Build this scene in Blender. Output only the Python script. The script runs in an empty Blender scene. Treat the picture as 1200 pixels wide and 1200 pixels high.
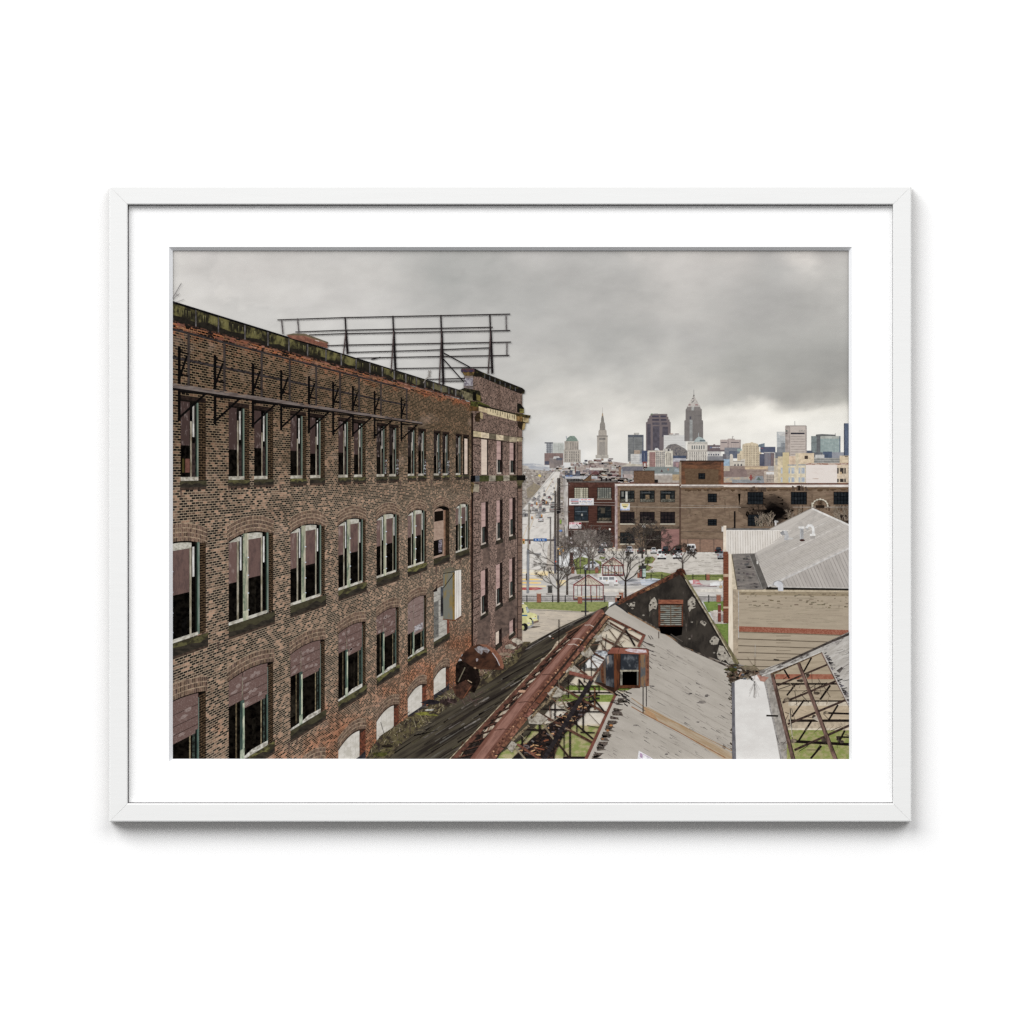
import bpy, math, random
from mathutils import Vector, noise as mnoise
random.seed(11)
R = random.random
U = random.uniform
D = 3.0                       # metres from the camera to the wall
SC = bpy.context.scene
COL = SC.collection
EXPO = 1.13                  # light that reaches the paper: printed colours are ink reflectances

# ------------------------------------------------------------------ helpers
def W(px, py, Y=0.0):
    """point of the plane y=Y that shows at photo pixel (px,py)"""
    k = (D + Y) / D / 1000.0
    return ((px - 600) * k, Y, (600 - py) * k)

def lin(c):
    c = c / 255.0
    return c / 12.92 if c <= 0.04045 else ((c + 0.055) / 1.055) ** 2.4

def ink(c):
    y = .3 * c[0] + .59 * c[1] + .11 * c[2]
    k = .80 if c[0] < 1.3 * c[1] or c[1] < c[2] * .9 else .70
    c = [y + (v - y) * k for v in c[:3]]
    if y < 200:
        c = [v + (v - 125) * .07 for v in c]
    return tuple(min(0.93, lin(max(0, v)) / EXPO) for v in c[:3]) + (1.0,)

def mulc(c, k):
    return tuple(min(255, v * k) for v in c)

def mixc(a, b, t):
    return tuple(x + (y - x) * t for x, y in zip(a, b))

def jit(c, k=10):
    d = U(-k, k)
    return tuple(max(0, min(255, v + d + U(-k, k) * .3)) for v in c)

def link(o, parent=None):
    COL.objects.link(o)
    if parent:
        o.parent = parent
    return o

def empty(name, loc, label, cat, group=None):
    o = bpy.data.objects.new(name, None)
    o.empty_display_size = .05
    o.location = loc
    link(o)
    o['label'] = label
    o['category'] = cat
    if group:
        o['group'] = group
    return o

# ------------------------------------------------------------------ materials
class NT:
    def __init__(s, name):
        s.m = bpy.data.materials.new(name)
        s.m.use_nodes = True
        s.t = s.m.node_tree
        s.t.nodes.clear()
        s.out = s.n('ShaderNodeOutputMaterial')
    def n(s, typ, **kw):
        nd = s.t.nodes.new(typ)
        for k, v in kw.items():
            setattr(nd, k, v)
        return nd
    def l(s, a, b):
        s.t.links.new(a, b)
    def put(s, sock, v):
        if isinstance(v, (int, float, tuple, list)):
            sock.default_value = v
        else:
            s.l(v, sock)
    def math(s, op, a, b=0.0, c=None, clamp=False):
        nd = s.n('ShaderNodeMath', operation=op, use_clamp=clamp)
        s.put(nd.inputs[0], a); s.put(nd.inputs[1], b)
        if c is not None:
            s.put(nd.inputs[2], c)
        return nd.outputs[0]
    def attr(s, name):
        return s.n('ShaderNodeAttribute', attribute_name=name)
    def sep(s, v):
        nd = s.n('ShaderNodeSeparateXYZ'); s.l(v, nd.inputs[0]); return nd.outputs
    def comb(s, x, y, z=0.0):
        nd = s.n('ShaderNodeCombineXYZ')
        for i, v in enumerate((x, y, z)):
            s.put(nd.inputs[i], v)
        return nd.outputs[0]
    def noise(s, vec, scale=1.0, detail=3.0, rough=.6):
        nd = s.n('ShaderNodeTexNoise', noise_dimensions='3D')
        s.l(vec, nd.inputs['Vector'])
        nd.inputs['Scale'].default_value = scale
        nd.inputs['Detail'].default_value = detail
        nd.inputs['Roughness'].default_value = rough
        return nd.outputs['Fac']
    def mix(s, f, a, b, blend='MIX'):
        nd = s.n('ShaderNodeMix', data_type='RGBA', blend_type=blend)
        s.put(nd.inputs[0], f)
        for i, v in ((6, a), (7, b)):
            s.put(nd.inputs[i], v)
        return nd.outputs[2]
    def rng(s, v, a, b, c=0.0, d=1.0):
        nd = s.n('ShaderNodeMapRange', interpolation_type='SMOOTHSTEP')
        for i, x in enumerate((v, a, b, c, d)):
            s.put(nd.inputs[i], x)
        return nd.outputs[0]
    def done(s, color, rough=.7, spec=0.0):
        b = s.n('ShaderNodeBsdfPrincipled')
        s.put(b.inputs['Base Color'], color)
        b.inputs['Roughness'].default_value = rough
        b.inputs['Specular IOR Level'].default_value = spec
        s.l(b.outputs[0], s.out.inputs[0])
        s.b = b
        return s.m

def ink_material():
    """printing ink: two inks per shape, mottled by a noise whose scale, turn and contrast ride on the mesh"""
    k = NT('printed_ink')
    pix = k.attr('pix').outputs['Vector']
    tex = k.sep(k.attr('tex').outputs['Vector'])
    th = k.sep(k.attr('mottle').outputs['Vector'])
    rot = k.n('ShaderNodeVectorRotate', rotation_type='Z_AXIS')
    k.l(pix, rot.inputs['Vector']); k.l(tex[2], rot.inputs['Angle'])
    p = k.sep(rot.outputs[0])
    v = k.comb(k.math('MULTIPLY', p[0], tex[0]), k.math('MULTIPLY', p[1], tex[1]), 3.7)
    f = k.rng(k.noise(v, 1.0, 4.0, .62), th[0], th[1])
    c = k.mix(f, k.attr('ink_a').outputs['Color'], k.attr('ink_b').outputs['Color'])
    g = k.math('MULTIPLY_ADD', k.math('SUBTRACT', k.noise(pix, .75, 2.0, .7), .5), k.math('MULTIPLY', th[2], 2.0), 1.0)
    c = k.mix(1.0, c, k.comb(g, g, g), 'MULTIPLY')
    return k.done(c)

def brick_material(name, du, dt, tones, mortar, msize, rust, soot, top=None):
    """bricks of a wall seen in perspective: courses run to the vanishing point of the printed view"""
    k = NT(name)
    pix = k.attr('pix').outputs['Vector']
    p = k.sep(pix)
    u = k.math('DIVIDE', 1.0, k.math('SUBTRACT', 840.0, p[0]))
    t = k.math('MULTIPLY', k.math('SUBTRACT', p[1], 550.0), u)
    v = k.comb(k.math('MULTIPLY', u, 2.5 / du), k.math('MULTIPLY', t, 1.0 / dt))
    b = k.n('ShaderNodeTexBrick')
    k.l(v, b.inputs['Vector'])
    b.inputs['Scale'].default_value = 1.0
    b.inputs['Color1'].default_value = (0, 0, 0, 1)
    b.inputs['Color2'].default_value = (1, 1, 1, 1)
    b.inputs['Mortar'].default_value = (.5, .5, .5, 1)
    b.inputs['Mortar Size'].default_value = msize
    b.inputs['Mortar Smooth'].default_value = .3
    b.inputs['Brick Width'].default_value = 2.5
    b.inputs['Row Height'].default_value = 1.0
    n1 = k.noise(pix, .022, 4.0, .6)
    n2 = k.noise(v, .12, 4.0, .7)
    val = k.math('ADD', b.outputs['Color'], k.math('MULTIPLY', k.math('SUBTRACT', n2, .5), .95))
    ramp = k.n('ShaderNodeValToRGB')
    k.l(val, ramp.inputs[0])
    cr = ramp.color_ramp
    cr.elements[0].position = tones[0][0]; cr.elements[0].color = ink(tones[0][1])
    cr.elements[1].position = tones[-1][0]; cr.elements[1].color = ink(tones[-1][1])
    for pos, c in tones[1:-1]:
        e = cr.elements.new(pos); e.color = ink(c)
    c = ramp.outputs[0]
    tt = k.math('ADD', t, k.math('MULTIPLY', k.math('SUBTRACT', n1, .5), .55))
    hi = k.rng(k.math('ADD', t, k.math('MULTIPLY', k.math('SUBTRACT', n1, .5), .30)), soot[0], soot[1], 1.0, 0.0)
    c = k.mix(k.math('MULTIPLY', hi, soot[2]), c, k.mix(1.0, c, (.40, .36, .32, 1), 'MULTIPLY'))
    mo = k.mix(k.math('MULTIPLY', hi, soot[2]), ink(mortar), k.mix(1.0, ink(mortar), (.60, .55, .47, 1), 'MULTIPLY'))
    c = k.mix(b.outputs['Fac'], c, mo)
    lowz = k.rng(tt, rust[0], rust[1])
    c = k.mix(k.math('MULTIPLY', lowz, rust[2]), c, k.mix(1.0, c, (1.12, .68, .52, 1), 'MULTIPLY'))
    if top:
        th = k.math('ADD', t, k.math('MULTIPLY', k.math('SUBTRACT', k.noise(pix, .09, 4.0, .7), .5), .13))
        tz = k.rng(th, top[0], top[1], 1.0, 0.0)
        c = k.mix(k.math('MULTIPLY', tz, .8), c, k.mix(1.0, c, (2.3, 1.15, .8, 1), 'MULTIPLY'))
    st = k.noise(k.comb(k.math('MULTIPLY', p[0], .16), k.math('MULTIPLY', p[1], .018), 2.0), 1.0, 4.0, .6)
    c = k.mix(k.math('MULTIPLY', k.rng(st, .52, .70), .45), c, k.mix(1.0, c, (.50, .47, .45, 1), 'MULTIPLY'))
    pale = k.rng(k.noise(pix, .031, 4.0, .6), .58, .72)
    c = k.mix(k.math('MULTIPLY', pale, .22), c, ink((176, 148, 130)))
    blot = k.rng(k.noise(k.comb(k.math('MULTIPLY', p[0], .016), k.math('MULTIPLY', p[1], .034), 7.0), 1.0, 5.0, .65), .50, .70)
    c = k.mix(k.math('MULTIPLY', blot, .42), c, k.mix(1.0, c, (.45, .42, .42, 1), 'MULTIPLY'))
    return k.done(c)

def sky_material():
    k = NT('printed_clouds')
    pix = k.attr('pix').outputs['Vector']
    p = k.sep(pix)
    v = k.comb(k.math('MULTIPLY', k.math('ADD', p[0], k.math('MULTIPLY', p[1], .5)), .0085), k.math('MULTIPLY', p[1], .0165), 1.3)
    n = k.noise(v, 1.0, 6.0, .56)
    n2 = k.noise(k.comb(k.math('MULTIPLY', p[0], .022), k.math('MULTIPLY', p[1], .04), 5.0), 1.0, 5.0, .6)
    s = k.math('ADD', k.math('MULTIPLY', k.math('SUBTRACT', n, .5), .46), k.math('MULTIPLY', k.math('SUBTRACT', n2, .5), .24))
    g = k.math('ADD', s, 1.02)
    c = k.mix(1.0, k.attr('ink_a').outputs['Color'], k.comb(g, g, k.math('MULTIPLY', k.math('ADD', g, .012), .99)), 'MULTIPLY')
    return k.done(c)

def plain(name, c, rough=.6, spec=.3, bump=0.0, stretch=(40, 40, 40), mott=.0):
    k = NT(name)
    tc = k.n('ShaderNodeTexCoord').outputs['Object']
    mp = k.n('ShaderNodeMapping'); k.l(tc, mp.inputs[0]); mp.inputs['Scale'].default_value = stretch
    n = k.noise(mp.outputs[0], 1.0, 5.0, .6)
    base = k.mix(n, tuple(x * (1 - mott) for x in c) + (1,), tuple(min(.98, x * (1 + mott)) for x in c) + (1,))
    m = k.done(base, rough, spec)
    if bump:
        bm = k.n('ShaderNodeBump'); bm.inputs['Strength'].default_value = bump; bm.inputs['Distance'].default_value = .001
        k.l(n, bm.inputs['Height']); k.l(bm.outputs[0], k.b.inputs['Normal'])
    return m

M_INK = ink_material()
M_SKY = sky_material()
M_BRICK = brick_material('printed_brick', .0000124, .0048,
    [(.0, (30, 28, 28)), (.48, (48, 43, 41)), (.60, (93, 75, 63)), (.80, (138, 106, 84)), (1.0, (176, 132, 104))],
    (164, 144, 120), .14, (.54, .82, .95), (-.17, .15, .95), (-.285, -.24))
M_BRICK2 = brick_material('printed_pier_brick', .0000105, .0066,
    [(.0, (46, 40, 38)), (.35, (78, 64, 58)), (.6, (122, 98, 88)), (1.0, (160, 130, 116))],
    (136, 114, 102), .16, (.55, .95, .4), (-.25, .0, .35))

# ------------------------------------------------------------------ the printed picture: flat shapes of ink on paper
X0, X1, Y0_, Y1_ = 202.2, 995.0, 293.2, 889.6
ZB, DZ = -0.0110, 1.6e-6
LEVEL = [0]

def clip(pts):
    for ax, lim, sgn in ((0, X0, 1), (0, X1, -1), (1, Y0_, 1), (1, Y1_, -1)):
        out = []
        n = len(pts)
        for i in range(n):
            a, b = pts[i], pts[(i + 1) % n]
            ia, ib = (a[ax] - lim) * sgn >= 0, (b[ax] - lim) * sgn >= 0
            if ia:
                out.append(a)
            if ia != ib:
                f = (lim - a[ax]) / (b[ax] - a[ax])
                out.append((a[0] + (b[0] - a[0]) * f, a[1] + (b[1] - a[1]) * f))
        pts = out
        if len(pts) < 3:
            return []
    return pts

PRINT = empty('photograph_print', W(600, 889, -.0110),
    'colour photograph of a derelict brick factory and a distant city skyline, behind the white mat', 'photograph')
BASE = Vector(PRINT.location)

FAR = [0]
class Part:
    def __init__(s, name, parent=None, label=None):
        s.name, s.parent, s.label = name, parent, label
        s.v, s.f, s.fa, s.pix, s.vc = [], [], [], [], []
        s.k = 0
        s.z0 = LEVEL[0]
        s.top = 0
        s.mats = [M_INK]
        s.o = None
    def poly(s, pts, a=(128, 128, 128), b=None, tex=(.25, .25, 0), th=(.35, .65), grain=.07, mat=None, k=None, cols=None):
        if FAR[0]:
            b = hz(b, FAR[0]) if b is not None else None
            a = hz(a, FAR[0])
        pts = clip([tuple(p) for p in pts]) if cols is None else pts
        if len(pts) < 3:
            return
        kk = s.k if k is None else k
        if k is None:
            s.k += 1
        s.top = max(s.top, kk)
        Y = ZB - (s.z0 + kk) * DZ
        i0 = len(s.v)
        area = sum(pts[i][0] * pts[(i + 1) % len(pts)][1] - pts[(i + 1) % len(pts)][0] * pts[i][1] for i in range(len(pts)))
        if area > 0:
            pts = pts[::-1]
            if cols: cols = cols[::-1]
        for i, (x, y) in enumerate(pts):
            w = Vector(W(x, y, Y)) - BASE
            s.v.append(w); s.pix.append((x, y, 0))
            s.vc.append(None if cols is None else ink(cols[i]))
        s.f.append(tuple(range(i0, i0 + len(pts))))
        if b is None:
            b = mulc(a, .86)
        mi = 0
        if mat is not None:
            if mat not in s.mats:
                s.mats.append(mat)
            mi = s.mats.index(mat)
        s.fa.append((ink(a), ink(b), tex, (th[0], th[1], grain), mi))
    def rect(s, x0, y0, x1, y1, a, b=None, **kw):
        s.poly([(x0, y0), (x1, y0), (x1, y1), (x0, y1)], a, b, **kw)
    def line(s, p, q, w, a, b=None, w2=None, **kw):
        dx, dy = q[0] - p[0], q[1] - p[1]
        L = math.hypot(dx, dy) or 1
        nx, ny = -dy / L / 2, dx / L / 2
        w2 = w if w2 is None else w2
        s.poly([(p[0] + nx * w, p[1] + ny * w), (q[0] + nx * w2, q[1] + ny * w2),
                (q[0] - nx * w2, q[1] - ny * w2), (p[0] - nx * w, p[1] - ny * w)], a, b, **kw)
    def path(s, pts, w, a, b=None, **kw):
        for i in range(len(pts) - 1):
            s.line(pts[i], pts[i + 1], w, a, b, **kw)
    def blob(s, x, y, rx, ry, a, b=None, n=10, rough=.3, **kw):
        ph = U(0, 6)
        s.poly([(x + rx * math.cos(ph + i * 6.283 / n) * U(1 - rough, 1 + rough),
                 y + ry * math.sin(ph + i * 6.283 / n) * U(1 - rough, 1 + rough)) for i in range(n)], a, b, **kw)
    def text(s, body, x, y, h, w, a):
        cu = bpy.data.curves.new('lettering', 'FONT'); cu.body = body
        cu.align_x = 'CENTER'; cu.align_y = 'CENTER'; cu.size = 1.0; cu.resolution_u = 2
        o = bpy.data.objects.new('lettering', cu); COL.objects.link(o)
        bpy.context.view_layer.update()
        me = o.evaluated_get(bpy.context.evaluated_depsgraph_get()).to_mesh()
        xs = [v.co.x for v in me.vertices]; ys = [v.co.y for v in me.vertices]
        sx = w / (max(xs) - min(xs)); sy = h / (max(ys) - min(ys))
        cx, cy = (max(xs) + min(xs)) / 2, (max(ys) + min(ys)) / 2
        kk = s.k
        for p in me.polygons:
            s.poly([(x + (me.vertices[i].co.x - cx) * sx, y - (me.vertices[i].co.y - cy) * sy) for i in p.vertices], a, a, k=kk)
        s.k += 1
        bpy.data.objects.remove(o); bpy.data.curves.remove(cu)
    def build(s):
        me = bpy.data.meshes.new(s.name)
        me.from_pydata(s.v, [], s.f)
        for m in s.mats:
            me.materials.append(m)
        for nm, ty, dm in (('pix', 'FLOAT_VECTOR', 'POINT'), ('ink_a', 'FLOAT_COLOR', 'CORNER'), ('ink_b', 'FLOAT_COLOR', 'CORNER'), ('tex', 'FLOAT_VECTOR', 'CORNER'), ('mottle', 'FLOAT_VECTOR', 'CORNER')):
            me.attributes.new(nm, ty, dm)
        at = me.attributes
        at['pix'].data.foreach_set('vector', [c for p in s.pix for c in p])
        A, B, T, Mo, MI = [], [], [], [], []
        for f, (ia, ib, t, m, mi) in zip(s.f, s.fa):
            for i in f:
                A += s.vc[i] or ia; B += ib; T += t; Mo += m
            MI.append(mi)
        at['ink_a'].data.foreach_set('color', A); at['ink_b'].data.foreach_set('color', B)
        at['tex'].data.foreach_set('vector', T); at['mottle'].data.foreach_set('vector', Mo)
        me.polygons.foreach_set('material_index', MI)
        me.update()
        s.o = bpy.data.objects.new(s.name, me)
        link(s.o, s.parent or PRINT)
        if s.label:
            s.o['label'] = s.label
        return s.o

def lift(*parts):
    if 0: print('LV', parts[0].name if parts else '', max([p.top for p in parts] or [0]))
    """the next shapes are printed over these"""
    LEVEL[0] = max([LEVEL[0]] + [p.z0 + p.top for p in parts]) + 1

def single(name, label, draw, parent=None):
    p = Part(name, parent, label); draw(p); o = p.build(); lift(p); return o

def grid(p, x0, y0, x1, y1, nx, ny, c, w=.6, wy=None):
    k = p.k
    for i in range(1, nx):
        x = x0 + (x1 - x0) * i / nx
        p.rect(x - w / 2, y0, x + w / 2, y1, c, k=k)
    for j in range(1, ny):
        y = y0 + (y1 - y0) * j / ny
        p.rect(x0, y - (wy or w) / 2, x1, y + (wy or w) / 2, c, k=k + 1)
    p.k += 2

def sash(p, x0, y0, x1, y1, nx, ny, glass, bar, glint=None, sill=None):
    """industrial window in a printed facade"""
    p.rect(x0 - .7, y0 - .7, x1 + .7, y1 + .7, (42, 34, 30))
    p.rect(x0, y0, x1, y1, glass, mixc(glass, glint, .6) if glint else mulc(glass, 1.6), tex=(.22, .3, 0), th=(.5, .75))
    grid(p, x0, y0, x1, y1, nx, ny, bar, .7)
    if sill:
        p.rect(x0 - 1, y1 + .6, x1 + 1, y1 + 2, sill)

# ---- paper
single('paper', 'white photo paper', lambda p: p.rect(X0, Y0_, X1, Y1_, (245, 245, 243)))

# ---- sky: tones of an overcast winter afternoon
SKY = {  # y: list of (x, rgb)
    285: [(195, (222, 216, 211)), (300, (198, 194, 189)), (420, (190, 187, 183)), (520, (176, 175, 171)), (620, (190, 187, 183)), (700, (180, 178, 174)), (810, (202, 197, 191)), (900, (184, 180, 176)), (960, (206, 200, 193)), (1002, (176, 172, 167))],
    320: [(195, (208, 204, 198)), (300, (198, 194, 189)), (420, (196, 193, 188)), (520, (174, 174, 170)), (620, (182, 180, 176)), (700, (178, 176, 172)), (800, (192, 188, 183)), (900, (180, 178, 174)), (960, (196, 192, 186)), (1002, (178, 175, 170))],
    360: [(195, (208, 205, 199)), (300, (202, 199, 194)), (420, (196, 193, 189)), (520, (180, 179, 175)), (620, (176, 175, 171)), (700, (176, 174, 170)), (800, (184, 181, 176)), (900, (172, 170, 166)), (1002, (176, 174, 169))],
    400: [(195, (208, 206, 200)), (300, (206, 204, 199)), (420, (200, 198, 194)), (520, (190, 188, 184)), (620, (180, 178, 174)), (700, (172, 171, 167)), (800, (176, 174, 170)), (900, (168, 167, 162)), (1002, (166, 165, 160))],
    440: [(195, (205, 203, 198)), (420, (202, 200, 196)), (560, (196, 194, 189)), (640, (194, 192, 186)), (720, (190, 188, 182)), (800, (188, 186, 180)), (860, (172, 171, 165)), (930, (160, 159, 154)), (1002, (160, 158, 153))],
    462: [(195, (205, 203, 198)), (560, (200, 198, 192)), (640, (200, 197, 190)), (720, (199, 196, 189)), (800, (200, 197, 189)), (860, (178, 176, 170)), (930, (164, 162, 156)), (1002, (160, 158, 152))],
    474: [(195, (205, 203, 198)), (560, (202, 200, 194)), (640, (202, 199, 192)), (720, (205, 202, 194)), (800, (202, 199, 191)), (850, (190, 188, 181)), (895, (206, 202, 193)), (950, (186, 183, 175)), (1002, (172, 170, 162))],
    486: [(195, (206, 204, 199)), (560, (204, 202, 196)), (640, (206, 203, 196)), (720, (212, 208, 200)), (790, (214, 211, 202)), (850, (216, 213, 203)), (900, (234, 230, 219)), (1002, (224, 220, 209))],
    505: [(195, (206, 204, 199)), (560, (206, 204, 199)), (640, (210, 208, 202)), (720, (224, 220, 211)), (800, (226, 222, 212)), (900, (236, 232, 222)), (1002, (236, 233, 223))],
    540: [(195, (200, 201, 200)), (560, (200, 201, 200)), (640, (206, 206, 204)), (720, (226, 223, 216)), (800, (228, 225, 217)), (1002, (236, 233, 225))],
    600: [(195, (198, 199, 199)), (1002, (230, 228, 222))],
}
def sky_at(x, y):
    ys = sorted(SKY)
    def row(yy):
        r = SKY[yy]
        for (xa, ca), (xb, cb) in zip(r, r[1:]):
            if xa <= x <= xb:
                f = (x - xa) / (xb - xa); f = f * f * (3 - 2 * f)
                return mixc(ca, cb, f)
        return r[-1][1]
    for a, b in zip(ys, ys[1:]):
        if a <= y <= b:
            return mixc(row(a), row(b), (y - a) / (b - a))
    return row(ys[-1])
def sky_lump(x, y):
    v = Vector((x * .011, y * .017, 2.0)); w_ = Vector((x * .032, y * .05, 9.0))
    n1 = mnoise.fractal(v, 1.0, 2.0, 5); n2 = mnoise.fractal(w_, 1.0, 2.0, 4)
    dx, dy = 46 * n1 + 14 * n2, 22 * mnoise.fractal(v + Vector((5, 3, 1)), 1.0, 2.0, 5) + 7 * n2
    c = sky_at(min(1001, max(196, x + dx)), min(598, max(286, y + dy)))
    f = 1 + .030 * n1 + .018 * n2
    return tuple(q * f for q in c)
def d_sky(p):
    xs = [X0 + (X1 - X0) * i / 170 for i in range(171)]
    yy = [Y0_ + 2.8 * i for i in range(101)]
    for j in range(len(yy) - 1):
        for i in range(len(xs) - 1):
            q = [(xs[i], yy[j]), (xs[i + 1], yy[j]), (xs[i + 1], yy[j + 1]), (xs[i], yy[j + 1])]
            p.poly(q, mat=M_SKY, k=0, cols=[sky_lump(*c) for c in q])
single('cloudy_sky', 'grey overcast sky, darker cloud at right and a pale band over the skyline', d_sky)

# ---- far city
HZ = (196, 194, 190)  # distance haze, mixed into the inks of the far city
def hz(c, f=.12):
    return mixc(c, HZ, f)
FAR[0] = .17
def tower(name, label, fn):
    single(name, label, fn)

def d(p):
    p.poly([(606, 545.5), (614, 543.4), (624, 543), (634, 544.2), (644, 547), (644, 552), (606, 552)], (150, 155, 166), (178, 180, 184), tex=(.15, .6, 0))
    p.poly([(606, 546.5), (612, 545), (618, 546), (621, 549), (606, 551)], (190, 180, 168))
    p.poly([(624, 544), (634, 544.6), (644, 546.6), (644, 547.4), (628, 546.6)], (216, 216, 216))
single('stadium', 'low domed stadium at the left end of the skyline', d)
def d(p):
    p.rect(640, 519, 648, 531, (170, 172, 174)); grid(p, 640, 519.5, 647, 531, 4, 5, (92, 96, 106), 1.0, .5)
    p.rect(638.2, 518.3, 648, 519.7, (84, 88, 100))
    p.rect(648, 519.5, 661, 531, (184, 187, 180), (168, 172, 164), tex=(.5, .05, 0)); grid(p, 648.5, 520, 661, 530, 6, 6, (172, 174, 168), .5)
    p.rect(648, 518.6, 660, 519.6, (205, 205, 198))
tower('office_tower', 'pale office tower with a dark glass left face', d)
def d(p):
    p.rect(638, 531, 660, 545, (128, 100, 94), (116, 92, 88)); grid(p, 638, 531, 660, 545, 7, 6, (116, 90, 86), .5)
    p.rect(638.5, 540.5, 643.5, 544.5, (72, 76, 96))
    p.rect(644, 536.5, 659, 549, (132, 118, 112), (112, 102, 102)); grid(p, 648, 538, 659, 549, 8, 1, (110, 100, 98), .6)
    p.poly([(648, 537.5), (649, 534.8), (655, 534.8), (657, 537.5)], (214, 212, 210))
    p.rect(652, 536.5, 659, 539.5, (82, 84, 98))
tower('brown_office_block', 'red brown block in front of the pale tower', d)
def d(p):
    p.rect(660.5, 527, 680.5, 542, (176, 165, 151), (162, 152, 140)); p.rect(661.5, 517, 678, 528, (172, 160, 146))
    for x in (663.5, 665.5, 668.5, 670.5, 672.5, 674.5, 676.5):
        p.rect(x - .45, 518.5, x + .45, 527, (126, 118, 110), k=3)
    for x in (662.5, 664.5, 667.5, 669.5, 671.5, 673.5, 675.5, 678):
        p.rect(x - .5, 529, x + .5, 541, (116, 109, 102), k=3)
    p.k = 4
    for y in (531, 534, 537):
        p.rect(660.5, y, 680.5, y + .8, (176, 165, 150), k=4)
    p.k = 5
    p.poly([(663, 517), (664.5, 513.5), (668, 510.8), (673, 510.8), (676, 514), (677.5, 517)], (116, 138, 122), (96, 112, 104), tex=(.6, .6, 0))
    p.line((663.5, 511), (664, 514), .7, (120, 130, 150))
tower('domed_office_tower', 'tan office tower with a green copper crown', d)
def d(p):
    c, e = (168, 157, 143), (146, 137, 127)
    p.rect(699.7, 511, 712, 536, c, e, tex=(.8, .08, 0)); p.rect(702.5, 518, 709, 534, (142, 134, 126), (128, 122, 116), tex=(1, .6, 0))
    grid(p, 702.5, 518, 709, 534, 5, 1, (160, 150, 138), .4)
    p.rect(699.3, 510.4, 712.4, 511.5, (116, 108, 102)); p.rect(702, 513, 709.5, 515.5, (122, 116, 110))
    p.poly([(701.2, 510.5), (701.4, 505), (702.4, 503.5), (710, 503.5), (710.8, 505), (711, 510.5)], c, e, tex=(.8, .8, 0))
    p.poly([(702.8, 504), (703, 497), (703.8, 495), (708.4, 495), (709, 497), (709.5, 504)], (136, 128, 118), (112, 106, 100), tex=(.9, .9, 0))
    for x in (704, 705.7, 707.4): p.rect(x - .3, 497.5, x + .3, 502.5, (98, 92, 88), k=6)
    p.k = 7
    p.poly([(704.2, 495), (704.6, 490), (705.3, 487), (706.9, 487), (707.5, 490), (708, 495)], (124, 118, 108), (104, 98, 92))
    p.poly([(705.2, 487.5), (705.6, 484), (706.5, 484), (707, 487.5)], (190, 160, 124))
    p.rect(705.85, 477.5, 706.25, 484.5, (176, 172, 166)); p.rect(698, 533, 713, 537, (172, 164, 152))
tower('spired_tower', 'tall stepped stone tower with a thin spire', d)
def d(p):
    p.rect(735.8, 509.5, 754.2, 541, (118, 120, 119), (106, 108, 108)); grid(p, 736, 513, 742, 540, 5, 14, (98, 100, 102), .5); grid(p, 743, 513, 753.5, 540, 8, 14, (102, 104, 106), .5)
    p.rect(736, 509.6, 754, 512.4, (74, 80, 92)); p.rect(741.8, 510, 742.8, 540, (96, 98, 102)); p.rect(752.8, 510, 754.2, 540, (84, 90, 104)); p.rect(743, 507.2, 748.8, 509.4, (176, 172, 164))
tower('glass_office_tower', 'boxy grey tower with a dark top band', d)
def d(p):
    c = (104, 90, 91)
    p.poly([(757, 529), (757, 495), (758.8, 494), (759, 491), (760.5, 490), (760.8, 487.5), (762.2, 487), (762.4, 485), (782, 485), (782, 488.3), (783.2, 488.6), (783.2, 491.3), (784.6, 491.6), (784.6, 494), (785.9, 494.6), (785.9, 512), (778, 512), (778, 529)], c, (92, 80, 84), tex=(.1, .05, 0))
    w = (70, 66, 82)
    for x0, x1, y0, y1 in ((764.2, 772, 487, 489), (774, 780.5, 487, 489), (764.2, 772.6, 491, 493), (774.2, 781, 491, 493)):
        p.rect(x0, y0, x1, y1, (56, 52, 70), k=2)
    p.k = 3
    for x0, x1, y0, y1 in ((764.5, 773, 495, 497.8), (775.2, 782, 495, 497.8), (765, 773, 499.5, 528), (776.3, 782.8, 500, 511.5), (758.4, 762.6, 497, 528)):
        p.rect(x0, y0, x1, y1, (82, 74, 84), k=3)
        n = int((x1 - x0) / 1.25)
        for i in range(n):
            p.rect(x0 + (i + .2) * 1.25, y0, x0 + (i + .75) * 1.25, y1, (66, 62, 76), k=4)
    p.k = 5
    p.rect(763, 484.6, 764.8, 486, (90, 120, 84)); p.rect(765, 484.3, 771, 485.2, (184, 184, 180)); p.rect(776, 509, 782, 512, (72, 66, 80))
tower('stepped_purple_tower', 'broad purple brown tower with stepped shoulders', d)
def d(p):
    p.rect(777.8, 510, 803.5, 526, (208, 206, 202), (200, 198, 194), tex=(.05, .2, 0)); p.rect(784.5, 508, 796, 511, (206, 203, 198)); p.rect(785, 508, 789, 509, (190, 150, 130)); p.rect(791, 508, 795.5, 509, (130, 116, 116))
    for y in (513, 516, 519, 522): p.rect(778, y, 803.5, y + .35, (192, 190, 187), k=4)
tower('white_office_block', 'plain windowless white block', d)
def d(p):
    p.poly([(779, 536), (780, 525), (783, 521.8), (786, 520.6), (792, 520), (797, 522.5), (803, 526), (806, 529), (806, 538), (779, 538)], (116, 108, 103), (84, 80, 84), tex=(.6, .6, 0), th=(.4, .62))
    for i in range(18):
        x, y = U(781, 803), U(524, 536); p.rect(x, y, x + 1, y + 1.3, (72, 70, 80), k=2 + i % 2)
tower('dark_stone_building', 'dark domed stone building below the white block', d)
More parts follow.
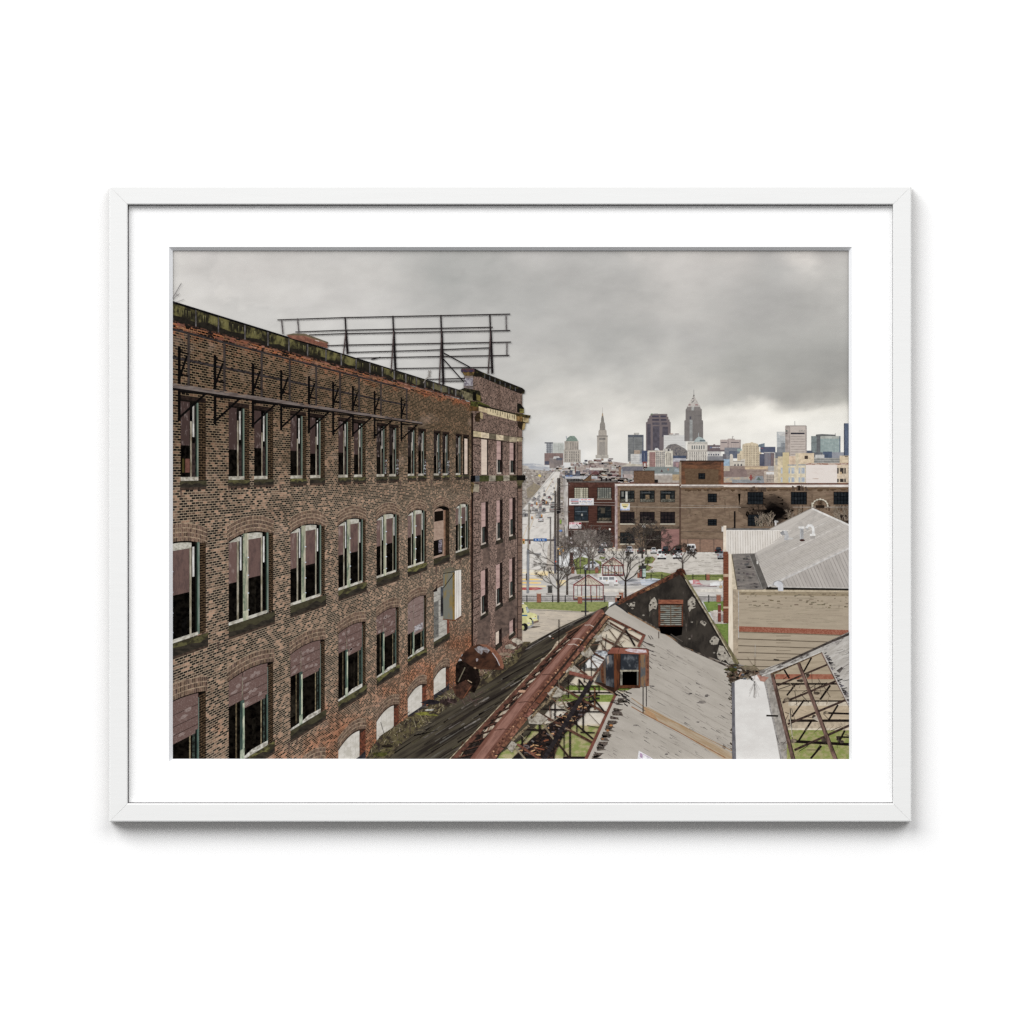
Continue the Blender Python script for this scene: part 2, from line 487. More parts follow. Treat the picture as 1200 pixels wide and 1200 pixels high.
def d(p):
    p.poly([(805, 476.4), (820.4, 476.4), (820.8, 478.4), (822.4, 479.6), (822.5, 492), (823.9, 493), (824, 517), (802, 517), (802, 493), (803.4, 492), (803.5, 480), (805, 478)], (118, 110, 106), (108, 101, 98), tex=(.4, .04, 0))
    n = 20
    for i in range(n):
        x = 802.6 + i * 1.08; p.rect(x, 494 if i in (0, 1, 18, 19) else 481, x + .45, 516, (100, 94, 92), k=2)
    p.k = 3
    p.rect(808, 492, 811.8, 517, (138, 138, 136)); p.rect(809.4, 492, 810.2, 517, (166, 170, 168)); p.rect(810.4, 476, 813.4, 481, (172, 172, 168)); p.rect(808.2, 488, 810, 491.4, (70, 68, 80))
    p.rect(813.2, 487, 822, 487.7, (96, 90, 88))
    p.poly([(813, 462.4), (814, 465), (820.4, 475.6), (820.4, 476.8), (805.6, 476.8), (805.8, 475.4), (812.2, 465)], (190, 182, 172), (160, 152, 146), tex=(.5, .5, 0))
    for a, b in (((811, 467.5), (813.6, 466)), ((810.4, 471.8), (813.4, 469.4)), ((812, 464.6), (814, 463.8))): p.line(a, b, .9, (92, 88, 86))
    p.rect(807, 474, 809.4, 474.9, (150, 60, 66)); p.rect(814.6, 474, 817.8, 474.9, (150, 60, 66)); p.line((813.1, 456.5), (813.1, 463), .45, (150, 148, 144))
    p.rect(812.4, 462.6, 813.8, 464.4, (110, 104, 100))
tower('pyramid_topped_tower', 'tallest tower, dark grey with a pale pyramid top and spire', d)
def d(p):
    p.rect(805.6, 520, 829.2, 543, (204, 196, 183), (192, 184, 172)); p.rect(806, 517.6, 829, 520.4, (150, 146, 138), (190, 184, 172), tex=(.8, .8, 0), th=(.4, .6))
    for i in range(6): x = 811.2 + i * 2.75; p.rect(x - .6, 522, x + .6, 526.4, (76, 88, 90), k=2)
    for i in range(8): x = 808.6 + i * 2.6; p.rect(x - .45, 529.5, x + .45, 543, (122, 116, 112), k=2)
    for y in (532.6, 536.2, 539.8): p.rect(806, y, 829, y + .8, (204, 196, 183), k=3)
    p.k = 4; p.rect(805.6, 528, 829, 529, (150, 142, 132))
    p.poly([(813, 517.8), (815.5, 514), (819, 511.6), (823, 513), (826, 515.6), (827, 517.8)], (166, 180, 178), (136, 152, 152), tex=(.3, .6, 0)); p.rect(818.3, 507, 818.9, 512, (170, 176, 176)); p.rect(820, 515.8, 826.5, 517.2, (74, 92, 104))
tower('classical_tower', 'cream stone tower with arches and a small green roof', d)
def d(p):
    p.rect(829, 521.6, 850, 529, (100, 84, 88), (86, 74, 78)); p.rect(832, 523.6, 834, 525, (96, 120, 170)); p.rect(834.5, 523.8, 846.5, 525, (198, 194, 196), (120, 106, 112), tex=(1.2, .2, 0)); p.rect(836, 520.6, 838, 522, (112, 90, 92))
    p.rect(829, 529, 845, 536, (206, 202, 197)); 
    for i in range(5): p.rect(830 + i * 2.8, 532, 831.6 + i * 2.8, 533.8, (58, 62, 82), k=5)
tower('purple_office_block', 'low purple brown block with white lettering over a white strip', d)
def d(p):
    p.rect(844, 515.2, 868, 527, (174, 157, 149), (166, 148, 142)); p.rect(853, 514, 861, 516, (174, 157, 149)); p.rect(845, 518, 852, 519, (86, 78, 84)); p.rect(856.6, 518, 866.2, 519, (86, 78, 84)); p.rect(852.5, 515, 854.3, 527, (158, 140, 136)); grid(p, 855, 520, 868, 527, 6, 1, (160, 143, 138), .6)
    p.line((858.5, 511.4), (858.5, 514), .5, (140, 132, 128)); p.line((857.6, 512), (859.6, 511.2), .4, (140, 132, 128))
    p.rect(866.6, 515.2, 868, 527, (156, 138, 134))
tower('tan_office_block', 'square tan block with dark window slots', d)
def d(p):
    p.rect(849, 524.5, 868, 537, (116, 118, 126), (98, 102, 114), tex=(.3, .6, 0)); p.rect(829, 534.5, 857, 545, (128, 127, 131), (116, 116, 122)); grid(p, 830, 535, 856, 545, 18, 3, (116, 116, 122), .4)
    p.rect(854, 528.6, 864, 537, (84, 92, 112)); p.rect(847, 532, 851, 545, (104, 100, 108)); p.rect(864, 526, 869, 529, (150, 176, 168))
tower('grey_office_block', 'low grey blocks between the cream towers', d)
def d(p):
    c = (206, 187, 152)
    p.poly([(864, 549), (864, 532), (866.8, 531.4), (867.4, 528.6), (870, 528), (870, 522), (873, 519.6), (879, 519), (880, 518.2), (882, 518.2), (883, 519), (886, 519.4), (889.4, 522), (889.8, 529), (892, 529.4), (892.4, 532), (895, 532.6), (895, 549)], c, (196, 176, 142))
    for i in range(9):
        x = 872.2 + i * 2.05
        for j in range(12): p.rect(x - .4, 522.4 + j * 2.1, x + .4, 523.8 + j * 2.1, (140, 124, 104), k=1)
    for x in (866, 868, 891, 893.2):
        for j in range(6): p.rect(x - .35, 533 + j * 2.1, x + .35, 534.4 + j * 2.1, (136, 120, 102), k=1)
    p.k = 2
    for x in (870.8, 875.3, 879.4, 883.5, 887.6): p.rect(x - .3, 520, x + .3, 547, (186, 164, 130), k=2)
tower('cream_stepped_tower', 'cream yellow tower with stepped sides', d)
def d(p):
    c = (200, 190, 174)
    p.poly([(855.2, 556), (855.2, 533.4), (856, 532), (858, 532), (859, 534), (859.2, 540), (868, 539.8), (869, 538), (873, 538), (873.4, 556)], c, (182, 172, 156))
    for x in (861.3, 865, 868.8): p.poly([(x - .9, 549.6), (x - .9, 544.6), (x, 543), (x + .9, 544.6), (x + .9, 549.6)], (74, 72, 78), k=2)
    p.k = 3; p.rect(859, 540.6, 872, 541.4, (130, 122, 114))
tower('stone_church', 'pale stone church front with three dark arched windows', d)
def d(p):
    p.rect(891, 523.6, 908.6, 530.4, (58, 66, 92), (70, 78, 104)); p.poly([(888.6, 523.6), (889, 521), (896, 519.2), (896, 523.6)], (104, 122, 136)); p.rect(891.5, 525, 894.5, 525.7, (150, 60, 70))
    p.rect(895, 530.4, 907.6, 548, (92, 92, 108), (110, 96, 100)); grid(p, 895, 531, 903, 548, 5, 1, (140, 136, 140), .5); p.rect(903.4, 531, 907.6, 548, (112, 92, 94))
    p.rect(890, 532, 896, 549, (70, 74, 96)); p.rect(895.5, 529.8, 907.5, 530.8, (180, 176, 172))
tower('navy_office_block', 'dark navy block with a flat top', d)
def d(p):
    p.poly([(910.4, 531), (910.4, 506), (921, 506), (921, 531)], (176, 180, 181), (160, 166, 168)); p.poly([(910.4, 507), (915, 511.2), (921, 511.2), (921, 506)], (208, 207, 203)); grid(p, 911, 511, 920, 530, 5, 6, (156, 161, 163), .45); p.rect(910.4, 524, 921, 536, (124, 128, 134)); p.rect(915, 519, 921, 524, (130, 136, 142))
    p.rect(908.4, 530, 920, 537, (104, 108, 118))
tower('slanted_glass_tower', 'pale glass tower with a slanted top', d)
def d(p):
    p.rect(920.2, 499, 945, 536, (186, 172, 161), (180, 165, 155)); p.rect(920.2, 499, 926, 536, (166, 150, 141)); p.rect(923, 500, 925, 536, (176, 161, 152)); p.rect(944, 499, 945.2, 536, (150, 136, 130)); p.rect(921, 498.6, 944.6, 499.4, (132, 118, 110))  # narrow left side inked darker as the shaded face
    p.rect(926.6, 507, 943, 508.9, (36, 34, 46)); p.rect(920.4, 507, 922.8, 508.6, (104, 92, 94))
    for i in range(8): p.rect(926.6, 511.2 + i * 3, 943, 511.9 + i * 3, (156, 142, 133), k=9)
    p.k = 10; p.rect(931.2, 493.4, 931.6, 499, (130, 126, 122))
    p.text('CSU', 939.6, 505, 1.9, 6.6, (66, 86, 80)); p.blob(922, 505, .9, .9, (60, 92, 86), rough=.1)
tower('tan_bank_tower', 'tan tower with lettering and a dark band near its top', d)
def d(p):
    p.rect(950.6, 511, 957.4, 532, (122, 134, 134)); p.rect(957, 509.4, 961.6, 532, (92, 94, 98)); p.rect(961.4, 511.4, 984.6, 532, (132, 152, 150), (120, 142, 142)); p.rect(961.4, 511, 984.6, 514, (176, 180, 172))
    grid(p, 961.6, 514, 984.4, 531, 13, 5, (156, 172, 168), .55, .35); grid(p, 950.8, 512, 957, 531, 4, 6, (104, 116, 118), .4)
    p.poly([(956, 511), (956.4, 509.2), (963, 508.6), (979, 509.4), (979.6, 511)], (88, 90, 92)); p.rect(978.6, 507.6, 979, 510, (90, 90, 90)); p.rect(983.6, 511, 984.8, 532, (88, 104, 122))
tower('green_glass_tower', 'wide green glass office tower', d)
def d(p):
    p.rect(964.4, 529.2, 975, 538, (62, 78, 106)); p.rect(975, 530, 992, 538, (138, 140, 150), (124, 128, 138)); p.rect(945.4, 528, 952, 533, (70, 78, 100)); p.rect(952, 530, 964, 536, (92, 96, 104)); p.rect(955.4, 532.8, 966, 537, (204, 202, 198)); p.rect(954, 536.6, 985, 544, (160, 158, 152)); 
    for y in (538.2, 540.4, 542.4): p.rect(954, y, 985, y + .8, (116, 116, 114), k=8)
    p.rect(950, 534.5, 953, 541, (96, 92, 92), k=9)
tower('low_glass_building', 'low blue glass and grey buildings below the green tower', d)
def d(p):
    p.rect(989, 496, 1000, 536, (58, 72, 100), (76, 92, 120), tex=(.5, .2, 0)); p.rect(989, 496, 990.2, 536, (44, 56, 82)); p.rect(990, 501, 1000, 502, (80, 96, 122)); grid(p, 990, 497, 1000, 534, 4, 12, (84, 98, 124), .4)
tower('blue_glass_tower', 'dark blue glass tower cut off at the right edge', d)

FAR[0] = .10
# midtown: a jumble of small roofs under the skyline
def d(p):
    p.poly([(640, 552), (650, 551), (690, 543), (715, 540.5), (735, 543), (745, 546), (760, 548), (797, 548), (800, 572), (640, 580)], (140, 122, 114), (166, 152, 144), tex=(.3, .6, 0))
    pal = [(136, 92, 84), (116, 84, 80), (150, 122, 112), (176, 164, 152), (200, 192, 182), (96, 88, 94), (78, 80, 96), (150, 140, 136), (120, 112, 112), (172, 138, 112), (110, 74, 72), (186, 180, 178)]
    pts = sorted([(U(640, 800), R()) for _ in range(470)], key=lambda q: q[1])
    for x, f in pts:
        top = 536 if x < 715 else 541
        if x < 690: top = 537 + (690 - x) * .24
        y = top + 2 + f * (568 - top)
        w, h = U(2.5, 9) * (0.6 + f * .7), U(1.2, 3.2) * (0.7 + f * .7)
        c = jit(random.choice(pal), 14)
        kk = 1 + int(f * 24)
        p.rect(x, y - h, x + w, y, c, mulc(c, .82), k=kk)
        if R() < .55: p.rect(x, y - h - .7, x + w, y - h, jit((186, 178, 170), 20), k=kk)
        if R() < .6 and w > 4:
            for i in range(int(w / 1.4)): p.rect(x + .4 + i * 1.4, y - h * .65, x + 1 + i * 1.4, y - h * .3, mulc(c, .62), k=kk + 1)
single('midtown_rooftop', 'jumble of small brown, red and grey city buildings below the skyline', d)
def d(p):
    p.rect(739, 532, 752, 544, (204, 202, 198)); grid(p, 739, 533, 752, 544, 1, 5, (180, 178, 176), .5); p.rect(743, 527.6, 750, 532, (172, 150, 130)); p.rect(749.6, 531.6, 752.6, 543, (164, 168, 176)); p.rect(752, 528, 758.6, 542, (50, 60, 88), (66, 76, 104)); p.rect(754.6, 531, 755.4, 540, (110, 116, 132)); p.rect(753, 541, 758, 547, (144, 72, 64)); p.rect(754.6, 543, 756.6, 546.6, (210, 200, 192))
single('white_low_rise', 'white low building with a navy glass side', d)
def d(p):
    p.rect(759, 528, 788.5, 548, (206, 195, 178)); p.rect(761, 529.8, 768, 547, (146, 100, 96)); grid(p, 761, 530, 768, 547, 4, 8, (170, 130, 122), .4)
    p.rect(769, 529.4, 779, 547, (128, 126, 126)); grid(p, 769, 529.4, 779, 547, 5, 8, (206, 195, 178), .8, .4)
    p.rect(779, 528, 788.5, 547, (206, 198, 180)); 
    for x in (781.4, 784, 786): p.rect(x - .5, 531, x + .5, 545, (130, 122, 114), k=9)
    p.k = 10; p.poly([(767, 527.6), (768, 525), (771, 525), (773, 528)], (226, 226, 226)); p.rect(777, 526, 786, 529, (196, 190, 180)); p.rect(782.6, 526.4, 784.6, 528.4, (44, 44, 52))
    p.rect(788.5, 536, 804, 548, (182, 180, 186)); p.rect(788.5, 534, 804, 537, (66, 78, 104)); p.rect(789, 541, 800, 548, (140, 116, 122)); p.rect(792, 542, 795, 547, (180, 140, 138))
single('cream_low_rise', 'cream low building with a maroon panel', d)
def d(p):
    p.poly([(727, 546), (737, 543), (754, 545), (754, 556), (727, 556)], (150, 142, 136), (118, 114, 118)); p.poly([(728, 546.6), (737, 543), (753, 544.8), (753, 546)], (200, 190, 170)); p.rect(729, 547, 753, 552, (110, 106, 112), (92, 92, 104), tex=(.8, .4, 0))
    p.poly([(754.5, 551), (760, 547), (792, 547), (798, 551), (798, 556), (755, 556)], (124, 132, 128), (110, 118, 118), tex=(.3, .8, 0)); p.poly([(774, 553), (775.4, 550), (777, 553)], (90, 60, 62)); p.blob(783, 550, 1, 1.4, (182, 110, 80)); p.rect(790, 549, 797, 553, (150, 160, 166))
    p.rect(691, 548, 707, 551, (214, 208, 198)); p.rect(690, 551, 702, 556, (92, 92, 104), (130, 90, 86)); p.poly([(692, 556), (698, 551.4), (703, 556)], (112, 64, 64)); p.rect(731, 556, 741, 560, (180, 162, 156)); 
    p.rect(662, 552, 680, 558, (60, 64, 78), (90, 92, 104)); p.rect(671, 552, 674, 556, (206, 196, 190)); p.rect(662, 558, 700, 561, (184, 184, 188)); p.rect(663, 557, 671, 558.6, (96, 122, 172))
    p.rect(673.6, 546.6, 674.8, 554, (120, 70, 60)); p.rect(728.2, 550, 729.3, 560, (160, 176, 186)); p.rect(725, 547, 728, 557, (150, 118, 96))
    p.rect(767, 556, 798, 566, (172, 160, 148), (150, 138, 128)); p.rect(767, 555, 788, 557, (196, 192, 188)); p.rect(788, 556, 797, 563, (178, 150, 112))
single('green_roofed_building', 'long low building with a grey green roof', d)
def d(p):
    p.rect(848, 546, 900, 568, (128, 106, 96), (150, 130, 118), tex=(.3, .6, 0)); p.poly([(848, 554), (852, 549.4), (874, 549.6), (876, 556), (876, 560), (848, 560)], (116, 96, 92), (134, 112, 106)); p.rect(873, 546.6, 901, 550, (206, 178, 140)); p.rect(848, 538, 855, 547, (150, 176, 200)); p.rect(848, 546, 855, 552, (190, 172, 150)); p.rect(848, 559, 880, 565, (190, 162, 128), (150, 146, 140)); p.rect(858, 562, 884, 566, (146, 150, 152))
    p.poly([(882, 566), (886, 557.6), (894, 557.6), (896, 566)], (140, 144, 150)); p.poly([(886, 562.6), (889, 558.6), (892, 562.6)], (88, 104, 96)); p.rect(879, 556.4, 881, 563, (160, 60, 56)); p.rect(878, 559, 882, 560.6, (160, 60, 56))
    p.rect(895.4, 552, 908, 566, (186, 168, 152)); p.rect(898, 553, 908, 556, (226, 222, 218)); grid(p, 898, 556, 908, 565, 6, 3, (130, 120, 112), .7); p.rect(900, 546, 908, 552, (176, 172, 170))
single('brown_low_rise', 'brown low roofs beside the cream building', d)
def d(p):
    c = (216, 197, 160)
    p.rect(907, 537, 912.4, 567, (208, 192, 166)); p.rect(911.6, 535, 918, 567, c); p.rect(908.6, 538, 911, 545, (170, 166, 160)); p.rect(917.2, 530.2, 924.8, 567, (190, 170, 124), (198, 180, 134)); p.rect(924.6, 534.5, 933, 546, (216, 186, 156)); p.rect(932.2, 531, 954, 546, (226, 200, 164)); p.rect(932.2, 531, 936, 567, (224, 206, 172))
    p.rect(942.8, 534, 946.8, 538, (70, 56, 48)); p.rect(924.6, 545, 944, 567, (226, 210, 176)); p.rect(923, 544.4, 933, 545.6, (136, 148, 160)); p.rect(935.6, 544.2, 944.6, 545.4, (136, 148, 160))
    for x0, x1 in ((915, 917), (924, 926), (927.4, 931), (935.8, 938), (939, 943)):
        for y0, y1 in ((548, 555), (559.4, 565)):
            p.rect(x0, y0, x1, y1, (148, 158, 172), (186, 190, 192), k=12)
    p.k = 13
    p.rect(944.4, 543, 982, 567, (226, 214, 205), (216, 200, 190), tex=(.08, .3, 0), th=(.5, .75)); p.rect(981, 545, 1000, 567, (214, 192, 164)); p.rect(984, 534, 1000, 546, (222, 198, 162)); p.rect(990, 534.4, 993.5, 535.4, (90, 74, 60))
    p.rect(944.4, 542.6, 1000, 544.8, (190, 168, 152), (150, 92, 68), tex=(.25, .6, 0), th=(.45, .6))
    for x0 in (981, 984.4, 989.4): 
        for y0, y1 in ((548.4, 555), (561, 565)): p.rect(x0, y0, x0 + (4.2 if x0 == 984.4 else 1.8), y1, (44, 38, 36), (110, 96, 84), tex=(.8, .8, 0), th=(.5, .75), k=17)
    p.k = 18
    p.blob(956, 561, 4, .6, (200, 178, 164)); p.rect(984.5, 553, 986.5, 556, (190, 160, 120))
single('cream_art_deco_building', 'cream yellow building with a tower slab and a blank pale wall', d)

FAR[0] = 0
# ---- avenue, lots, lawns
def d(p):
    p.poly([(600, 548), (644, 552), (660, 560), (668, 640), (600, 700)], (172, 162, 152), (134, 124, 116), tex=(.35, .5, 0), th=(.38, .62), grain=.12)
    for i in range(220):
        x = U(608, 668); f = R()
        y = 549 + f * 60
        if x > 640 and y > 565: x = U(656, 668)
        c = random.choice([(206, 202, 198), (120, 112, 108), (152, 142, 130), (98, 92, 90), (190, 178, 160), (136, 124, 104), (176, 168, 164)])
        p.rect(x, y, x + U(.8, 3), y + U(.5, 1.8), jit(c), k=1 + i % 4)
    p.k = 5
    p.poly([(617, 573), (626, 566), (634, 570), (630, 580), (618, 584)], (150, 136, 112), (132, 122, 108), tex=(.5, .5, 0))
    p.blob(632.5, 557.5, 2.4, 1.6, (216, 186, 60), (200, 190, 150), tex=(.7, .7, 0))
single('hazy_district', 'hazy low houses and bare trees beside the avenue', d)
def d(p):
    p.poly([(648, 553), (656.5, 553), (652, 575), (649.5, 592), (649, 625), (646, 650), (641.5, 669), (611, 670), (600, 670), (600, 606), (611, 598), (632, 573)], (216, 210, 202), (190, 185, 178), tex=(.12, .3, .5), th=(.4, .7))
    p.poly([(600, 667), (645, 667), (800, 640), (852, 644), (852, 700), (600, 700)], (200, 194, 186), (186, 180, 172), tex=(.05, .3, 0))
    for x0, y0, x1, y1 in ((649, 560, 640, 575), (640, 575, 630, 596), (630, 596, 620, 622), (652, 566, 646, 590), (620, 612, 612, 632)):
        p.line((x0, y0), (x1, y1), .6, (206, 188, 160), w2=1, k=2)
    p.line((650, 553.5), (611, 598.5), .9, (190, 186, 180), k=3)
    for y in (594.5, 599.5): p.line((612, y + 3), (650, y), .5, (170, 162, 156), k=4)
    p.poly([(642, 640), (649, 628), (653, 668), (640, 668)], (188, 178, 166), (158, 148, 138), tex=(.4, .4, 0), k=4)
    p.rect(625, 648, 634, 651, (172, 170, 168), k=5)
    for i in range(24):
        y = U(600, 665); x = U(612, 640); p.rect(x, y, x + U(2, 7), y + U(.4, 1), jit((200, 192, 184), 10), k=6 + i % 3)
single('avenue', 'pale wet avenue running towards the skyline', d)
def d(p):
    # cross street with pale smears of passing traffic
    p.poly([(600, 668), (700, 668), (860, 676), (860, 704), (600, 706)], (196, 192, 186), (180, 175, 168), tex=(.04, .35, 0))
    p.poly([(600, 667), (650, 669), (658, 676), (600, 672)], (238, 208, 142), (226, 220, 204), tex=(.06, .6, 0))
    for y, x1, c in ((679, 636, (240, 196, 96)), (683, 634, (238, 190, 90)), (687, 640, (240, 206, 130)), (676, 644, (214, 206, 196)), (691, 626, (232, 224, 214))):
        p.rect(600, y - .9, x1, y + .9, c, (226, 210, 176), tex=(.08, .4, 0))
    p.rect(652, 680, 663, 686, (240, 206, 120), (220, 210, 190), tex=(.2, .5, 0))
    p.poly([(600, 688.6), (630, 688.2), (637, 690), (628, 691.6), (600, 691)], (170, 44, 50), (196, 120, 116), tex=(.1, .6, 0))
    p.rect(642, 672, 860, 676, (206, 198, 188)); p.rect(690, 690, 860, 694, (222, 214, 202)); p.rect(600, 694, 860, 700, (208, 202, 195), (180, 174, 168), tex=(.05, .4, 0)); p.rect(600, 700, 860, 704, (168, 162, 158))
single('cross_street', 'cross street with yellow bus blur and pale kerbs', d)
def d(p):
    p.poly([(690, 636), (860, 632), (860, 674), (690, 670)], (200, 193, 183), (174, 167, 157), tex=(.1, .3, 0), th=(.4, .7))
    for i in range(34):
        x, y = U(760, 842), U(648, 671); p.rect(x, y, x + U(2, 9), y + U(.4, .9), jit((172, 164, 154), 8), k=1 + i % 3)
    p.k = 4
    p.rect(800, 647, 850, 649, (222, 216, 206)); p.rect(712, 641, 765, 646, (190, 176, 158), (206, 196, 180)); p.rect(690, 652, 790, 655, (196, 190, 182))
    p.rect(660, 672, 700, 679, (182, 174, 168))
single('parking_lot', 'pale parking lot before the long brick building', d)
def d(p):
    g, e = (132, 140, 76), (108, 118, 66)
    def lawn(q, a=g, b=e):
        p.poly(q, a, b, tex=(.3, .6, 0), grain=.1)
    lawn([(672, 656), (680, 652), (705, 658), (704, 672), (676, 673)]); lawn([(703, 652), (710, 653), (708, 655), (702, 654.6)])
    lawn([(756, 653), (764, 652), (768, 655), (764, 660), (755, 661)]); lawn([(748, 663), (758, 662), (764, 665), (758, 669), (749, 668)]); lawn([(757, 671), (775, 670), (790, 673), (790, 679), (756, 679)]); lawn([(800, 673.5), (852, 673), (852, 680), (800, 680)])
    lawn([(600, 705.5), (713, 705), (713, 716.5), (690, 717), (600, 713)], (144, 149, 88), (120, 130, 72)); lawn([(824, 705), (852, 704.5), (852, 716.5), (830, 717)], (120, 142, 66), (102, 124, 58)); lawn([(838, 730), (856, 729), (856, 760), (846, 756)], (118, 138, 64), (98, 120, 54))
    p.path([(764, 652), (768, 655), (764, 660)], .7, (156, 96, 74)); p.path([(758, 662), (765, 665), (759, 669)], .7, (156, 96, 74))
single('lawn', 'strips of green lawn along the street', d)
def d(p):
    p.poly([(600, 713), (640, 714), (690, 717), (713, 716), (720, 745), (640, 790), (600, 790)], (196, 182, 162), (180, 168, 152), tex=(.08, .3, 0))
    p.line((600, 713.5), (690, 717.6), .9, (150, 142, 130)); p.rect(681, 715.6, 690, 717, (70, 64, 60))
    for i in range(26):
        x, y = U(612, 690), U(719, 748); p.line((x, y), (x + U(4, 14), y + U(-1.5, 1.5)), .5, jit((168, 156, 140), 8), k=3 + i % 3)
    p.poly([(832, 716), (852, 716.5), (852, 731), (838, 731)], (196, 186, 176), (170, 160, 152))
    p.rect(841, 720, 851, 728, (150, 142, 136)); p.rect(836, 715, 846, 717.6, (206, 198, 186))
    # ground seen through the roof trusses
    p.poly([(560, 889), (640, 760), (700, 720), (770, 730), (760, 830), (700, 900), (560, 900)], (212, 199, 176), (196, 182, 160), tex=(.1, .2, 0))
    p.poly([(660, 803), (760, 803), (760, 809), (660, 809)], (128, 150, 62), (104, 122, 50), tex=(.4, .4, 0)); p.poly([(650, 814), (760, 814), (760, 823), (650, 822)], (136, 150, 72), (108, 126, 52), tex=(.4, .4, 0))
    p.poly([(600, 849), (740, 851), (740, 900), (560, 900)], (132, 142, 74), (168, 156, 112), tex=(.12, .2, 0), th=(.4, .6)); p.poly([(610, 872), (640, 850), (660, 858), (640, 900), (590, 900)], (178, 164, 128), (150, 144, 96), tex=(.3, .3, 0))
    p.rect(640, 826, 740, 848, (216, 206, 190), (196, 186, 170), tex=(.1, .3, 0))
single('yard', 'pale concrete yard of the ambulance lot and ground below the roof trusses', d)

# ---- red brick and tan brick buildings
def d(p):
    p.poly([(660, 560), (665.6, 564), (665.6, 640), (663, 640), (661, 600)], (196, 190, 184), (150, 142, 136), tex=(.3, .1, 0))
    p.rect(665.6, 563, 721.5, 641, (92, 56, 46), (74, 45, 38), tex=(.12, .5, 0)); p.rect(665.6, 565.6, 721.5, 571, (100, 64, 54), (80, 50, 42))
    for i in range(60):
        x, y = U(666, 719), U(566, 636); p.rect(x, y, x + U(2, 6), y + .6, jit((92, 58, 48), 13), k=3)
    p.k = 4; p.rect(664, 563, 724, 565.4, (66, 60, 58), (106, 98, 92)); p.rect(664, 561.4, 683, 563.6, (84, 82, 80), (44, 42, 42), tex=(.9, .4, 0), th=(.45, .55)); p.rect(692, 563.6, 722, 564.8, (110, 104, 100))
    p.poly([(683.4, 563.6), (693, 555.8), (693, 563.6)], (120, 86, 58), (92, 66, 46)); p.line((683, 563.6), (693, 555.6), .8, (60, 46, 38))
    for x, h in ((704, 4), (709.6, 3.4), (714.6, 2.6)): p.rect(x, 563.6 - h, x + 1.8, 563.8, (40, 34, 34), k=10)
    p.k = 11
    p.rect(665.6, 621, 699, 641, (118, 100, 92), (150, 138, 130), tex=(.2, .2, 0)); p.rect(674, 621.4, 692, 640, (176, 168, 160), (130, 116, 108)); p.rect(666, 622, 672.6, 640, (74, 54, 48)); p.rect(699.5, 621, 715.5, 642, (40, 32, 32), (58, 46, 44)); p.rect(666, 619, 721, 621, (92, 52, 44))
    p.rect(720.6, 566, 722.6, 642, (150, 126, 122), (186, 176, 172), tex=(.3, .12, 0)); p.blob(714.6, 620.2, 1.2, 1.2, (234, 228, 216), rough=.1)
    p.line((722, 589), (696, 588.8), .5, (160, 150, 144)); p.line((722, 592.3), (668, 590.8), .5, (150, 140, 134)); p.line((722, 616.4), (690, 616), .5, (130, 116, 108)); p.rect(715.6, 636, 718, 642, (70, 58, 54)); p.rect(718.2, 636.5, 719, 641, (200, 84, 40))
RED = Part('red_brick_building', None, 'dark red brick three storey building with white signs'); d(RED); RED.build(); lift(RED)
ws = []
for i, (x0, y0, x1, y1, g, gl, bar) in enumerate(((673.4, 571.8, 689, 583.4, (176, 170, 148), (150, 146, 128), (92, 88, 76)), (700.4, 571.8, 716, 583.6, (120, 122, 114), (190, 182, 158), (58, 58, 56)), (673.4, 593.6, 689, 610, (44, 52, 58), (92, 100, 104), (30, 34, 38)), (700.4, 593.6, 716, 610.4, (36, 40, 42), (108, 100, 84), (24, 26, 28)))):
    w = Part('window', RED.o, ['pale painted window', 'half painted window', None, None][i]); sash(w, x0, y0, x1, y1, 6 if i < 2 else 2, 5 if i < 2 else 3, g, bar, gl, (150, 140, 126)); 
    if i == 0: w.rect(680.6, 572, 682, 583.4, (190, 184, 164))
    if i == 2: w.rect(674, 599, 688, 600, (96, 108, 116)); w.rect(681, 602, 683, 604.6, (160, 158, 150))
    if i == 3: w.rect(704, 595, 709, 601.5, (86, 78, 66)); w.rect(702, 607, 715, 610, (120, 108, 88), (50, 46, 40), tex=(.9, .5, 0))
    w.build(); ws.append(w)
lift(*ws)
def d(p):
    p.rect(667, 584, 695.8, 592, (226, 222, 220)); p.rect(669, 585.2, 678, 586.6, (150, 160, 190)); p.rect(669, 587, 678, 588.2, (206, 120, 124)); p.rect(670, 589, 678, 590.2, (80, 80, 86)); p.rect(669.6, 589.2, 671, 590.4, (34, 34, 40)); p.rect(676.6, 588.8, 678, 590.2, (34, 34, 40))
    for x0, x1, y, c in ((681, 683.6, 585.5, (214, 110, 118)), (684.8, 688, 585.5, (214, 130, 134)), (689, 693, 585.5, (214, 120, 126)), (679.2, 681, 587.6, (104, 110, 140)), (682, 687, 587.5, (150, 154, 172)), (688, 692, 587.6, (150, 154, 172)), (693, 694, 587.4, (70, 76, 120)), (679.6, 683.4, 589, (180, 174, 168)), (684.6, 687.6, 588.8, (172, 168, 164)), (689, 693.6, 589, (180, 176, 172)), (681, 686, 590.7, (170, 176, 196)), (689, 693, 590.7, (170, 176, 196))):
        p.rect(x0, y - .5, x1, y + .5, c, mulc(c, 1.15), tex=(1.2, .4, 0), k=8)
single('sign', 'long white sign with red and blue lines of lettering', d, RED.o)
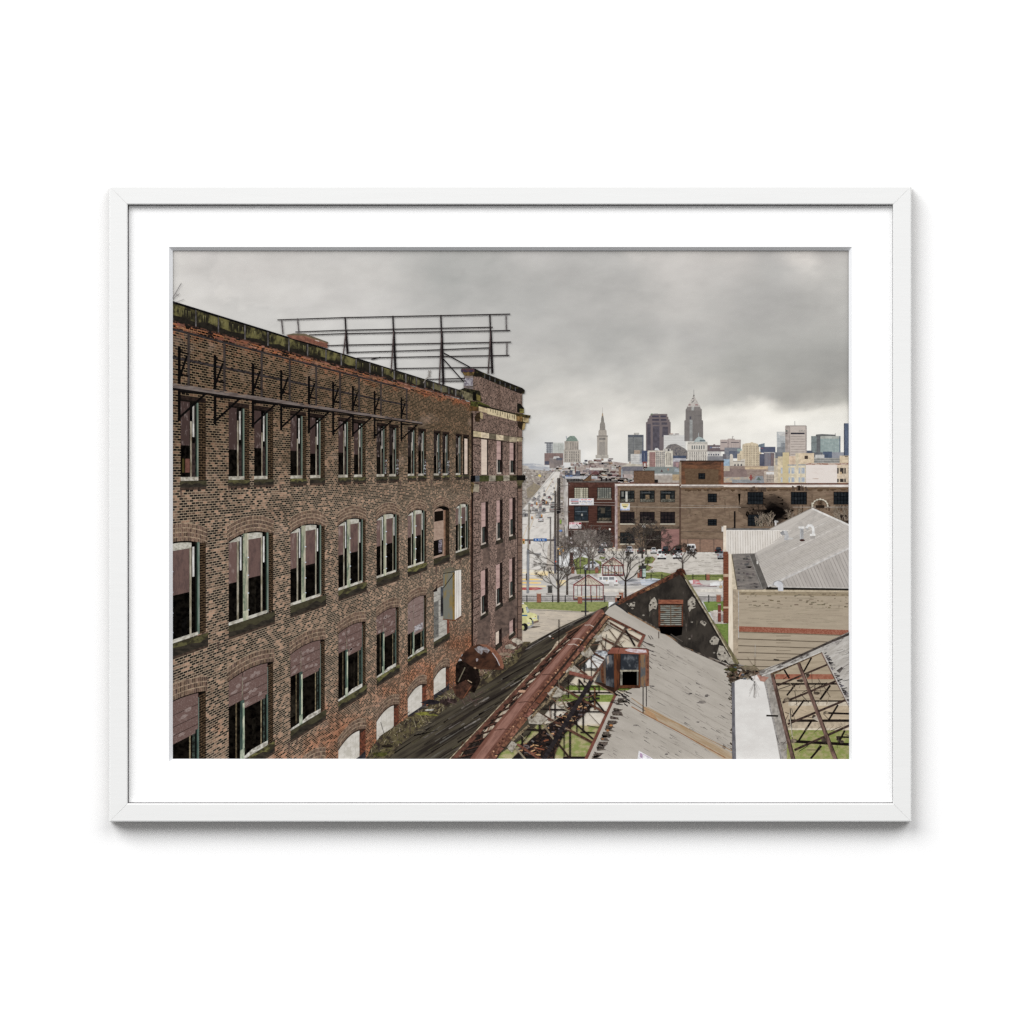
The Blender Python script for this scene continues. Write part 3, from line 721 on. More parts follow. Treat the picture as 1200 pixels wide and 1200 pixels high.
def d(p):
    p.rect(667, 612, 681.2, 619.4, (220, 214, 212)); p.rect(667, 612.2, 681.2, 614.6, (206, 120, 130), (224, 196, 198), tex=(.8, .5, 0)); p.rect(678.4, 612.6, 681, 614.4, (176, 34, 44)); p.line((675, 614), (679, 618), .9, (110, 100, 104)); p.rect(670, 616, 675, 616.7, (160, 162, 160)); p.rect(670, 617.4, 676, 618, (190, 160, 166))
single('sign', 'small white sign with a red top band', d, RED.o)

def d(p):
    p.rect(722.6, 566, 798, 643, (128, 108, 89), (108, 90, 74), tex=(.15, .6, 0)); p.rect(722.6, 570, 727, 643, (120, 90, 70), (150, 122, 96), tex=(.5, .3, 0))
    for i in range(150):
        x, y = U(723, 796), U(571, 642); p.rect(x, y, x + U(1.5, 4), y + .55, jit((120, 100, 83), 16), k=2)
    for i in range(24):
        x = U(724, 794); y0 = U(571, 620); p.poly([(x, y0), (x + U(1, 4), y0), (x + U(.6, 2), y0 + U(5, 20))], (98, 82, 68), (118, 98, 80), tex=(.4, .3, 0), k=3 + i % 3)
    p.k = 6; p.rect(721, 567, 798, 569.4, (224, 216, 208), (196, 186, 178), tex=(.3, .4, 0)); p.rect(721, 565.8, 798, 567, (132, 78, 56), (96, 60, 48), tex=(.3, .4, 0)); p.rect(723, 569.4, 798, 571.4, (96, 74, 58), (120, 94, 74), tex=(.5, .5, 0))
    p.rect(742.6, 551.6, 767, 566, (120, 88, 64), (100, 72, 54), tex=(.4, .6, 0)); p.rect(742.6, 551.4, 767, 552.4, (84, 64, 50)); p.rect(767, 562, 771, 565.6, (40, 38, 38))
    p.rect(722, 569, 723.6, 644, (176, 156, 156), (140, 116, 116), tex=(.2, .2, 0))
    p.rect(757, 622, 775, 644, (40, 34, 32), (58, 48, 44)); p.poly([(757, 621), (760, 618.6), (798, 617), (798, 619.4), (776, 620.4)], (110, 92, 76), (74, 62, 54))
    p.rect(775, 620, 798, 645, (158, 110, 102), (140, 96, 90), tex=(.1, .4, 0)); p.rect(796, 568, 799, 645, (96, 74, 62))
    p.line((722, 593.6), (798, 594.8), .5, (170, 156, 140)); p.line((722, 631), (776, 632.6), .4, (160, 146, 130)); p.rect(724, 612, 726, 640, (150, 124, 100), (110, 84, 66), tex=(.2, .8, 0)); p.rect(752.6, 615.6, 756.4, 619, (220, 214, 206)); p.rect(754, 619, 755, 624, (60, 56, 54)); p.line((722, 640.4), (798, 641.6), .4, (110, 94, 80))
TAN = Part('tan_brick_building', None, 'tan brick three storey building with large dark windows and a white parapet'); d(TAN); TAN.build(); lift(TAN)
ws = []
for r, (y0, y1) in enumerate(((575.4, 588), (600.4, 612.8), (624.4, 636.4))):
    for c, (x0, x1) in enumerate(((727.2, 743), (750.4, 766.6), (774.4, 790.4))):
        if r == 2 and c: continue
        w = Part('window', TAN.o, 'window with a pale curtain' if (r, c) == (0, 0) else None)
        sash(w, x0, y0, x1, y1, 4, 3, (40, 44, 46) if r != 1 else (42, 36, 38), (26, 28, 30), (104, 102, 96) if r == 0 else (84, 70, 60), (196, 186, 166) if r else None)
        if r == 0: w.rect(x0, y1 - 3.4, x1, y1, (74, 72, 64), (120, 116, 104), tex=(.6, .5, 0), th=(.45, .6))
        if (r, c) == (0, 0): w.rect(733, 576, 735.4, 588, (200, 198, 188)); w.rect(728.4, 576, 731, 582, (130, 130, 124))
        if (r, c) in ((0, 1), (0, 2)): w.rect(x0 + 6, 580, x0 + 10.6, 585, (140, 116, 86), (100, 84, 66)); w.rect(x0 + 2, 577, x0 + 12, 577.8, (86, 90, 92))
        w.build(); ws.append(w)
lift(*ws)
def d(p):
    p.rect(727, 589.6, 738, 598, (222, 222, 226)); p.poly([(728.2, 590), (736.8, 590), (736.4, 593), (732.4, 596.4), (728.6, 593)], (222, 208, 144)); p.rect(728.4, 591, 736.4, 592, (176, 150, 108), (210, 184, 130), tex=(1.3, .3, 0)); p.rect(730, 593, 734.4, 594, (88, 92, 66)); p.rect(727, 596.4, 738, 597.8, (120, 140, 190), (190, 196, 210), tex=(.7, .4, 0))
single('sign', 'white and yellow sign under the left window', d, TAN.o)

def d(p):
    p.rect(798, 566, 1000, 646, (134, 112, 92), (112, 92, 75), tex=(.1, .3, 0))
    for i in range(420):
        x, y = U(798, 994), U(573, 640); p.rect(x, y, x + U(2, 6), y + .55, jit((128, 107, 88), 15), k=1)
    for i in range(46):
        x = U(800, 994); y0 = U(572, 600); p.poly([(x, y0), (x + U(1, 5), y0), (x + U(1, 3), y0 + U(6, 26))], (104, 86, 70), (124, 103, 84), tex=(.4, .3, 0), k=2 + i % 4)
    p.k = 6
    p.rect(797, 566, 1000, 568, (128, 78, 58), (92, 62, 52), tex=(.15, .5, 0)); p.rect(797, 568, 1000, 570.8, (226, 218, 210), (200, 188, 178), tex=(.1, .4, 0)); p.rect(798, 570.8, 1000, 573.6, (98, 74, 54), (120, 94, 70), tex=(.2, .6, 0))
    for i in range(30):
        x = U(800, 994); p.blob(x, 574, U(1, 4), U(.6, 2), (92, 72, 54), k=5 + i % 3)
    p.k = 8
    p.rect(796.6, 540.4, 848, 570, (128, 82, 54), (98, 66, 48), tex=(.12, .25, 0), th=(.38, .62)); p.poly([(802, 549), (842, 550), (842, 569), (804, 569)], (112, 86, 62), (96, 74, 56), tex=(.3, .6, 0)); p.rect(796.6, 539.6, 848.6, 541.2, (66, 50, 42)); p.rect(797, 541, 848, 544.6, (78, 54, 42), (110, 70, 50), tex=(.2, .4, 0), th=(.4, .6)); p.rect(796, 541, 798.4, 568, (150, 130, 110)); p.rect(845, 542, 848, 568, (140, 84, 58))
    p.rect(798, 568, 848, 569.4, (220, 210, 202)); p.rect(798, 569.4, 848, 570.4, (110, 90, 76))
    for i in range(26):
        f = i / 25.
        g = f ** 1.1
        for j in range(2 if f < .6 else 1):
            p.blob(900 + f * 8 + U(-5, 5) * (1 - f), 596 + f * 5 + U(-3, 3) * (1 - f), (30 - 20 * f) * U(.8, 1.15), (17 - 10 * f) * U(.8, 1.15), mixc((126, 105, 86), (22, 18, 17), g), mixc((112, 92, 75), (16, 14, 14), g), n=18, rough=.28, tex=(.2, .5, 0), k=p.k + i)
    p.k += 26
    for x0, x1, y0 in ((877, 896, 572), (926, 946, 571), (876, 895, 593)):
        for i in range(7): x = U(x0, x1); p.poly([(x, y0 + 4), (x + U(2, 5), y0 + 4), (x + U(1, 4), y0 - U(0, 3)), (x, y0 - U(0, 2))], (74, 60, 50), (98, 80, 66), tex=(.5, .5, 0), k=p.k + i % 3)
    p.k += 3
    for i in range(12):
        x = U(930, 994); p.rect(x, 592, x + U(.8, 2.4), 592 + U(4, 14), (92, 70, 54), k=20)
    p.k = 21
    p.rect(860, 599, 862, 619.4, (30, 27, 27)); p.line((798, 592), (1000, 595.4), .5, (150, 138, 126)); p.line((798, 594.8), (1000, 594), .5, (176, 164, 152))
    p.rect(798, 631.4, 848, 647, (150, 118, 98), (132, 104, 88), tex=(.25, .5, 0)); p.line((798, 623), (848, 623.4), .6, (96, 80, 70)); p.line((798, 631.6), (848, 631.8), .5, (80, 70, 64))
    for x in (806, 820.4, 836.6): p.rect(x - .3, 632, x + .3, 647, (80, 70, 64), k=28)
    p.k = 29
    p.rect(982, 603, 1000, 615, (44, 36, 33), (92, 76, 62)); p.blob(986, 613, 9, 3, (52, 40, 34), (90, 72, 56))
LONG = Part('long_brick_building', None, 'long brown brick building with a soot stain and a raised rusty block'); d(LONG); LONG.build(); lift(LONG)
ws = []
for x0, y0, x1, y1, nx in ((830, 579, 839.5, 588, 3), (830, 608.8, 839.4, 615.4, 3), (876.6, 577, 894, 590.6, 5), (927.4, 577, 945, 590.6, 5), (977.4, 577, 1000, 590.6, 6), (876.8, 603.2, 894, 616, 4), (819, 555, 825.8, 561, 2)):
    w = Part('window', LONG.o); sash(w, x0, y0, x1, y1, nx, 3, (34, 38, 42), (18, 20, 22), (70, 74, 76)); w.build(); ws.append(w)
lift(*ws)

# ---- street life
def car(p, x, y, w, h, c, back=True, van=False):
    """one parked vehicle, its wheels at y"""
    dk = (38, 38, 42)
    p.rect(x - w * .46, y - h * .3, x + w * .46, y + .3, (60, 56, 54))  # contact shadow drawn in ink below the body
    if van:
        p.poly([(x - w * .5, y - h * .1), (x - w * .5, y - h * .55), (x - w * .42, y - h * .96), (x - w * .3, y - h), (x + w * .3, y - h), (x + w * .42, y - h * .96), (x + w * .5, y - h * .55), (x + w * .5, y - h * .1)], c, mulc(c, .9))
        p.rect(x - w * .36, y - h * .84, x - w * .03, y - h * .55, (70, 74, 80)); p.rect(x + w * .03, y - h * .84, x + w * .36, y - h * .55, (70, 74, 80))
    else:
        p.poly([(x - w * .5, y - h * .12), (x - w * .5, y - h * .52), (x - w * .36, y - h * .62), (x - w * .26, y - h), (x + w * .26, y - h), (x + w * .36, y - h * .62), (x + w * .5, y - h * .52), (x + w * .5, y - h * .12)], c, mulc(c, .88))
        p.poly([(x - w * .32, y - h * .62), (x - w * .23, y - h * .93), (x + w * .23, y - h * .93), (x + w * .32, y - h * .62)], (66, 72, 80))
    p.rect(x - w * .48, y - h * .5, x - w * .32, y - h * .36, (176, 60, 56) if back else (236, 232, 220)); p.rect(x + w * .32, y - h * .5, x + w * .48, y - h * .36, (176, 60, 56) if back else (236, 232, 220))
    p.rect(x - w * .14, y - h * .36, x + w * .14, y - h * .22, mulc(c, .75)); p.rect(x - w * .44, y - h * .14, x + w * .44, y - h * .04, (70, 68, 68))
    p.rect(x - w * .42, y - h * .1, x - w * .26, y + .4, dk); p.rect(x + w * .26, y - h * .1, x + w * .42, y + .4, dk)
CARS = [(737.6, 648, 9.8, 8, (206, 206, 210), 0, 'silver car beside the tan building'), (751, 648.4, 9, 7, (92, 84, 82), 0, 'dark car behind the bare tree'), (707.4, 641, 8, 5.4, (198, 196, 196), 0, 'white car at the garage door'), (704.6, 648, 8.6, 8.4, (96, 96, 98), 0, 'grey car by the garage door'), (766, 648.4, 8, 7, (214, 212, 210), 0, 'white car before the dark doorway'), (780, 648.6, 9.6, 8.6, (52, 56, 58), 0, 'dark car before the pink shed'), (795, 647, 9, 7.4, (44, 42, 44), 0, 'black car behind the white van'),
        (775.4, 655, 11, 11.4, (228, 226, 222), 1, 'white van with two rear windows'), (793.8, 654.6, 11.4, 12, (226, 224, 222), 1, 'white van parked right of the other white van'), (810, 648.4, 11, 11, (232, 230, 228), 1, 'white van standing alone by the brick wall'), (842, 648, 9, 7, (50, 46, 48), 0, 'black car at the right end of the lot'), (844.6, 655, 8, 11, (150, 152, 156), 0, 'grey car by the brick pillar')]
ps = []
for x, y, w, h, c, v, lb in CARS:
    p = Part('parked_car', None, lb); car(p, x, y, w, h, c, True, bool(v)); p.build(); ps.append(p)
lift(*ps)
def d(p):   # side view saloon
    p.rect(687, 666, 703, 668.4, (120, 112, 104))  # ground shadow inked beneath the saloon
    p.poly([(684, 667), (684, 662.6), (689, 660.8), (692, 657.4), (697, 656.8), (700, 660), (703, 661.6), (703.4, 666.6)], (206, 206, 208), (180, 182, 186)); p.poly([(690, 661), (692.6, 658.4), (696.6, 658), (698.6, 661)], (84, 90, 98)); p.blob(688, 666.8, 1.5, 1.5, (44, 44, 46), rough=.05); p.blob(698.4, 666.8, 1.5, 1.5, (44, 44, 46), rough=.05); p.rect(701.8, 661.6, 703.4, 663, (180, 60, 60))
single('parked_car', 'silver saloon seen from its side under the bare trees', d)
def d(p):   # white suv in the street
    p.rect(702, 683, 724, 686, (150, 142, 134)); p.poly([(700.6, 684), (700.8, 678.6), (703, 675.2), (720, 675), (723.6, 679), (724.4, 684.8)], (230, 228, 226), (214, 212, 210));  # first strip is the car's shadow inked on the road
    for x0, x1 in ((702.4, 705.4), (706.6, 712.4), (713.6, 719.6)): p.rect(x0, 676.2, x1, 679.4, (134, 136, 138), k=3)
    p.k = 4; p.rect(721.6, 680, 723.4, 681.8, (196, 60, 80)); p.blob(705.4, 684.6, 2, 2, (150, 146, 142), (80, 78, 78), rough=.1); p.rect(713.6, 682.4, 719.6, 687.6, (206, 202, 198), (180, 176, 172)); p.blob(711, 680.6, .8, .6, (214, 180, 90))
single('passing_car', 'white sport utility car passing on the cross street', d)
def d(p):
    p.poly([(724, 681), (740, 677.6), (752, 679), (757, 683), (748, 686), (728, 686)], (150, 150, 156), (204, 202, 200), tex=(.06, .6, 0), th=(.35, .7)); p.poly([(732, 679.4), (744, 678), (748, 681), (734, 682.4)], (84, 86, 92), (150, 150, 152), tex=(.08, .5, 0)); p.rect(738, 684, 756, 685.4, (96, 94, 96), (180, 176, 172), tex=(.1, .3, 0))
single('passing_car', 'smeared grey car passing behind the white one', d)
def d(p):
    p.poly([(750, 680), (764, 677.4), (776, 679), (784, 683), (768, 686), (752, 686)], (172, 182, 196), (206, 206, 208), tex=(.06, .6, 0), th=(.35, .7)); p.rect(756, 679.6, 772, 681.4, (110, 118, 130), (190, 196, 204), tex=(.08, .5, 0))
single('passing_car', 'smeared pale blue car passing near the gable', d)
def d(p):
    p.poly([(806, 682), (812, 679), (819, 680), (821, 684), (828, 685.6), (808, 687)], (206, 96, 104), (196, 186, 184), tex=(.1, .5, 0), th=(.4, .7)); p.rect(808, 684.8, 840, 687.4, (140, 116, 120), (200, 192, 188), tex=(.08, .5, 0)); p.rect(806, 680, 812, 684, (222, 214, 212))
single('passing_car', 'smeared red car right of the gable', d)
def d(p):
    p.poly([(832, 683.6), (840, 681), (847, 682), (847, 686.4), (832, 686.4)], (236, 236, 236), (196, 194, 192), tex=(.1, .5, 0))
single('passing_car', 'smeared white car by the brick pillar', d)
ps = []
for i in range(46):
    f = R() ** .7
    y = 560 + f * 46
    xl, xr = 650 - (y - 553) * .86 + 1, 655 - (y - 553) * .13 - 1
    x = U(xl + 1, xr - 1)
    if y > 598: x = max(x, 614)
    s = .5 + f * 1.5
    c = random.choice([(150, 146, 146), (186, 183, 180), (118, 114, 116), (176, 128, 122), (160, 156, 156), (200, 197, 193), (166, 160, 156)])
    p = Part('distant_car'); p.rect(x - s, y - s * .6, x + s, y + s * .7, c); p.rect(x - s * .7, y - s * 1.2, x + s * .7, y - s * .5, mixc(c, (110, 112, 116), .5)); p.rect(x - s, y + s * .4, x + s, y + s * .9, mixc(c, (160, 156, 150), .5)); p.build(); ps.append(p)
for x, y, s, c in ((633.8, 608.5, 3.1, (196, 196, 196)), (641, 590, 2.1, (128, 126, 128)), (637.6, 597, 2.1, (150, 150, 152)), (636.4, 586.4, 1.7, (104, 76, 76)), (626.6, 584.8, 1.7, (130, 130, 134)), (648, 591, 3, (176, 172, 168)), (647, 596.5, 3, (168, 162, 156)), (643.8, 582.6, 1.6, (124, 84, 84)), (638, 580, 1.4, (120, 116, 118))):
    p = Part('distant_car', None, 'pale car nearest on the avenue' if s > 3.05 else None); p.rect(x - s, y + s * .3, x + s, y + s * .9, (110, 104, 100)); p.rect(x - s, y - s * .4, x + s, y + s * .6, c); p.poly([(x - s * .7, y - s * .4), (x - s * .5, y - s), (x + s * .5, y - s), (x + s * .7, y - s * .4)], (92, 94, 98)); p.rect(x - s * .9, y, x - s * .6, y + s * .3, (196, 60, 56)); p.rect(x + s * .6, y, x + s * .9, y + s * .3, (196, 60, 56)); p.build(); ps.append(p)  # lowest strip is a shadow inked under the car
lift(*ps)
# ambulances
def amb(p, ox, oy, s=1.0, back=True):
    y = lambda v: oy + v * s
    x = lambda v: ox + v * s
    p.poly([(x(-4), y(26)), (x(10), y(27)), (x(22), y(27.5)), (x(14), y(29)), (x(-4), y(30))], (110, 98, 86))  # ambulance's shadow inked on the ground
    Y = (222, 218, 150); Yd = (190, 184, 122)
    if back:
        p.poly([(x(-8), y(22)), (x(-8), y(3)), (x(3), y(1.4)), (x(6), y(3)), (x(9.4), y(11)), (x(16), y(12.6)), (x(19), y(15)), (x(19.4), y(22)), (x(14), y(24)), (x(12), y(22.6))], Y, Yd, tex=(.15, .15, 0))
        p.poly([(x(4.4), y(4.6)), (x(6.8), y(4.4)), (x(9.2), y(11)), (x(6), y(12))], (86, 96, 98), (170, 178, 178)); p.poly([(x(-2), y(6)), (x(1.6), y(6)), (x(2.4), y(11.6)), (x(-2), y(11.6))], (60, 62, 60)); p.rect(x(0), y(13.8), x(6.6), y(15.4), (58, 112, 160)); p.rect(x(-1), y(-.4), x(2.6), y(1.4), (232, 228, 220))
        p.rect(x(18), y(14.6), x(19.8), y(19.4), (136, 140, 146)); p.poly([(x(12.6), y(22)), (x(19.6), y(20)), (x(19.8), y(22)), (x(14), y(24))], (140, 116, 96)); p.blob(x(10), y(20), 2.4 * s, 2.8 * s, (44, 42, 40), rough=.08); p.rect(x(12.6), y(17.4), x(16), y(18.8), (206, 208, 206)); p.rect(x(15.2), y(15.6), x(16.4), y(16.6), (186, 70, 50))
    else:
        p.poly([(x(-8), y(24)), (x(-8), y(17.4)), (x(4), y(17)), (x(9.6), y(19)), (x(11.4), y(21)), (x(11.6), y(26)), (x(6), y(27.4)), (x(4), y(25))], (226, 222, 156), Yd, tex=(.15, .15, 0)); p.blob(x(2.8), y(28), 4 * s, 4.6 * s, (40, 40, 40), rough=.06); p.blob(x(.6), y(29), 2 * s, 2.6 * s, (206, 200, 120), (150, 148, 110), rough=.06); p.poly([(x(6), y(27.6)), (x(12), y(25)), (x(13), y(27)), (x(7), y(30.4))], (176, 174, 172), (120, 118, 116)); p.rect(x(6), y(23), x(9), y(24.4), (200, 192, 196)); p.rect(x(9.6), y(24), x(11), y(25), (60, 62, 70)); p.poly([(x(10.8), y(21)), (x(13), y(20)), (x(13.4), y(24.4)), (x(11.6), y(25))], (110, 114, 122))
single('ambulance', 'pale yellow ambulance nose with a blue stripe beside the factory corner', lambda p: amb(p, 611.5, 706.6, 1.0, True))
single('ambulance', 'nearer yellow ambulance bonnet cut off by the factory corner', lambda p: amb(p, 612, 706.6, 1.0, False))
def d(p):
    p.rect(683, 770, 720, 786, (120, 112, 102)); p.poly([(676, 782), (676, 775), (682, 770.4), (690, 769), (700, 764), (720, 764), (722, 784)], (226, 224, 220), (204, 202, 198)); p.poly([(694, 769), (699, 762), (718, 761), (720, 768)], (120, 126, 132), (196, 200, 204), tex=(.3, .4, 0)); p.rect(692, 774, 720, 775, (176, 174, 172)); p.blob(684.4, 781, 3.6, 4, (74, 74, 74), (120, 120, 118), rough=.05); p.rect(697, 783, 720, 786, (86, 80, 74))  # first strip is the car's shadow inked on the yard
single('white_pickup', 'white car parked below the open roof truss', d)

# bus shelters
def shelter(p, x0, x1, yt, ye, yb, big):
    m = (142, 66, 66); xm = (x0 + x1) / 2
    p.rect(x0, ye, x1, yb, (206, 202, 194), (176, 172, 166), tex=(.2, .3, 0)); p.rect(x0 + 1, yb - 4.4, x1 - 1, yb - 3, (186, 166, 132)); p.rect(x0, yb - 2.4, x1, yb, (140, 132, 128))
    p.poly([(x0, ye), (xm, yt + 1), (x1, ye)], (206, 198, 178), (170, 158, 140), tex=(.7, .4, 0))
    for i in range(7): p.line((xm, yt + 1.6), (x0 + (x1 - x0) * (i + .5) / 7, ye), .5, (160, 120, 104), k=4)
    p.k = 5
    if big: p.poly([(xm, yt), (xm + 2.6, yt - 1.2), (x1 + 3, ye - 2), (x1 + .6, ye - .4)], (206, 204, 202), (186, 184, 182)); p.poly([(x0 - 5, ye - 2.4), (xm - 6, yt + 3.2), (xm, yt), (x0 - .6, ye - .4)], (196, 192, 188))
    p.line((x0 - .6, ye), (xm, yt), 1.4, m); p.line((xm, yt), (x1 + .6, ye), 1.4, m); p.rect(x0, ye - .3, x1, ye + .9, m); p.rect(x0, yb - .9, x1, yb + .3, (124, 56, 60))
    for f, w in ((0, 1.0), (.13, .5), (.27, .9), (.42, .5), (.58, 1.0), (.78, .9), (.88, .5), (1, 1.0)): x = x0 + (x1 - x0) * f; p.rect(x - w * .55, ye, x + w * .55, yb, m if w > .6 else (70, 62, 60), k=12)
    p.k = 13
single('bus_shelter', 'red framed glass bus shelter behind the street', lambda p: shelter(p, 706.4, 730.4, 653.6, 662.6, 674.6, False))
single('bus_shelter', 'larger red framed glass bus shelter nearest the factory', lambda p: shelter(p, 672.4, 706.8, 674, 685.6, 702.8, True))
def d(p):
    c = (50, 48, 50)
    p.line((612, 698.6), (674, 698.4), .6, c); p.line((612, 704), (712, 704), .4, (110, 104, 100)); p.line((704, 699), (722, 699), .5, c)
    for x in (617.4, 647.6, 662.4, 693, 708.6): p.rect(x - .5, 697.6, x + .5, 705.6, c, k=3)
    p.k = 4
    p.line((676, 666), (704, 666), .5, (86, 92, 60))
    for x in (680, 685, 691, 701): p.rect(x - .3, 664, x + .3, 672, (70, 76, 56), k=5)
    p.k = 6; p.line((757, 674.6), (790, 675), .4, (70, 76, 50)); p.line((806, 675), (852, 675), .4, (70, 76, 50)); p.line((818, 699), (846, 699.6), .5, (90, 86, 84))
    for x in (763, 775.6, 812, 827, 848): p.rect(x - .4, 672.6, x + .4, 679.4, (50, 52, 44), k=8)
    p.rect(830, 697, 831, 706, (60, 58, 58), k=9)
single('railing', 'thin black railing along the lawns', d)
ps = []
for x0, y0, x1, y1 in ((629, 695.4, 634, 706), (677, 699, 682.2, 707.2), (721, 700, 726, 706), (723, 697.6, 728, 704), (725.4, 694, 730.4, 702), (697.4, 664.6, 701.2, 671.4), (669.4, 664, 673, 672), (747, 671, 749.6, 677), (827.8, 672.6, 831.6, 680), (839.6, 697, 844.6, 705.6), (786.6, 671.6, 789, 676)):
    p = Part('brick_pillar'); p.rect(x0, y0, x1, y1, (164, 96, 72), (140, 80, 60), tex=(.5, .9, 0)); p.rect(x0 - .4, y0 - .8, x1 + .4, y0 + .5, (196, 180, 164)); p.build(); ps.append(p)
lift(*ps)
def d(p):
    p.poly([(617.4, 694.6), (618.2, 640), (619.4, 590), (621, 590), (620, 642), (619.6, 694.6)], (150, 142, 130), (126, 118, 108), tex=(.6, .1, 0)); p.poly([(617, 695), (617.4, 644), (620.4, 644), (619.8, 695)], (150, 152, 156), (120, 122, 126), tex=(.8, .1, 0)); p.line((612, 598.4), (628, 598.6), .6, (110, 100, 92)); p.rect(616.4, 672, 617.6, 680, (72, 66, 64))
single('utility_pole', 'wooden pole nearest the factory corner', d)
def d(p):
    for x, yt, yb, w in ((650.6, 575, 672, 2.0), (653.8, 560, 640, 2.0)): p.poly([(x - w * .4, yt), (x + w * .4, yt), (x + w * .6, yb), (x - w * .6, yb)], (92, 82, 76), (66, 58, 54), tex=(.8, .1, 0))
    p.rect(655, 560, 656.4, 600, (64, 58, 56)); p.rect(655, 595, 657, 601, (48, 40, 42)); p.rect(652.4, 597, 655, 602, (30, 28, 30))
    for y in (590.4, 593, 596): p.line((646, y + .8), (660, y), .5, (96, 88, 84))
    for a, b in (((612, 583), (652, 590)), ((612, 590), (650, 592)), ((655, 570), (668, 568)), ((652, 598), (668, 600)), ((612, 602), (650, 600))): p.line(a, b, .35, (150, 144, 138))
single('utility_pole', 'pair of dark wooden poles with wires beside the avenue', d)
def d(p):
    p.rect(649.4, 630.6, 651, 672, (92, 92, 106), (76, 76, 90)); p.rect(612, 632, 651, 633.4, (86, 78, 82)); p.rect(649, 628.4, 650, 632, (110, 110, 116))
    p.rect(625.4, 630.9, 640.6, 634.2, (56, 106, 176)); p.text('E. 55 St.', 633, 632.5, 1.9, 11.5, (222, 228, 238))
    p.rect(612.4, 631.4, 614.8, 637.2, (206, 168, 90)); p.blob(613.6, 632.6, .9, .9, (232, 70, 60), rough=.1); p.rect(613, 634, 614.2, 636.4, (60, 50, 40)); p.rect(620, 633.6, 621.6, 637.4, (120, 70, 70)); p.blob(651.4, 658, .9, 1.1, (232, 84, 48), rough=.1)
    for x, y in ((623.4, 606.6), (634.8, 604.4), (629, 590.2), (640.2, 588.6)): p.rect(x - .8, y - 1.6, x + .8, y + 1.8, (216, 148, 70), k=11); p.rect(x - .5, y + .4, x + .5, y + 1.6, (150, 70, 50), k=12)
single('traffic_signal', 'traffic signal arm with a blue street name sign', d)
def d(p):
    p.rect(653, 643.6, 654.8, 706, (64, 58, 58)); p.line((655, 645), (666, 638.6), 1.1, (206, 206, 206)); p.rect(653.6, 642.4, 656.6, 644, (222, 172, 90)); p.rect(658, 640, 661, 641.6, (222, 172, 90)); p.rect(655.2, 645.6, 656.8, 650, (216, 160, 80)); p.rect(659.4, 643, 661, 646.8, (206, 150, 80)); p.blob(669.4, 630.8, 1, 1.6, (226, 222, 222)); p.poly([(666, 638), (667, 634.6), (671.6, 634.6), (673, 639)], (200, 192, 194), (150, 90, 96), tex=(.4, .8, 0), th=(.5, .6)); p.rect(644.4, 606, 645.6, 655, (112, 104, 100)); p.line((641.4, 606.6), (646, 606), 1.2, (126, 122, 122)); p.rect(667.6, 647, 671.6, 664, (120, 80, 70), (60, 48, 46), tex=(.3, .9, 0), th=(.45, .55)); p.rect(661, 617, 661.6, 640, (120, 112, 108)); p.blob(657, 622, 1.8, 1.2, (96, 130, 190)); p.rect(656, 609, 658, 613.6, (140, 170, 70))
single('street_lamp', 'leaning lamp posts and small signs beside the avenue', d)
def d(p):
    p.rect(685.4, 668, 687, 727, (40, 40, 44), (58, 58, 62)); p.blob(686.2, 666.6, 1.2, 1.6, (110, 110, 116), rough=.1)
single('street_lamp', 'thin black lamp post rising before the nearer bus shelter', d)
def d(p):
    p.rect(642, 687, 647, 695, (62, 60, 58), (84, 82, 78)); p.rect(641.6, 686, 647.4, 687.4, (90, 88, 84)); p.rect(640, 695, 648, 696.6, (180, 172, 164))
single('litter_bin', 'dark litter bin beside a bare tree', d)
def d(p):
    p.rect(752, 660, 754.2, 678, (50, 48, 48)); p.rect(749.4, 664, 756.8, 677, (58, 58, 58)); p.poly([(748.6, 665.4), (749.6, 663), (756.4, 662.6), (757.8, 665)], (66, 66, 68)); p.rect(753, 666.6, 756.8, 676, (176, 196, 186), (140, 160, 150)); p.rect(750, 667, 752, 676, (150, 90, 84))
single('advertising_kiosk', 'dark kiosk with a pale lit panel', d)
def d(p):
    p.rect(841.4, 708, 844.8, 728.6, (138, 66, 54), (116, 52, 46)); p.rect(841.4, 717, 844.8, 718.6, (186, 150, 140)); p.rect(841, 707.4, 845, 709, (176, 168, 160))
    p.blob(844, 679.6, 1.8, 1.8, (240, 226, 190), rough=.05); p.blob(844.6, 687.4, 1.7, 1.7, (214, 180, 130), rough=.05); p.rect(843.6, 680, 844.4, 688, (200, 196, 188))
single('globe_lamp', 'globe lamps and a red post beside the brick pillar', d)

# bare winter trees
def twigs(p, x, y, ang, L, w, dep, c, spread=.55):
    x2, y2 = x + math.cos(ang) * L, y - math.sin(ang) * L
    p.line((x, y), (x2, y2), w, jit(c, 10), w2=w * .72, k=p.k + dep * 2 + int(R() * 3))
    if dep <= 0: return
    for i in range(2 if R() < .5 else 3):
        twigs(p, x2, y2, ang + U(-spread, spread) * 1.25, L * U(.62, .86), max(.28, w * .64), dep - 1, c, spread)
def tree(x, y, h, tw, dep, label, c=(74, 64, 58), lean=0, tr=.34, spread=.55):
    p = Part('bare_tree', None, label)
    p.poly([(x - tw * .6, y), (x - tw * .42, y - h * tr), (x + tw * .42, y - h * tr), (x + tw * .6, y)], c, mulc(c, .7))
    for a in (2.45, 1.95, 1.5, 1.1, .7):
        twigs(p, x, y - h * tr * U(.85, 1.05), a + U(-.15, .15) + lean, h * .25 * U(.8, 1.15), tw * .5, dep, c, spread)
    p.k = 0
    p.build(); TREES.append(p); LEVEL[0] += 4
TREES = []
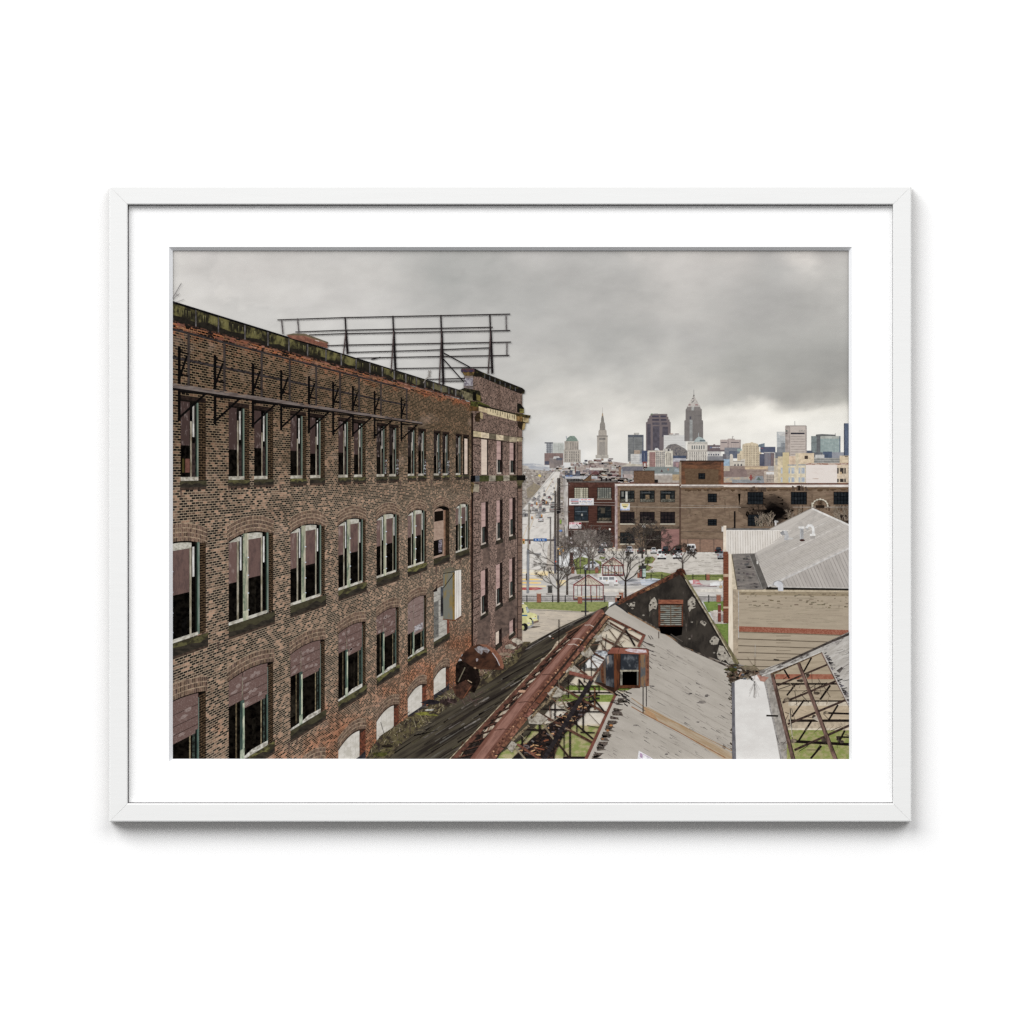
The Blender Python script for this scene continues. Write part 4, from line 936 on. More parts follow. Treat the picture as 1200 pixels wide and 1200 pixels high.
tree(690, 668, 52, 2.4, 5, 'wide leafless tree before the red brick building', (110, 99, 92), tr=.3, spread=.7)
tree(694.6, 666, 44, 1.8, 5, 'second leafless tree before the red brick building', (118, 107, 100), tr=.3, spread=.75)
tree(680, 664, 40, 1.6, 5, 'thin pale leafless tree left of the silver saloon', (134, 123, 115), tr=.3, spread=.75)
tree(757, 650, 40, 1.6, 5, 'dense leafless tree before the dark doorway', (84, 75, 69), tr=.3, spread=.75)
tree(752.6, 654, 36, 1.6, 5, 'leafless tree behind the advertising kiosk', (76, 68, 62), tr=.3, spread=.75)
tree(664.6, 697, 58, 1.9, 4, 'leafless tree standing left of the nearer bus shelter', (84, 74, 66), tr=.4)
tree(654.6, 705, 44, 1.8, 4, 'leafless tree by the litter bin', (80, 70, 63), tr=.36)
tree(733, 700, 50, 2.2, 4, 'leafless tree beside the farther bus shelter', (66, 57, 51), tr=.42)
tree(800, 668, 30, 1.4, 5, 'leafless tree behind the gable peak', (70, 60, 54), tr=.3, spread=.7)
lift(*TREES)
def d(p):
    for x in (896, 901, 890, 985, 992, 978, 930):
        for i in range(9): twigs(p, x + U(-6, 6), 617 if x < 910 else 610, 1.57 + U(-.5, .5), U(3, 8), .6, 2, (150, 134, 116))
    p.k = 9; p.rect(908, 611, 910, 617, (214, 208, 204)); p.poly([(907, 612), (908, 609.6), (912, 610.6), (912, 612.4)], (190, 188, 186))
single('dry_shrub', 'dry shrubs growing behind the metal roof', d)

# ---- metal roofed warehouse at right
WH = Part('metal_roofed_warehouse', None, 'tan warehouse with a grey ribbed metal roof at the right')
def d(p):
    p.poly([(859, 690), (1000, 691), (1000, 900), (859, 900)], (170, 155, 133), (162, 147, 126), tex=(.05, .35, 0), grain=.05)
    p.rect(859, 689.6, 1000, 693.4, (196, 180, 152), (172, 156, 130)); p.poly([(859, 693.4), (1000, 694.2), (1000, 699), (859, 697)], (150, 134, 108), (118, 104, 84), tex=(.2, .5, 0), th=(.5, .7))
    for i in range(70):
        x, y = U(866, 992), U(694, 712); p.rect(x, y, x + U(1, 5), y + U(.5, 1.4), jit((124, 110, 90), 12), k=3 + i % 3)
    p.k = 6
    for i in range(40):
        x, y = U(862, 980), U(700, 732); p.line((x, y), (x + U(6, 26), y + U(.1, .6)), .5, jit((160, 146, 124), 5), k=6 + i % 3)
    p.k = 9
    p.poly([(859, 733.6), (995, 738.4), (1000, 738.4), (1000, 744.4), (859, 739.8)], (150, 78, 56), (170, 104, 80), tex=(.6, .9, 0), th=(.45, .6)); p.poly([(859, 739.8), (1000, 744.4), (1000, 745.6), (859, 741)], (130, 116, 96))
    for i, y in enumerate((748.4, 756.4, 764.4, 772.6, 780.4, 788)): p.line((859, y), (1000, y + 5 - i * .5), 1.0, (104, 90, 74))
    for y in (745, 749, 753, 758, 762, 766, 770): p.rect(909.6, y, 926.6, y + .6, (132, 118, 98), k=17)
    p.k = 18; p.rect(865, 692, 866, 748, (182, 178, 174), (160, 150, 138)); p.rect(859, 690, 865, 770, (176, 158, 134))
d(WH)
WH.poly([(851, 619), (930, 619), (930, 640), (880, 652), (851, 652)], (120, 112, 104))
WH.build(); lift(WH)
def d(p):
    p.poly([(853.6, 645), (857, 645), (858.6, 690), (859.4, 780), (853.6, 768)], (228, 214, 192), (214, 198, 174), tex=(.5, .06, 0)); p.poly([(857, 645), (864, 690), (858, 691)], (212, 196, 170)); p.rect(847.6, 616, 851.2, 646, (232, 218, 198), (216, 200, 180)); p.rect(845.6, 617, 848, 623, (214, 206, 196))
    p.rect(847.6, 645, 853.8, 730, (140, 76, 50), (118, 62, 42), tex=(.4, .9, 0)); 
    for y in range(648, 730, 3): p.rect(847.6, y, 853.8, y + .5, (112, 60, 42), k=6)
    p.k = 7
    for y0, y1 in ((672.6, 676), (710.8, 713)): p.rect(847.6, y0, 853.8, y1, (190, 162, 134), k=7)
    p.rect(847.4, 644, 854, 646.4, (226, 212, 190), k=8)
single('brick_corner_pier', 'brick and cream corner pier', d, WH.o)
def d(p):
    p.poly([(851, 620.6), (930, 620.8), (912, 634), (900, 640), (884, 648.6), (856, 649.4), (851, 645)], (222, 215, 206), (206, 198, 188), tex=(.2, .05, 0))
    for i in range(26):
        x = 853 + i * 2.9
        yb = 649 if x < 884 else 649 - (x - 884) * .62
        p.line((x, 622), (x + .4, yb), .6, (186, 178, 168), k=2)
    p.k = 3; p.rect(851, 619.4, 928.6, 621, (104, 102, 102)); p.rect(851, 621, 920, 621.8, (236, 230, 222))
single('ribbed_wall_panel', 'white ribbed wall panel', d, WH.o)
def d(p):
    p.poly([(857.4, 649), (885, 648.4), (902, 689), (894, 691), (863.8, 691)], (134, 126, 119), (112, 106, 102), tex=(.1, .3, 0))
    for i in range(26): 
        x, y = U(862, 886), U(652, 688); p.blob(x, y, U(1.5, 6), U(.5, 1.5), jit((78, 74, 76), 14), (120, 112, 106), k=1 + i % 5)
    p.k = 6; p.poly([(879, 650), (885, 648.6), (902, 688), (894, 690.6), (890, 684)], (104, 99, 94), (88, 84, 80)); p.line((878.6, 651), (893.6, 690), .7, (150, 146, 140)); p.line((857.6, 650), (864, 690), .8, (96, 86, 60))  # dark strip is the parapet's shadow painted on the roof
single('flat_roof', 'stained grey flat roof strip', d, WH.o)
def d(p):
    p.poly([(951.6, 595.6), (1000, 617), (1000, 640.6), (905, 687.4), (899.8, 687), (884.4, 648), (910, 634.6), (929, 621), (900, 620.6)], (188, 181, 173), (176, 169, 161), tex=(.01, .22, .42), th=(.4, .65))
    for i in range(22):
        # ribs fall from the ridge parallel to the eave
        ox = 887 + i * .62; oy = 651 + i * 1.62
        f = min(1, max(.05, (oy - 595 + .446 * (951.6 - ox)) / (60.5 + .446 * 122)))
        p.line((ox, oy), (ox + 122 * f, oy - 60.5 * f), .6, jit((178, 171, 163), 5), k=1)
    for i in range(13):
        ox = 905 + i * 3.8; oy = 636 - i * 3.0
        f = min(1, max(.02, (oy - 595 + .446 * (951.6 - ox)) / (49 + .446 * 100)))
        p.line((ox, oy), (ox + 100 * f, oy - 49 * f), .5, jit((179, 172, 164), 5), k=2)
    p.k = 3
    p.line((899.6, 687), (994, 641.6), 1.4, (200, 194, 188)); p.line((905, 683), (995, 638.6), .6, (206, 200, 193))
    p.poly([(884, 648), (886, 648), (891, 660), (887.6, 660)], (170, 163, 156)); p.rect(886.6, 657.6, 888.4, 661, (214, 210, 204))
    for a, b in (((938, 627), (968, 612)), ((920, 648), (984, 616))): p.line(a, b, 1.1, (204, 198, 190), k=6)
    p.k = 7
    p.line((951.4, 595.8), (1000, 617.6), 2.0, (230, 226, 220)); p.line((951, 595.6), (900, 620.8), .9, (150, 142, 134))
MR = single('metal_roof', 'grey ribbed metal roof with a white ridge', d, WH.o)
def d(p):
    p.poly([(901, 688.4), (910, 683.6), (995, 642.6), (1000, 640), (1000, 690.4)], (178, 171, 164), (166, 159, 152), tex=(.1, .02, .5))
    for i in range(30):
        x = 914 + i * 3.6
        yt = 681.6 - (x - 914) * .478
        if yt < 640: continue
        p.line((x, yt + 1), (x + (689 - yt) * .42, 689), .7, jit((158, 151, 145), 4), k=1)
    p.k = 2; p.poly([(899, 687.6), (905, 687.6), (1000, 689.8), (1000, 692), (897, 691)], (48, 44, 40)); p.poly([(904, 687.2), (1000, 688.8), (1000, 689.8), (904, 688.2)], (206, 200, 192)); p.line((900, 687.6), (1000, 640.2), 1.6, (206, 202, 198))
single('metal_roof', 'nearer slope of the metal roof with slanting ribs', d, WH.o)
def d(p):
    p.poly([(919, 633), (919.4, 626), (914.2, 624.2), (917, 622), (922, 621.6), (924, 626), (924.6, 632.6)], (184, 184, 184), (164, 164, 166)); p.poly([(914, 624), (918, 622), (920, 627), (916, 627)], (150, 150, 152)); p.rect(923, 630, 929, 632, (206, 204, 200))
single('roof_vent', 'grey hooded roof vent', d, WH.o)
def d(p):
    p.rect(937.6, 619, 941.6, 632, (164, 164, 164), (140, 140, 142)); p.rect(935.8, 616.8, 942.8, 619.4, (234, 232, 228)); p.blob(940, 633, 3.4, 1.3, (84, 40, 32), (50, 34, 30), rough=.15); p.rect(937.4, 619, 938.4, 632, (196, 196, 196))
single('roof_vent', 'white capped vent pipe with a rusty base', d, WH.o)
def d(p):
    p.path([(945, 619.4), (946, 616.6), (949, 615.4), (952, 616.6), (953, 620), (953, 629)], 3.0, (230, 229, 226), (206, 205, 203)); p.rect(949, 625.6, 955.6, 628, (232, 230, 226)); p.rect(949.4, 628, 955, 632, (176, 170, 164)); p.line((944, 619.6), (947.4, 620), 1, (150, 148, 146))
single('roof_vent', 'white gooseneck vent pipe', d, WH.o)
def d(p):
    p.poly([(906, 685.4), (907.4, 682), (911, 680.6), (915, 681.4), (917.6, 684), (918, 692.6), (912, 692.6), (911.6, 688), (908, 686)], (206, 206, 208), (186, 186, 190)); p.path([(906, 685.6), (907.4, 682), (911, 680.4), (915.4, 681.4), (918, 684.4)], .5, (120, 120, 122))
single('roof_vent', 'pale curved vent hood at the eave', d, WH.o)
def d(p):
    c = (214, 206, 186)
    for a in range(9):
        t = math.pi * a / 8; t2 = math.pi * (a + 1) / 8
        if a < 8: p.line((961 - 9 * math.cos(t), 593 - 8 * math.sin(t)), (961 - 9 * math.cos(t2), 593 - 8 * math.sin(t2)), 1.1, c, (150, 140, 120), k=1)
        p.blob(961 - 9 * math.cos(t), 593 - 8 * math.sin(t), 1.2, 1, c, k=2)
    p.blob(961, 589, 3, 3, (110, 84, 60), (60, 46, 38), tex=(.8, .8, 0)); p.line((951.4, 589), (951.4, 596), .7, c); p.rect(956, 592, 966, 595, (50, 40, 34))
single('rusty_wire_arch', 'pale wire arch standing above the metal ridge', d)

# ---- the derelict brick factory
UL = lambda b: .0017483 + .0002533 * b
WW = .0001748
def F(u, t):
    return (840 - 1 / u, 550 + t / u)
FA = Part('brick_factory', None, 'long derelict brick factory wall with broken windows at the left')
def ux(x): return 1 / (840 - x)
def Fx(x, t): return (x, 550 + t * (840 - x))
FA.poly([Fx(190, -.272), Fx(553, -.272), (553, 800), (500, 830), (440, 900), (190, 900)], mat=M_BRICK)
# far end bay, built of finer pinkish brick
FA.poly([(553, 437), (556, 434), (612, 458), (612, 490), (611.6, 756), (596, 772), (553, 808)], mat=M_BRICK2)
FA.poly([(606.6, 505), (612, 506), (611.6, 756), (606.6, 760)], (128, 102, 88), (104, 84, 74), tex=(.5, .2, 0))
FA.rect(552.2, 484, 554.6, 800, (30, 24, 22), (58, 40, 32), tex=(.5, .1, 0)); FA.rect(551.2, 585, 552.3, 690, (122, 82, 64), (60, 44, 38), tex=(.6, .08, 0))
k0 = FA.k
for y in range(512, 765, 9):
    FA.line((555.4, y + (y - 550) * .02), (562, y + 1.4 - (y - 550) * .012), .9, (66, 54, 48), k=k0)
    FA.line((607, y + 1), (611.6, y + .6), .8, (78, 62, 54), k=k0)
FA.rect(606.2, 500, 607, 762, (54, 42, 38), k=k0 + 1)
FA.k = k0 + 2
# soot and damp streaks
for i in range(26):
    x = U(205, 548); t = random.choice([.345, .345, .637, .035]); y = 550 + t * (840 - x)
    FA.poly([(x, y), (x + U(1, 3), y), (x + U(.5, 2), y + U(5, 16))], (74, 60, 54), (104, 84, 74), tex=(.4, .2, 0), k=FA.k)
FA.k += 1
for q in ([(566, 640), (574, 637), (574, 660), (566, 664)], [(583, 634), (592, 630), (592, 655), (582, 660)], [(560, 724), (575, 718), (574, 752), (559, 762)], [(580, 712), (606, 700), (606, 735), (580, 755)]):
    FA.poly(q, (84, 70, 64), (112, 92, 82), tex=(.2, .2, 0), k=FA.k)
FA.k += 1
FA.build(); lift(FA)

def d(p):   # parapet: mossy terracotta panels between thin upright straps
    p.poly([Fx(190, -.3085), Fx(553, -.307), Fx(553, -.281), Fx(190, -.272)], (46, 42, 36), (34, 31, 28), tex=(.2, .2, 0))
    xs = [200, 229.5, 256, 287, 314, 338.5, 360.5, 382, 400, 417.3, 433.5, 448, 462, 475.6, 488, 498, 508, 517, 526, 534, 542]
    for i, (a, b) in enumerate(zip(xs, xs[1:])):
        f = max(0, min(1, (b - 470) / 60))
        m1, m2 = mixc((108, 102, 60), (96, 90, 68), f), mixc((44, 41, 33), (48, 44, 38), f)
        p.poly([Fx(a + .8, -.3055), Fx(b - .8, -.3045), Fx(b - .8, -.281 - U(0, .006)), Fx(a + (b - a) * .5, -.283 - U(0, .006)), Fx(a + .8, -.279 - U(0, .008))], m1, m2, tex=(.10, .06, 0), th=(.36, .56), grain=.14)
        for j in range(int((b - a) / 4)):
            x = U(a + 1, b - 2); p.poly([Fx(x, -.300), Fx(x + .7, -.300), Fx(x + .5, -.286)], mixc(m1, (150, 146, 104), .5), m1, k=30)
    p.k = 31
    p.poly([Fx(190, -.3095), Fx(553, -.309), Fx(553, -.3055), Fx(190, -.3055)], (22, 22, 24))
    for x in xs[1:]: p.poly([Fx(x - .7, -.306), Fx(x + .7, -.306), Fx(x + .7, -.272), Fx(x - .7, -.272)], (112, 108, 108), (70, 66, 66), tex=(.2, .1, 0), k=33)
    p.k = 34
    p.poly([Fx(190, -.274), Fx(553, -.282), Fx(553, -.278), Fx(190, -.270)], (38, 32, 30), (96, 62, 48), tex=(.3, .3, 0), th=(.45, .6))
single('mossy_parapet', 'moss covered parapet band', d, FA.o)
def d(p):   # orange eroded course below the parapet
    x = 195
    while x < 552:
        w = (840 - x) * U(.006, .02); t0 = -.272 + U(0, .002) - (x - 200) * .000012
        for tt in (0, .0055, .011):
            if R() < .5: p.poly([Fx(x, t0 + tt), Fx(x + w, t0 + tt), Fx(x + w, t0 + tt + .004), Fx(x, t0 + tt + .004)], jit((150, 92, 68), 24), (112, 72, 56), k=0)
            elif R() < .6: p.poly([Fx(x, t0 + tt), Fx(x + w * .8, t0 + tt), Fx(x + w * .8, t0 + tt + .0035), Fx(x, t0 + tt + .0035)], jit((40, 34, 32), 8), k=1)
        x += w * 1.1
    p.k = 2
    p.poly([(336, 393), (344, 391), (357, 391), (384, 401), (384, 408), (340, 396)], (150, 96, 74), (120, 76, 60)); p.poly([(334, 392.6), (344, 390.6), (358, 391.2), (385, 401), (384, 402.4), (357, 393.4)], (110, 98, 76)); p.blob(371, 400, 4, 1.4, (196, 178, 166)); p.poly([(356, 394.6), (383, 403.4), (383, 408), (358, 399)], (140, 82, 62), (112, 70, 56), tex=(.4, .4, 0))
single('eroded_brick_course', 'bright orange eroded brick course', d, FA.o)

# windows
GREEN = (70, 88, 78); PALE = (166, 158, 140); BOARD = (108, 84, 78); BOARD2 = (140, 120, 114); DARK = (11, 10, 10); REV = (86, 64, 46)
def quad(p, u0, u1, t0, t1, a, b=None, **kw):
    p.poly([F(u0, t0), F(u1, t0), F(u1, t1), F(u0, t1)], a, b, **kw)
def reveal(p, u0, u1, t0, t1, b):
    far = min(1, max(0, (b - 2) / 4))
    quad(p, u0, u1, t0, t1, mixc((46, 36, 29), (44, 34, 29), far), (22, 18, 16))
    k = p.k
    n = int((t1 - t0) / .0048)
    for i in range(n):
        t = t0 + (i + .5) * (t1 - t0) / n
        quad(p, u0, u1, t - .0009, t + .0009, (96, 76, 55), (58, 46, 35), tex=(.3, .3, 0), k=k)
        if b < 3:
            m = u0 + (u1 - u0) * (.35 if i % 2 else .7)
            quad(p, m, m + (u1 - u0) * .07, t, t + (t1 - t0) / n, (104, 82, 58), k=k + 1)
    p.k = k + 2
def sill(p, u0, u1, t0, t1, b):
    quad(p, u0, u1, t1, t1 + .0045, (52, 43, 38), (84, 68, 58), tex=(.3, .3, 0))  # shadow below the sill, inked as a dark strip
    m = random.choice([(110, 106, 62), (92, 88, 56), (72, 68, 50)])
    quad(p, u0, u1, t0, t1, (44, 40, 36), (62, 56, 48), tex=(.15, .3, 0))
    n = 7
    top = [F(u0 + (u1 - u0) * (i / n), t0 + .0006) for i in range(n + 1)]
    bot = [F(u0 + (u1 - u0) * (i / n), t0 + (t1 - t0) * U(.3, .8)) for i in range(n, -1, -1)]
    p.poly(top + bot, m, (58, 54, 40), tex=(.14, .2, .5), th=(.42, .62), grain=.15)
def arch_t(ts, rise, f): return ts - 4 * rise * f * (1 - f)
def arch(p, u0, u1, ts, rise, rings, th, b):
    """brick arch of several rings"""
    n = 30
    w = u1 - u0
    for r in range(rings):
        a0, a1 = r * th / rings, (r + 1) * th / rings - .0018
        for i in range(n):
            f0, f1 = -.03 + 1.06 * i / n, -.03 + 1.06 * (i + 1) / n
            cc = jit(random.choice([(128, 102, 85), (112, 89, 75), (140, 112, 93), (98, 78, 67)]), 8)
            p.poly([F(u0 + w * f0, arch_t(ts, rise, f0) - a0), F(u0 + w * (f1 - .004), arch_t(ts, rise, f1 - .004) - a0), F(u0 + w * (f1 - .004), arch_t(ts, rise, f1 - .004) - a1), F(u0 + w * f0, arch_t(ts, rise, f0) - a1)], cc, mulc(cc, .7), tex=(.7, .4, 0), k=2)
    p.poly([F(u0 + w * (-.03 + 1.06 * i / n), arch_t(ts, rise, -.03 + 1.06 * i / n)) for i in range(n + 1)] + [F(u0 + w * (-.03 + 1.06 * i / n), arch_t(ts, rise, -.03 + 1.06 * i / n) - th) for i in range(n, -1, -1)], (172, 148, 122), (128, 106, 88), tex=(.3, .3, 0), k=1)
    p.k = 3
def gloom(p, u0, u1, t0, t1):
    '''dim shapes of the rooms behind'''
    k = p.k
    for i in range(5):
        f, g = R() * .8, U(.3, .85); c = random.choice([(30, 27, 24), (36, 32, 27), (26, 24, 23), (46, 41, 34)])
        w = U(.03, .16); t = t0 + (t1 - t0) * g
        quad(p, u0 + (u1 - u0) * f, u0 + (u1 - u0) * (f + w), t, t + (t1 - t) * U(.3, 1), c, mulc(c, .5), tex=(.3, .2, 0), k=k + i % 3)
    p.k = k + 3
def opening(u0, u1, ts, rise, tb, n=12):
    return [F(u0 + (u1 - u0) * i / n, arch_t(ts, rise, i / n)) for i in range(n + 1)] + [F(u1, tb), F(u0, tb)]

def w3(b):
    p = Part('window', FA.o); u0 = UL(b); u1 = u0 + WW; w = WW
    U_ = lambda f: u0 + w * f
    arch(p, u0, u1, .1475, .0140, 4, .034, b)
    p.poly(opening(u0, u1, .1475, .0140, .318), DARK, (26, 23, 20), tex=(.2, .2, 0)); gloom(p, u0, U_(.8), .17, .315)
    if b == 5:   # blocked with masonry, a gap above and a gap below
        p.poly(opening(U_(0), U_(.62), .150, .009, .316), (166, 140, 122), (148, 122, 106), tex=(.3, .3, 0)); quad(p, U_(.03), U_(.6), .150, .186, (30, 24, 20)); quad(p, U_(0), U_(.56), .253, .308, (26, 22, 20)); quad(p, U_(.3), U_(.52), .255, .300, (150, 140, 150), (60, 54, 60), tex=(.5, .5, 0)); quad(p, U_(.62), U_(.74), .15, .318, (150, 108, 82), (120, 86, 66)); reveal(p, U_(.74), u1, .150, .318, b); sill(p, u0, U_(1.04), .318, .341, b)
        p.build(); return p
    q = [F(U_(f), arch_t(.1475, .0140, f) + .003) for f in [i / 12 * .74 for i in range(13)]]
    p.poly(q + [F(U_(.74), .1495), F(u0, .151)], (190, 186, 174), (150, 146, 132), tex=(.3, .3, 0))
    bt = .2316 - max(0, b - 1) * .0035
    quad(p, U_(0), U_(.165), .1505, bt + U(-.001, .003), BOARD, BOARD2, tex=(.3, .09, 0), th=(.48, .72), grain=.16)
    quad(p, U_(.42), U_(.70), .150, bt + U(-.002, .002), BOARD, (94, 72, 68), tex=(.3, .09, 0), th=(.42, .66), grain=.16)
    quad(p, U_(.23), U_(.31), .14, .318, (22, 20, 18)); quad(p, U_(.79), U_(.82), .145, .318, (18, 16, 15))
    quad(p, U_(.17), U_(.21), .150, .314, PALE, (120, 112, 92), tex=(.3, .08, 0)); quad(p, U_(.235), U_(.268), .142, .212, (216, 216, 214), (170, 168, 166), tex=(.3, .1, 0))
    quad(p, U_(.705), U_(.74), .149, .315, PALE, (128, 120, 98), tex=(.3, .08, 0)); quad(p, U_(.755), U_(.79), .148, .205, (220, 218, 212), (180, 176, 170), tex=(.3, .1, 0))
    quad(p, U_(.30), U_(.42), .136, .321, (160, 158, 134), (98, 112, 94), tex=(.35, .05, 0), th=(.42, .62)); quad(p, U_(.385), U_(.42), .137, .320, (190, 182, 160), (136, 134, 114), tex=(.3, .06, 0))
    quad(p, U_(.31), U_(.33), .15, .318, (96, 116, 92), (150, 156, 128))
    for t in (.188, .226, .264, .30): p.blob(*F(U_(.418), t), .9, .7, (206, 216, 230), rough=.1, k=p.k)
    p.k += 1
    quad(p, U_(.81), U_(.84), .140, .318, (30, 34, 31)); quad(p, U_(.84), U_(.885), .140, .318, GREEN, (84, 106, 92), tex=(.4, .05, 0)); quad(p, U_(.865), U_(.885), .142, .318, (104, 120, 108), (136, 144, 134), tex=(.3, .06, 0))  # palest strip is a highlight painted on the jamb edge
    reveal(p, U_(.885), u1, .143, .318, b)
    p.poly([F(U_(0), .314), F(U_(.3), .3135), F(U_(.86), .3125), F(U_(.86), .319), F(U_(0), .3215)], (200, 196, 184), (150, 144, 130), tex=(.2, .3, 0))
    quad(p, U_(.30), U_(.42), .30, .322, (190, 186, 160), (140, 150, 124), tex=(.3, .1, 0))
    sill(p, u0, U_(1.045), .3205, .345, b)
    p.build(); return p

def w2(b):
    p = Part('window', FA.o); u0 = UL(b); u1 = u0 + WW; w = WW
    U_ = lambda f: u0 + w * f
    arch(p, u0, u1, .4335, .0085, 3, .030, b)
    p.poly(opening(u0, u1, .4335, .0085, .610), DARK, (30, 26, 22), tex=(.15, .15, 0)); gloom(p, u0, U_(.8), .45, .606)
    if b == 5:   # grey concrete blocks
        p.poly(opening(u0, U_(.84), .4335, .0085, .61), (176, 172, 162), (150, 146, 138), tex=(.3, .3, 0)); quad(p, U_(0), U_(.3), .47, .60, (86, 84, 82), (120, 118, 112)); grid_n = 8
        for i in range(grid_n): t = .45 + i * .02; quad(p, U_(0), U_(.84), t, t + .0016, (128, 124, 116), k=p.k)
        p.k += 1; quad(p, U_(.84), u1, .44, .61, (140, 74, 54), (96, 52, 40)); sill(p, u0, U_(1.04), .61, .632, b); p.build(); return p
    lo = .487 if b < 4 else .535
    lo2 = .506 if b < 4 else .548
    c1 = BOARD if b != 4 else (126, 104, 98)
    quad(p, U_(.14), U_(.17), .47, .604, (110, 96, 70), (70, 60, 46)); quad(p, U_(.70), U_(.725), .47, .604, (150, 136, 104), (96, 84, 64)); quad(p, U_(.755), U_(.80), .47, .604, (30, 28, 26), (66, 78, 70))
    q = [F(U_(f), arch_t(.4335, .0085, f) + .002) for f in [i / 6 * .285 for i in range(7)]]
    p.poly(q + [F(U_(.285), lo - .001), F(u0, lo)], c1, (146, 128, 122), tex=(.6, .8, .4), th=(.50, .80), grain=.16)
    q = [F(U_(f), arch_t(.4335, .0085, f) + .002) for f in [.295 + i / 6 * .565 for i in range(7)]]
    p.poly(q + [F(U_(.86), lo2), F(U_(.295), lo2)], c1, (152, 134, 128), tex=(.6, .8, .4), th=(.50, .80), grain=.16)
    for t in (.452, .474, .49):
        if t < lo2 - .01: quad(p, U_(.295), U_(.86), t, t + .0012, (62, 46, 42), k=p.k)
    quad(p, U_(0), U_(.285), .466, .4674, (62, 46, 42), k=p.k); quad(p, U_(.28), U_(.298), .437, lo2, (60, 54, 48), (150, 140, 120), tex=(.3, .1, 0), k=p.k + 1); p.k += 2
    for i in range(16):
        f, t = U(.02, .72), U(.438, .50)
        if (f < .26 and t > lo - .006) or t > lo2 - .004 or .22 < f < .31: continue
        q = [F(U_(f + .07 * math.cos(a) * U(.5, 1.2)), t + .0045 * math.sin(a) * U(.4, 1.3)) for a in (0, .9, 1.8, 2.7, 3.6, 4.5, 5.4)]
        p.poly(q, (146, 129, 123), (124, 103, 97), tex=(.8, .8, 0), k=p.k + i % 3)
    p.k += 3
    if b == 4: quad(p, U_(.35), U_(.8), .52, .54, (170, 166, 168), (120, 110, 112), tex=(.4, .4, 0), th=(.45, .55))
    quad(p, U_(.24), U_(.33), lo, .614, (78, 98, 88), (48, 62, 58), tex=(.4, .05, 0)); quad(p, U_(.295), U_(.335), lo2 - .012, .614, (190, 192, 166), (120, 140, 118), tex=(.35, .06, 0), th=(.42, .62))
    quad(p, U_(.81), U_(.838), lo2 - .006, .610, (26, 30, 28)); quad(p, U_(.838), U_(.875), lo2 - .006, .610, (80, 102, 92), (56, 74, 68), tex=(.4, .05, 0)); quad(p, U_(.86), U_(.876), .44, .610, (100, 118, 108))  # last strip: painted highlight on the jamb edge
    reveal(p, U_(.876), u1, .436, .612, b)
    p.poly([F(U_(0), .609), F(U_(.34), .607), F(U_(.5), .602), F(U_(.87), .6035), F(U_(.87), .614), F(U_(0), .616)], (200, 196, 186), (140, 134, 122), tex=(.25, .3, .5), th=(.4, .65))
    quad(p, U_(.24), U_(.335), .59, .618, (176, 180, 158), (110, 128, 108), tex=(.4, .1, 0))
    sill(p, u0, U_(1.045), .6135, .637, b)
    p.build(); return p

def w4(b, o0, o1, o2):
    p = Part('window', FA.o); u0, uf, u1 = UL(b) + o0, UL(b) + o1, UL(b) + o2
    w = uf - u0; U_ = lambda f: u0 + w * f
    quad(p, u0 - (u1 - u0) * .02, u1, -.139, -.1285, (34, 27, 25), (54, 42, 37))
    quad(p, u0, u1, -.1305, .0215, DARK, (30, 26, 23), tex=(.25, .15, 0))
    if b == 6 and o0 > 0:
        quad(p, U_(.3), U_(1.05), -.122, .019, (206, 186, 168), (188, 168, 152), tex=(.1, .4, 0)); reveal(p, U_(1.05), u1, -.13, .0215, b); sill(p, u0, u1, .0215, .0345, b); p.build(); return p
    bt = -.0425 + U(-.004, .004) if b < 3 else U(-.07, -.03)
    quad(p, u0, U_(.50), -.1275, bt, (72, 56, 53) if b < 3 else (48, 40, 38), (134, 118, 114), tex=(.34, .1, 0), th=(.54, .74), grain=.16)
    if b == -1: quad(p, U_(.25), U_(.5), -.02, .006, (120, 74, 62), (100, 62, 52)); quad(p, U_(.08), U_(.2), -.02, .006, (74, 66, 34))
    quad(p, U_(.53), U_(.62), -.11 + U(0, .04), .017, PALE, (110, 96, 76), tex=(.4, .06, 0)); quad(p, U_(.66), U_(.76), -.122, -.062, (206, 202, 194), (150, 144, 136), tex=(.3, .1, 0)); quad(p, U_(.62), U_(.8), -.05, .014, (44, 34, 34), (66, 54, 50))
    quad(p, U_(.80), U_(.89), -.128, .0215, (28, 29, 27), (50, 50, 46), tex=(.4, .1, 0)); quad(p, U_(.89), U_(1), -.128, .0215, GREEN if b < 4 else (104, 130, 122), (76, 98, 86), tex=(.45, .05, 0)); quad(p, U_(.94), U_(1.0), -.128, .0215, (104, 120, 106) if b < 5 else (100, 112, 108), (136, 142, 128), tex=(.4, .06, 0))  # jamb edge carries a painted highlight
    reveal(p, uf, u1, -.1305, .0215, b)
    quad(p, u0, U_(1), .0145, .0216, (184, 178, 164), (136, 128, 114), tex=(.3, .3, 0))
    sill(p, u0 - w * .03, u1 + w * .05, .0216, .0345, b)
    if b in (3, 5) or (b == 4 and o0 > 0):
        x, y = F(uf + (u1 - uf) * .5, -.01); 
        for i in range(4): p.blob(x, y - 6 + i * 4.4, 1.5, 1.9, (170, 170, 172), (70, 62, 60), tex=(.5, .5, 0), th=(.4, .5), k=p.k)
        p.k += 1
    p.build(); return p

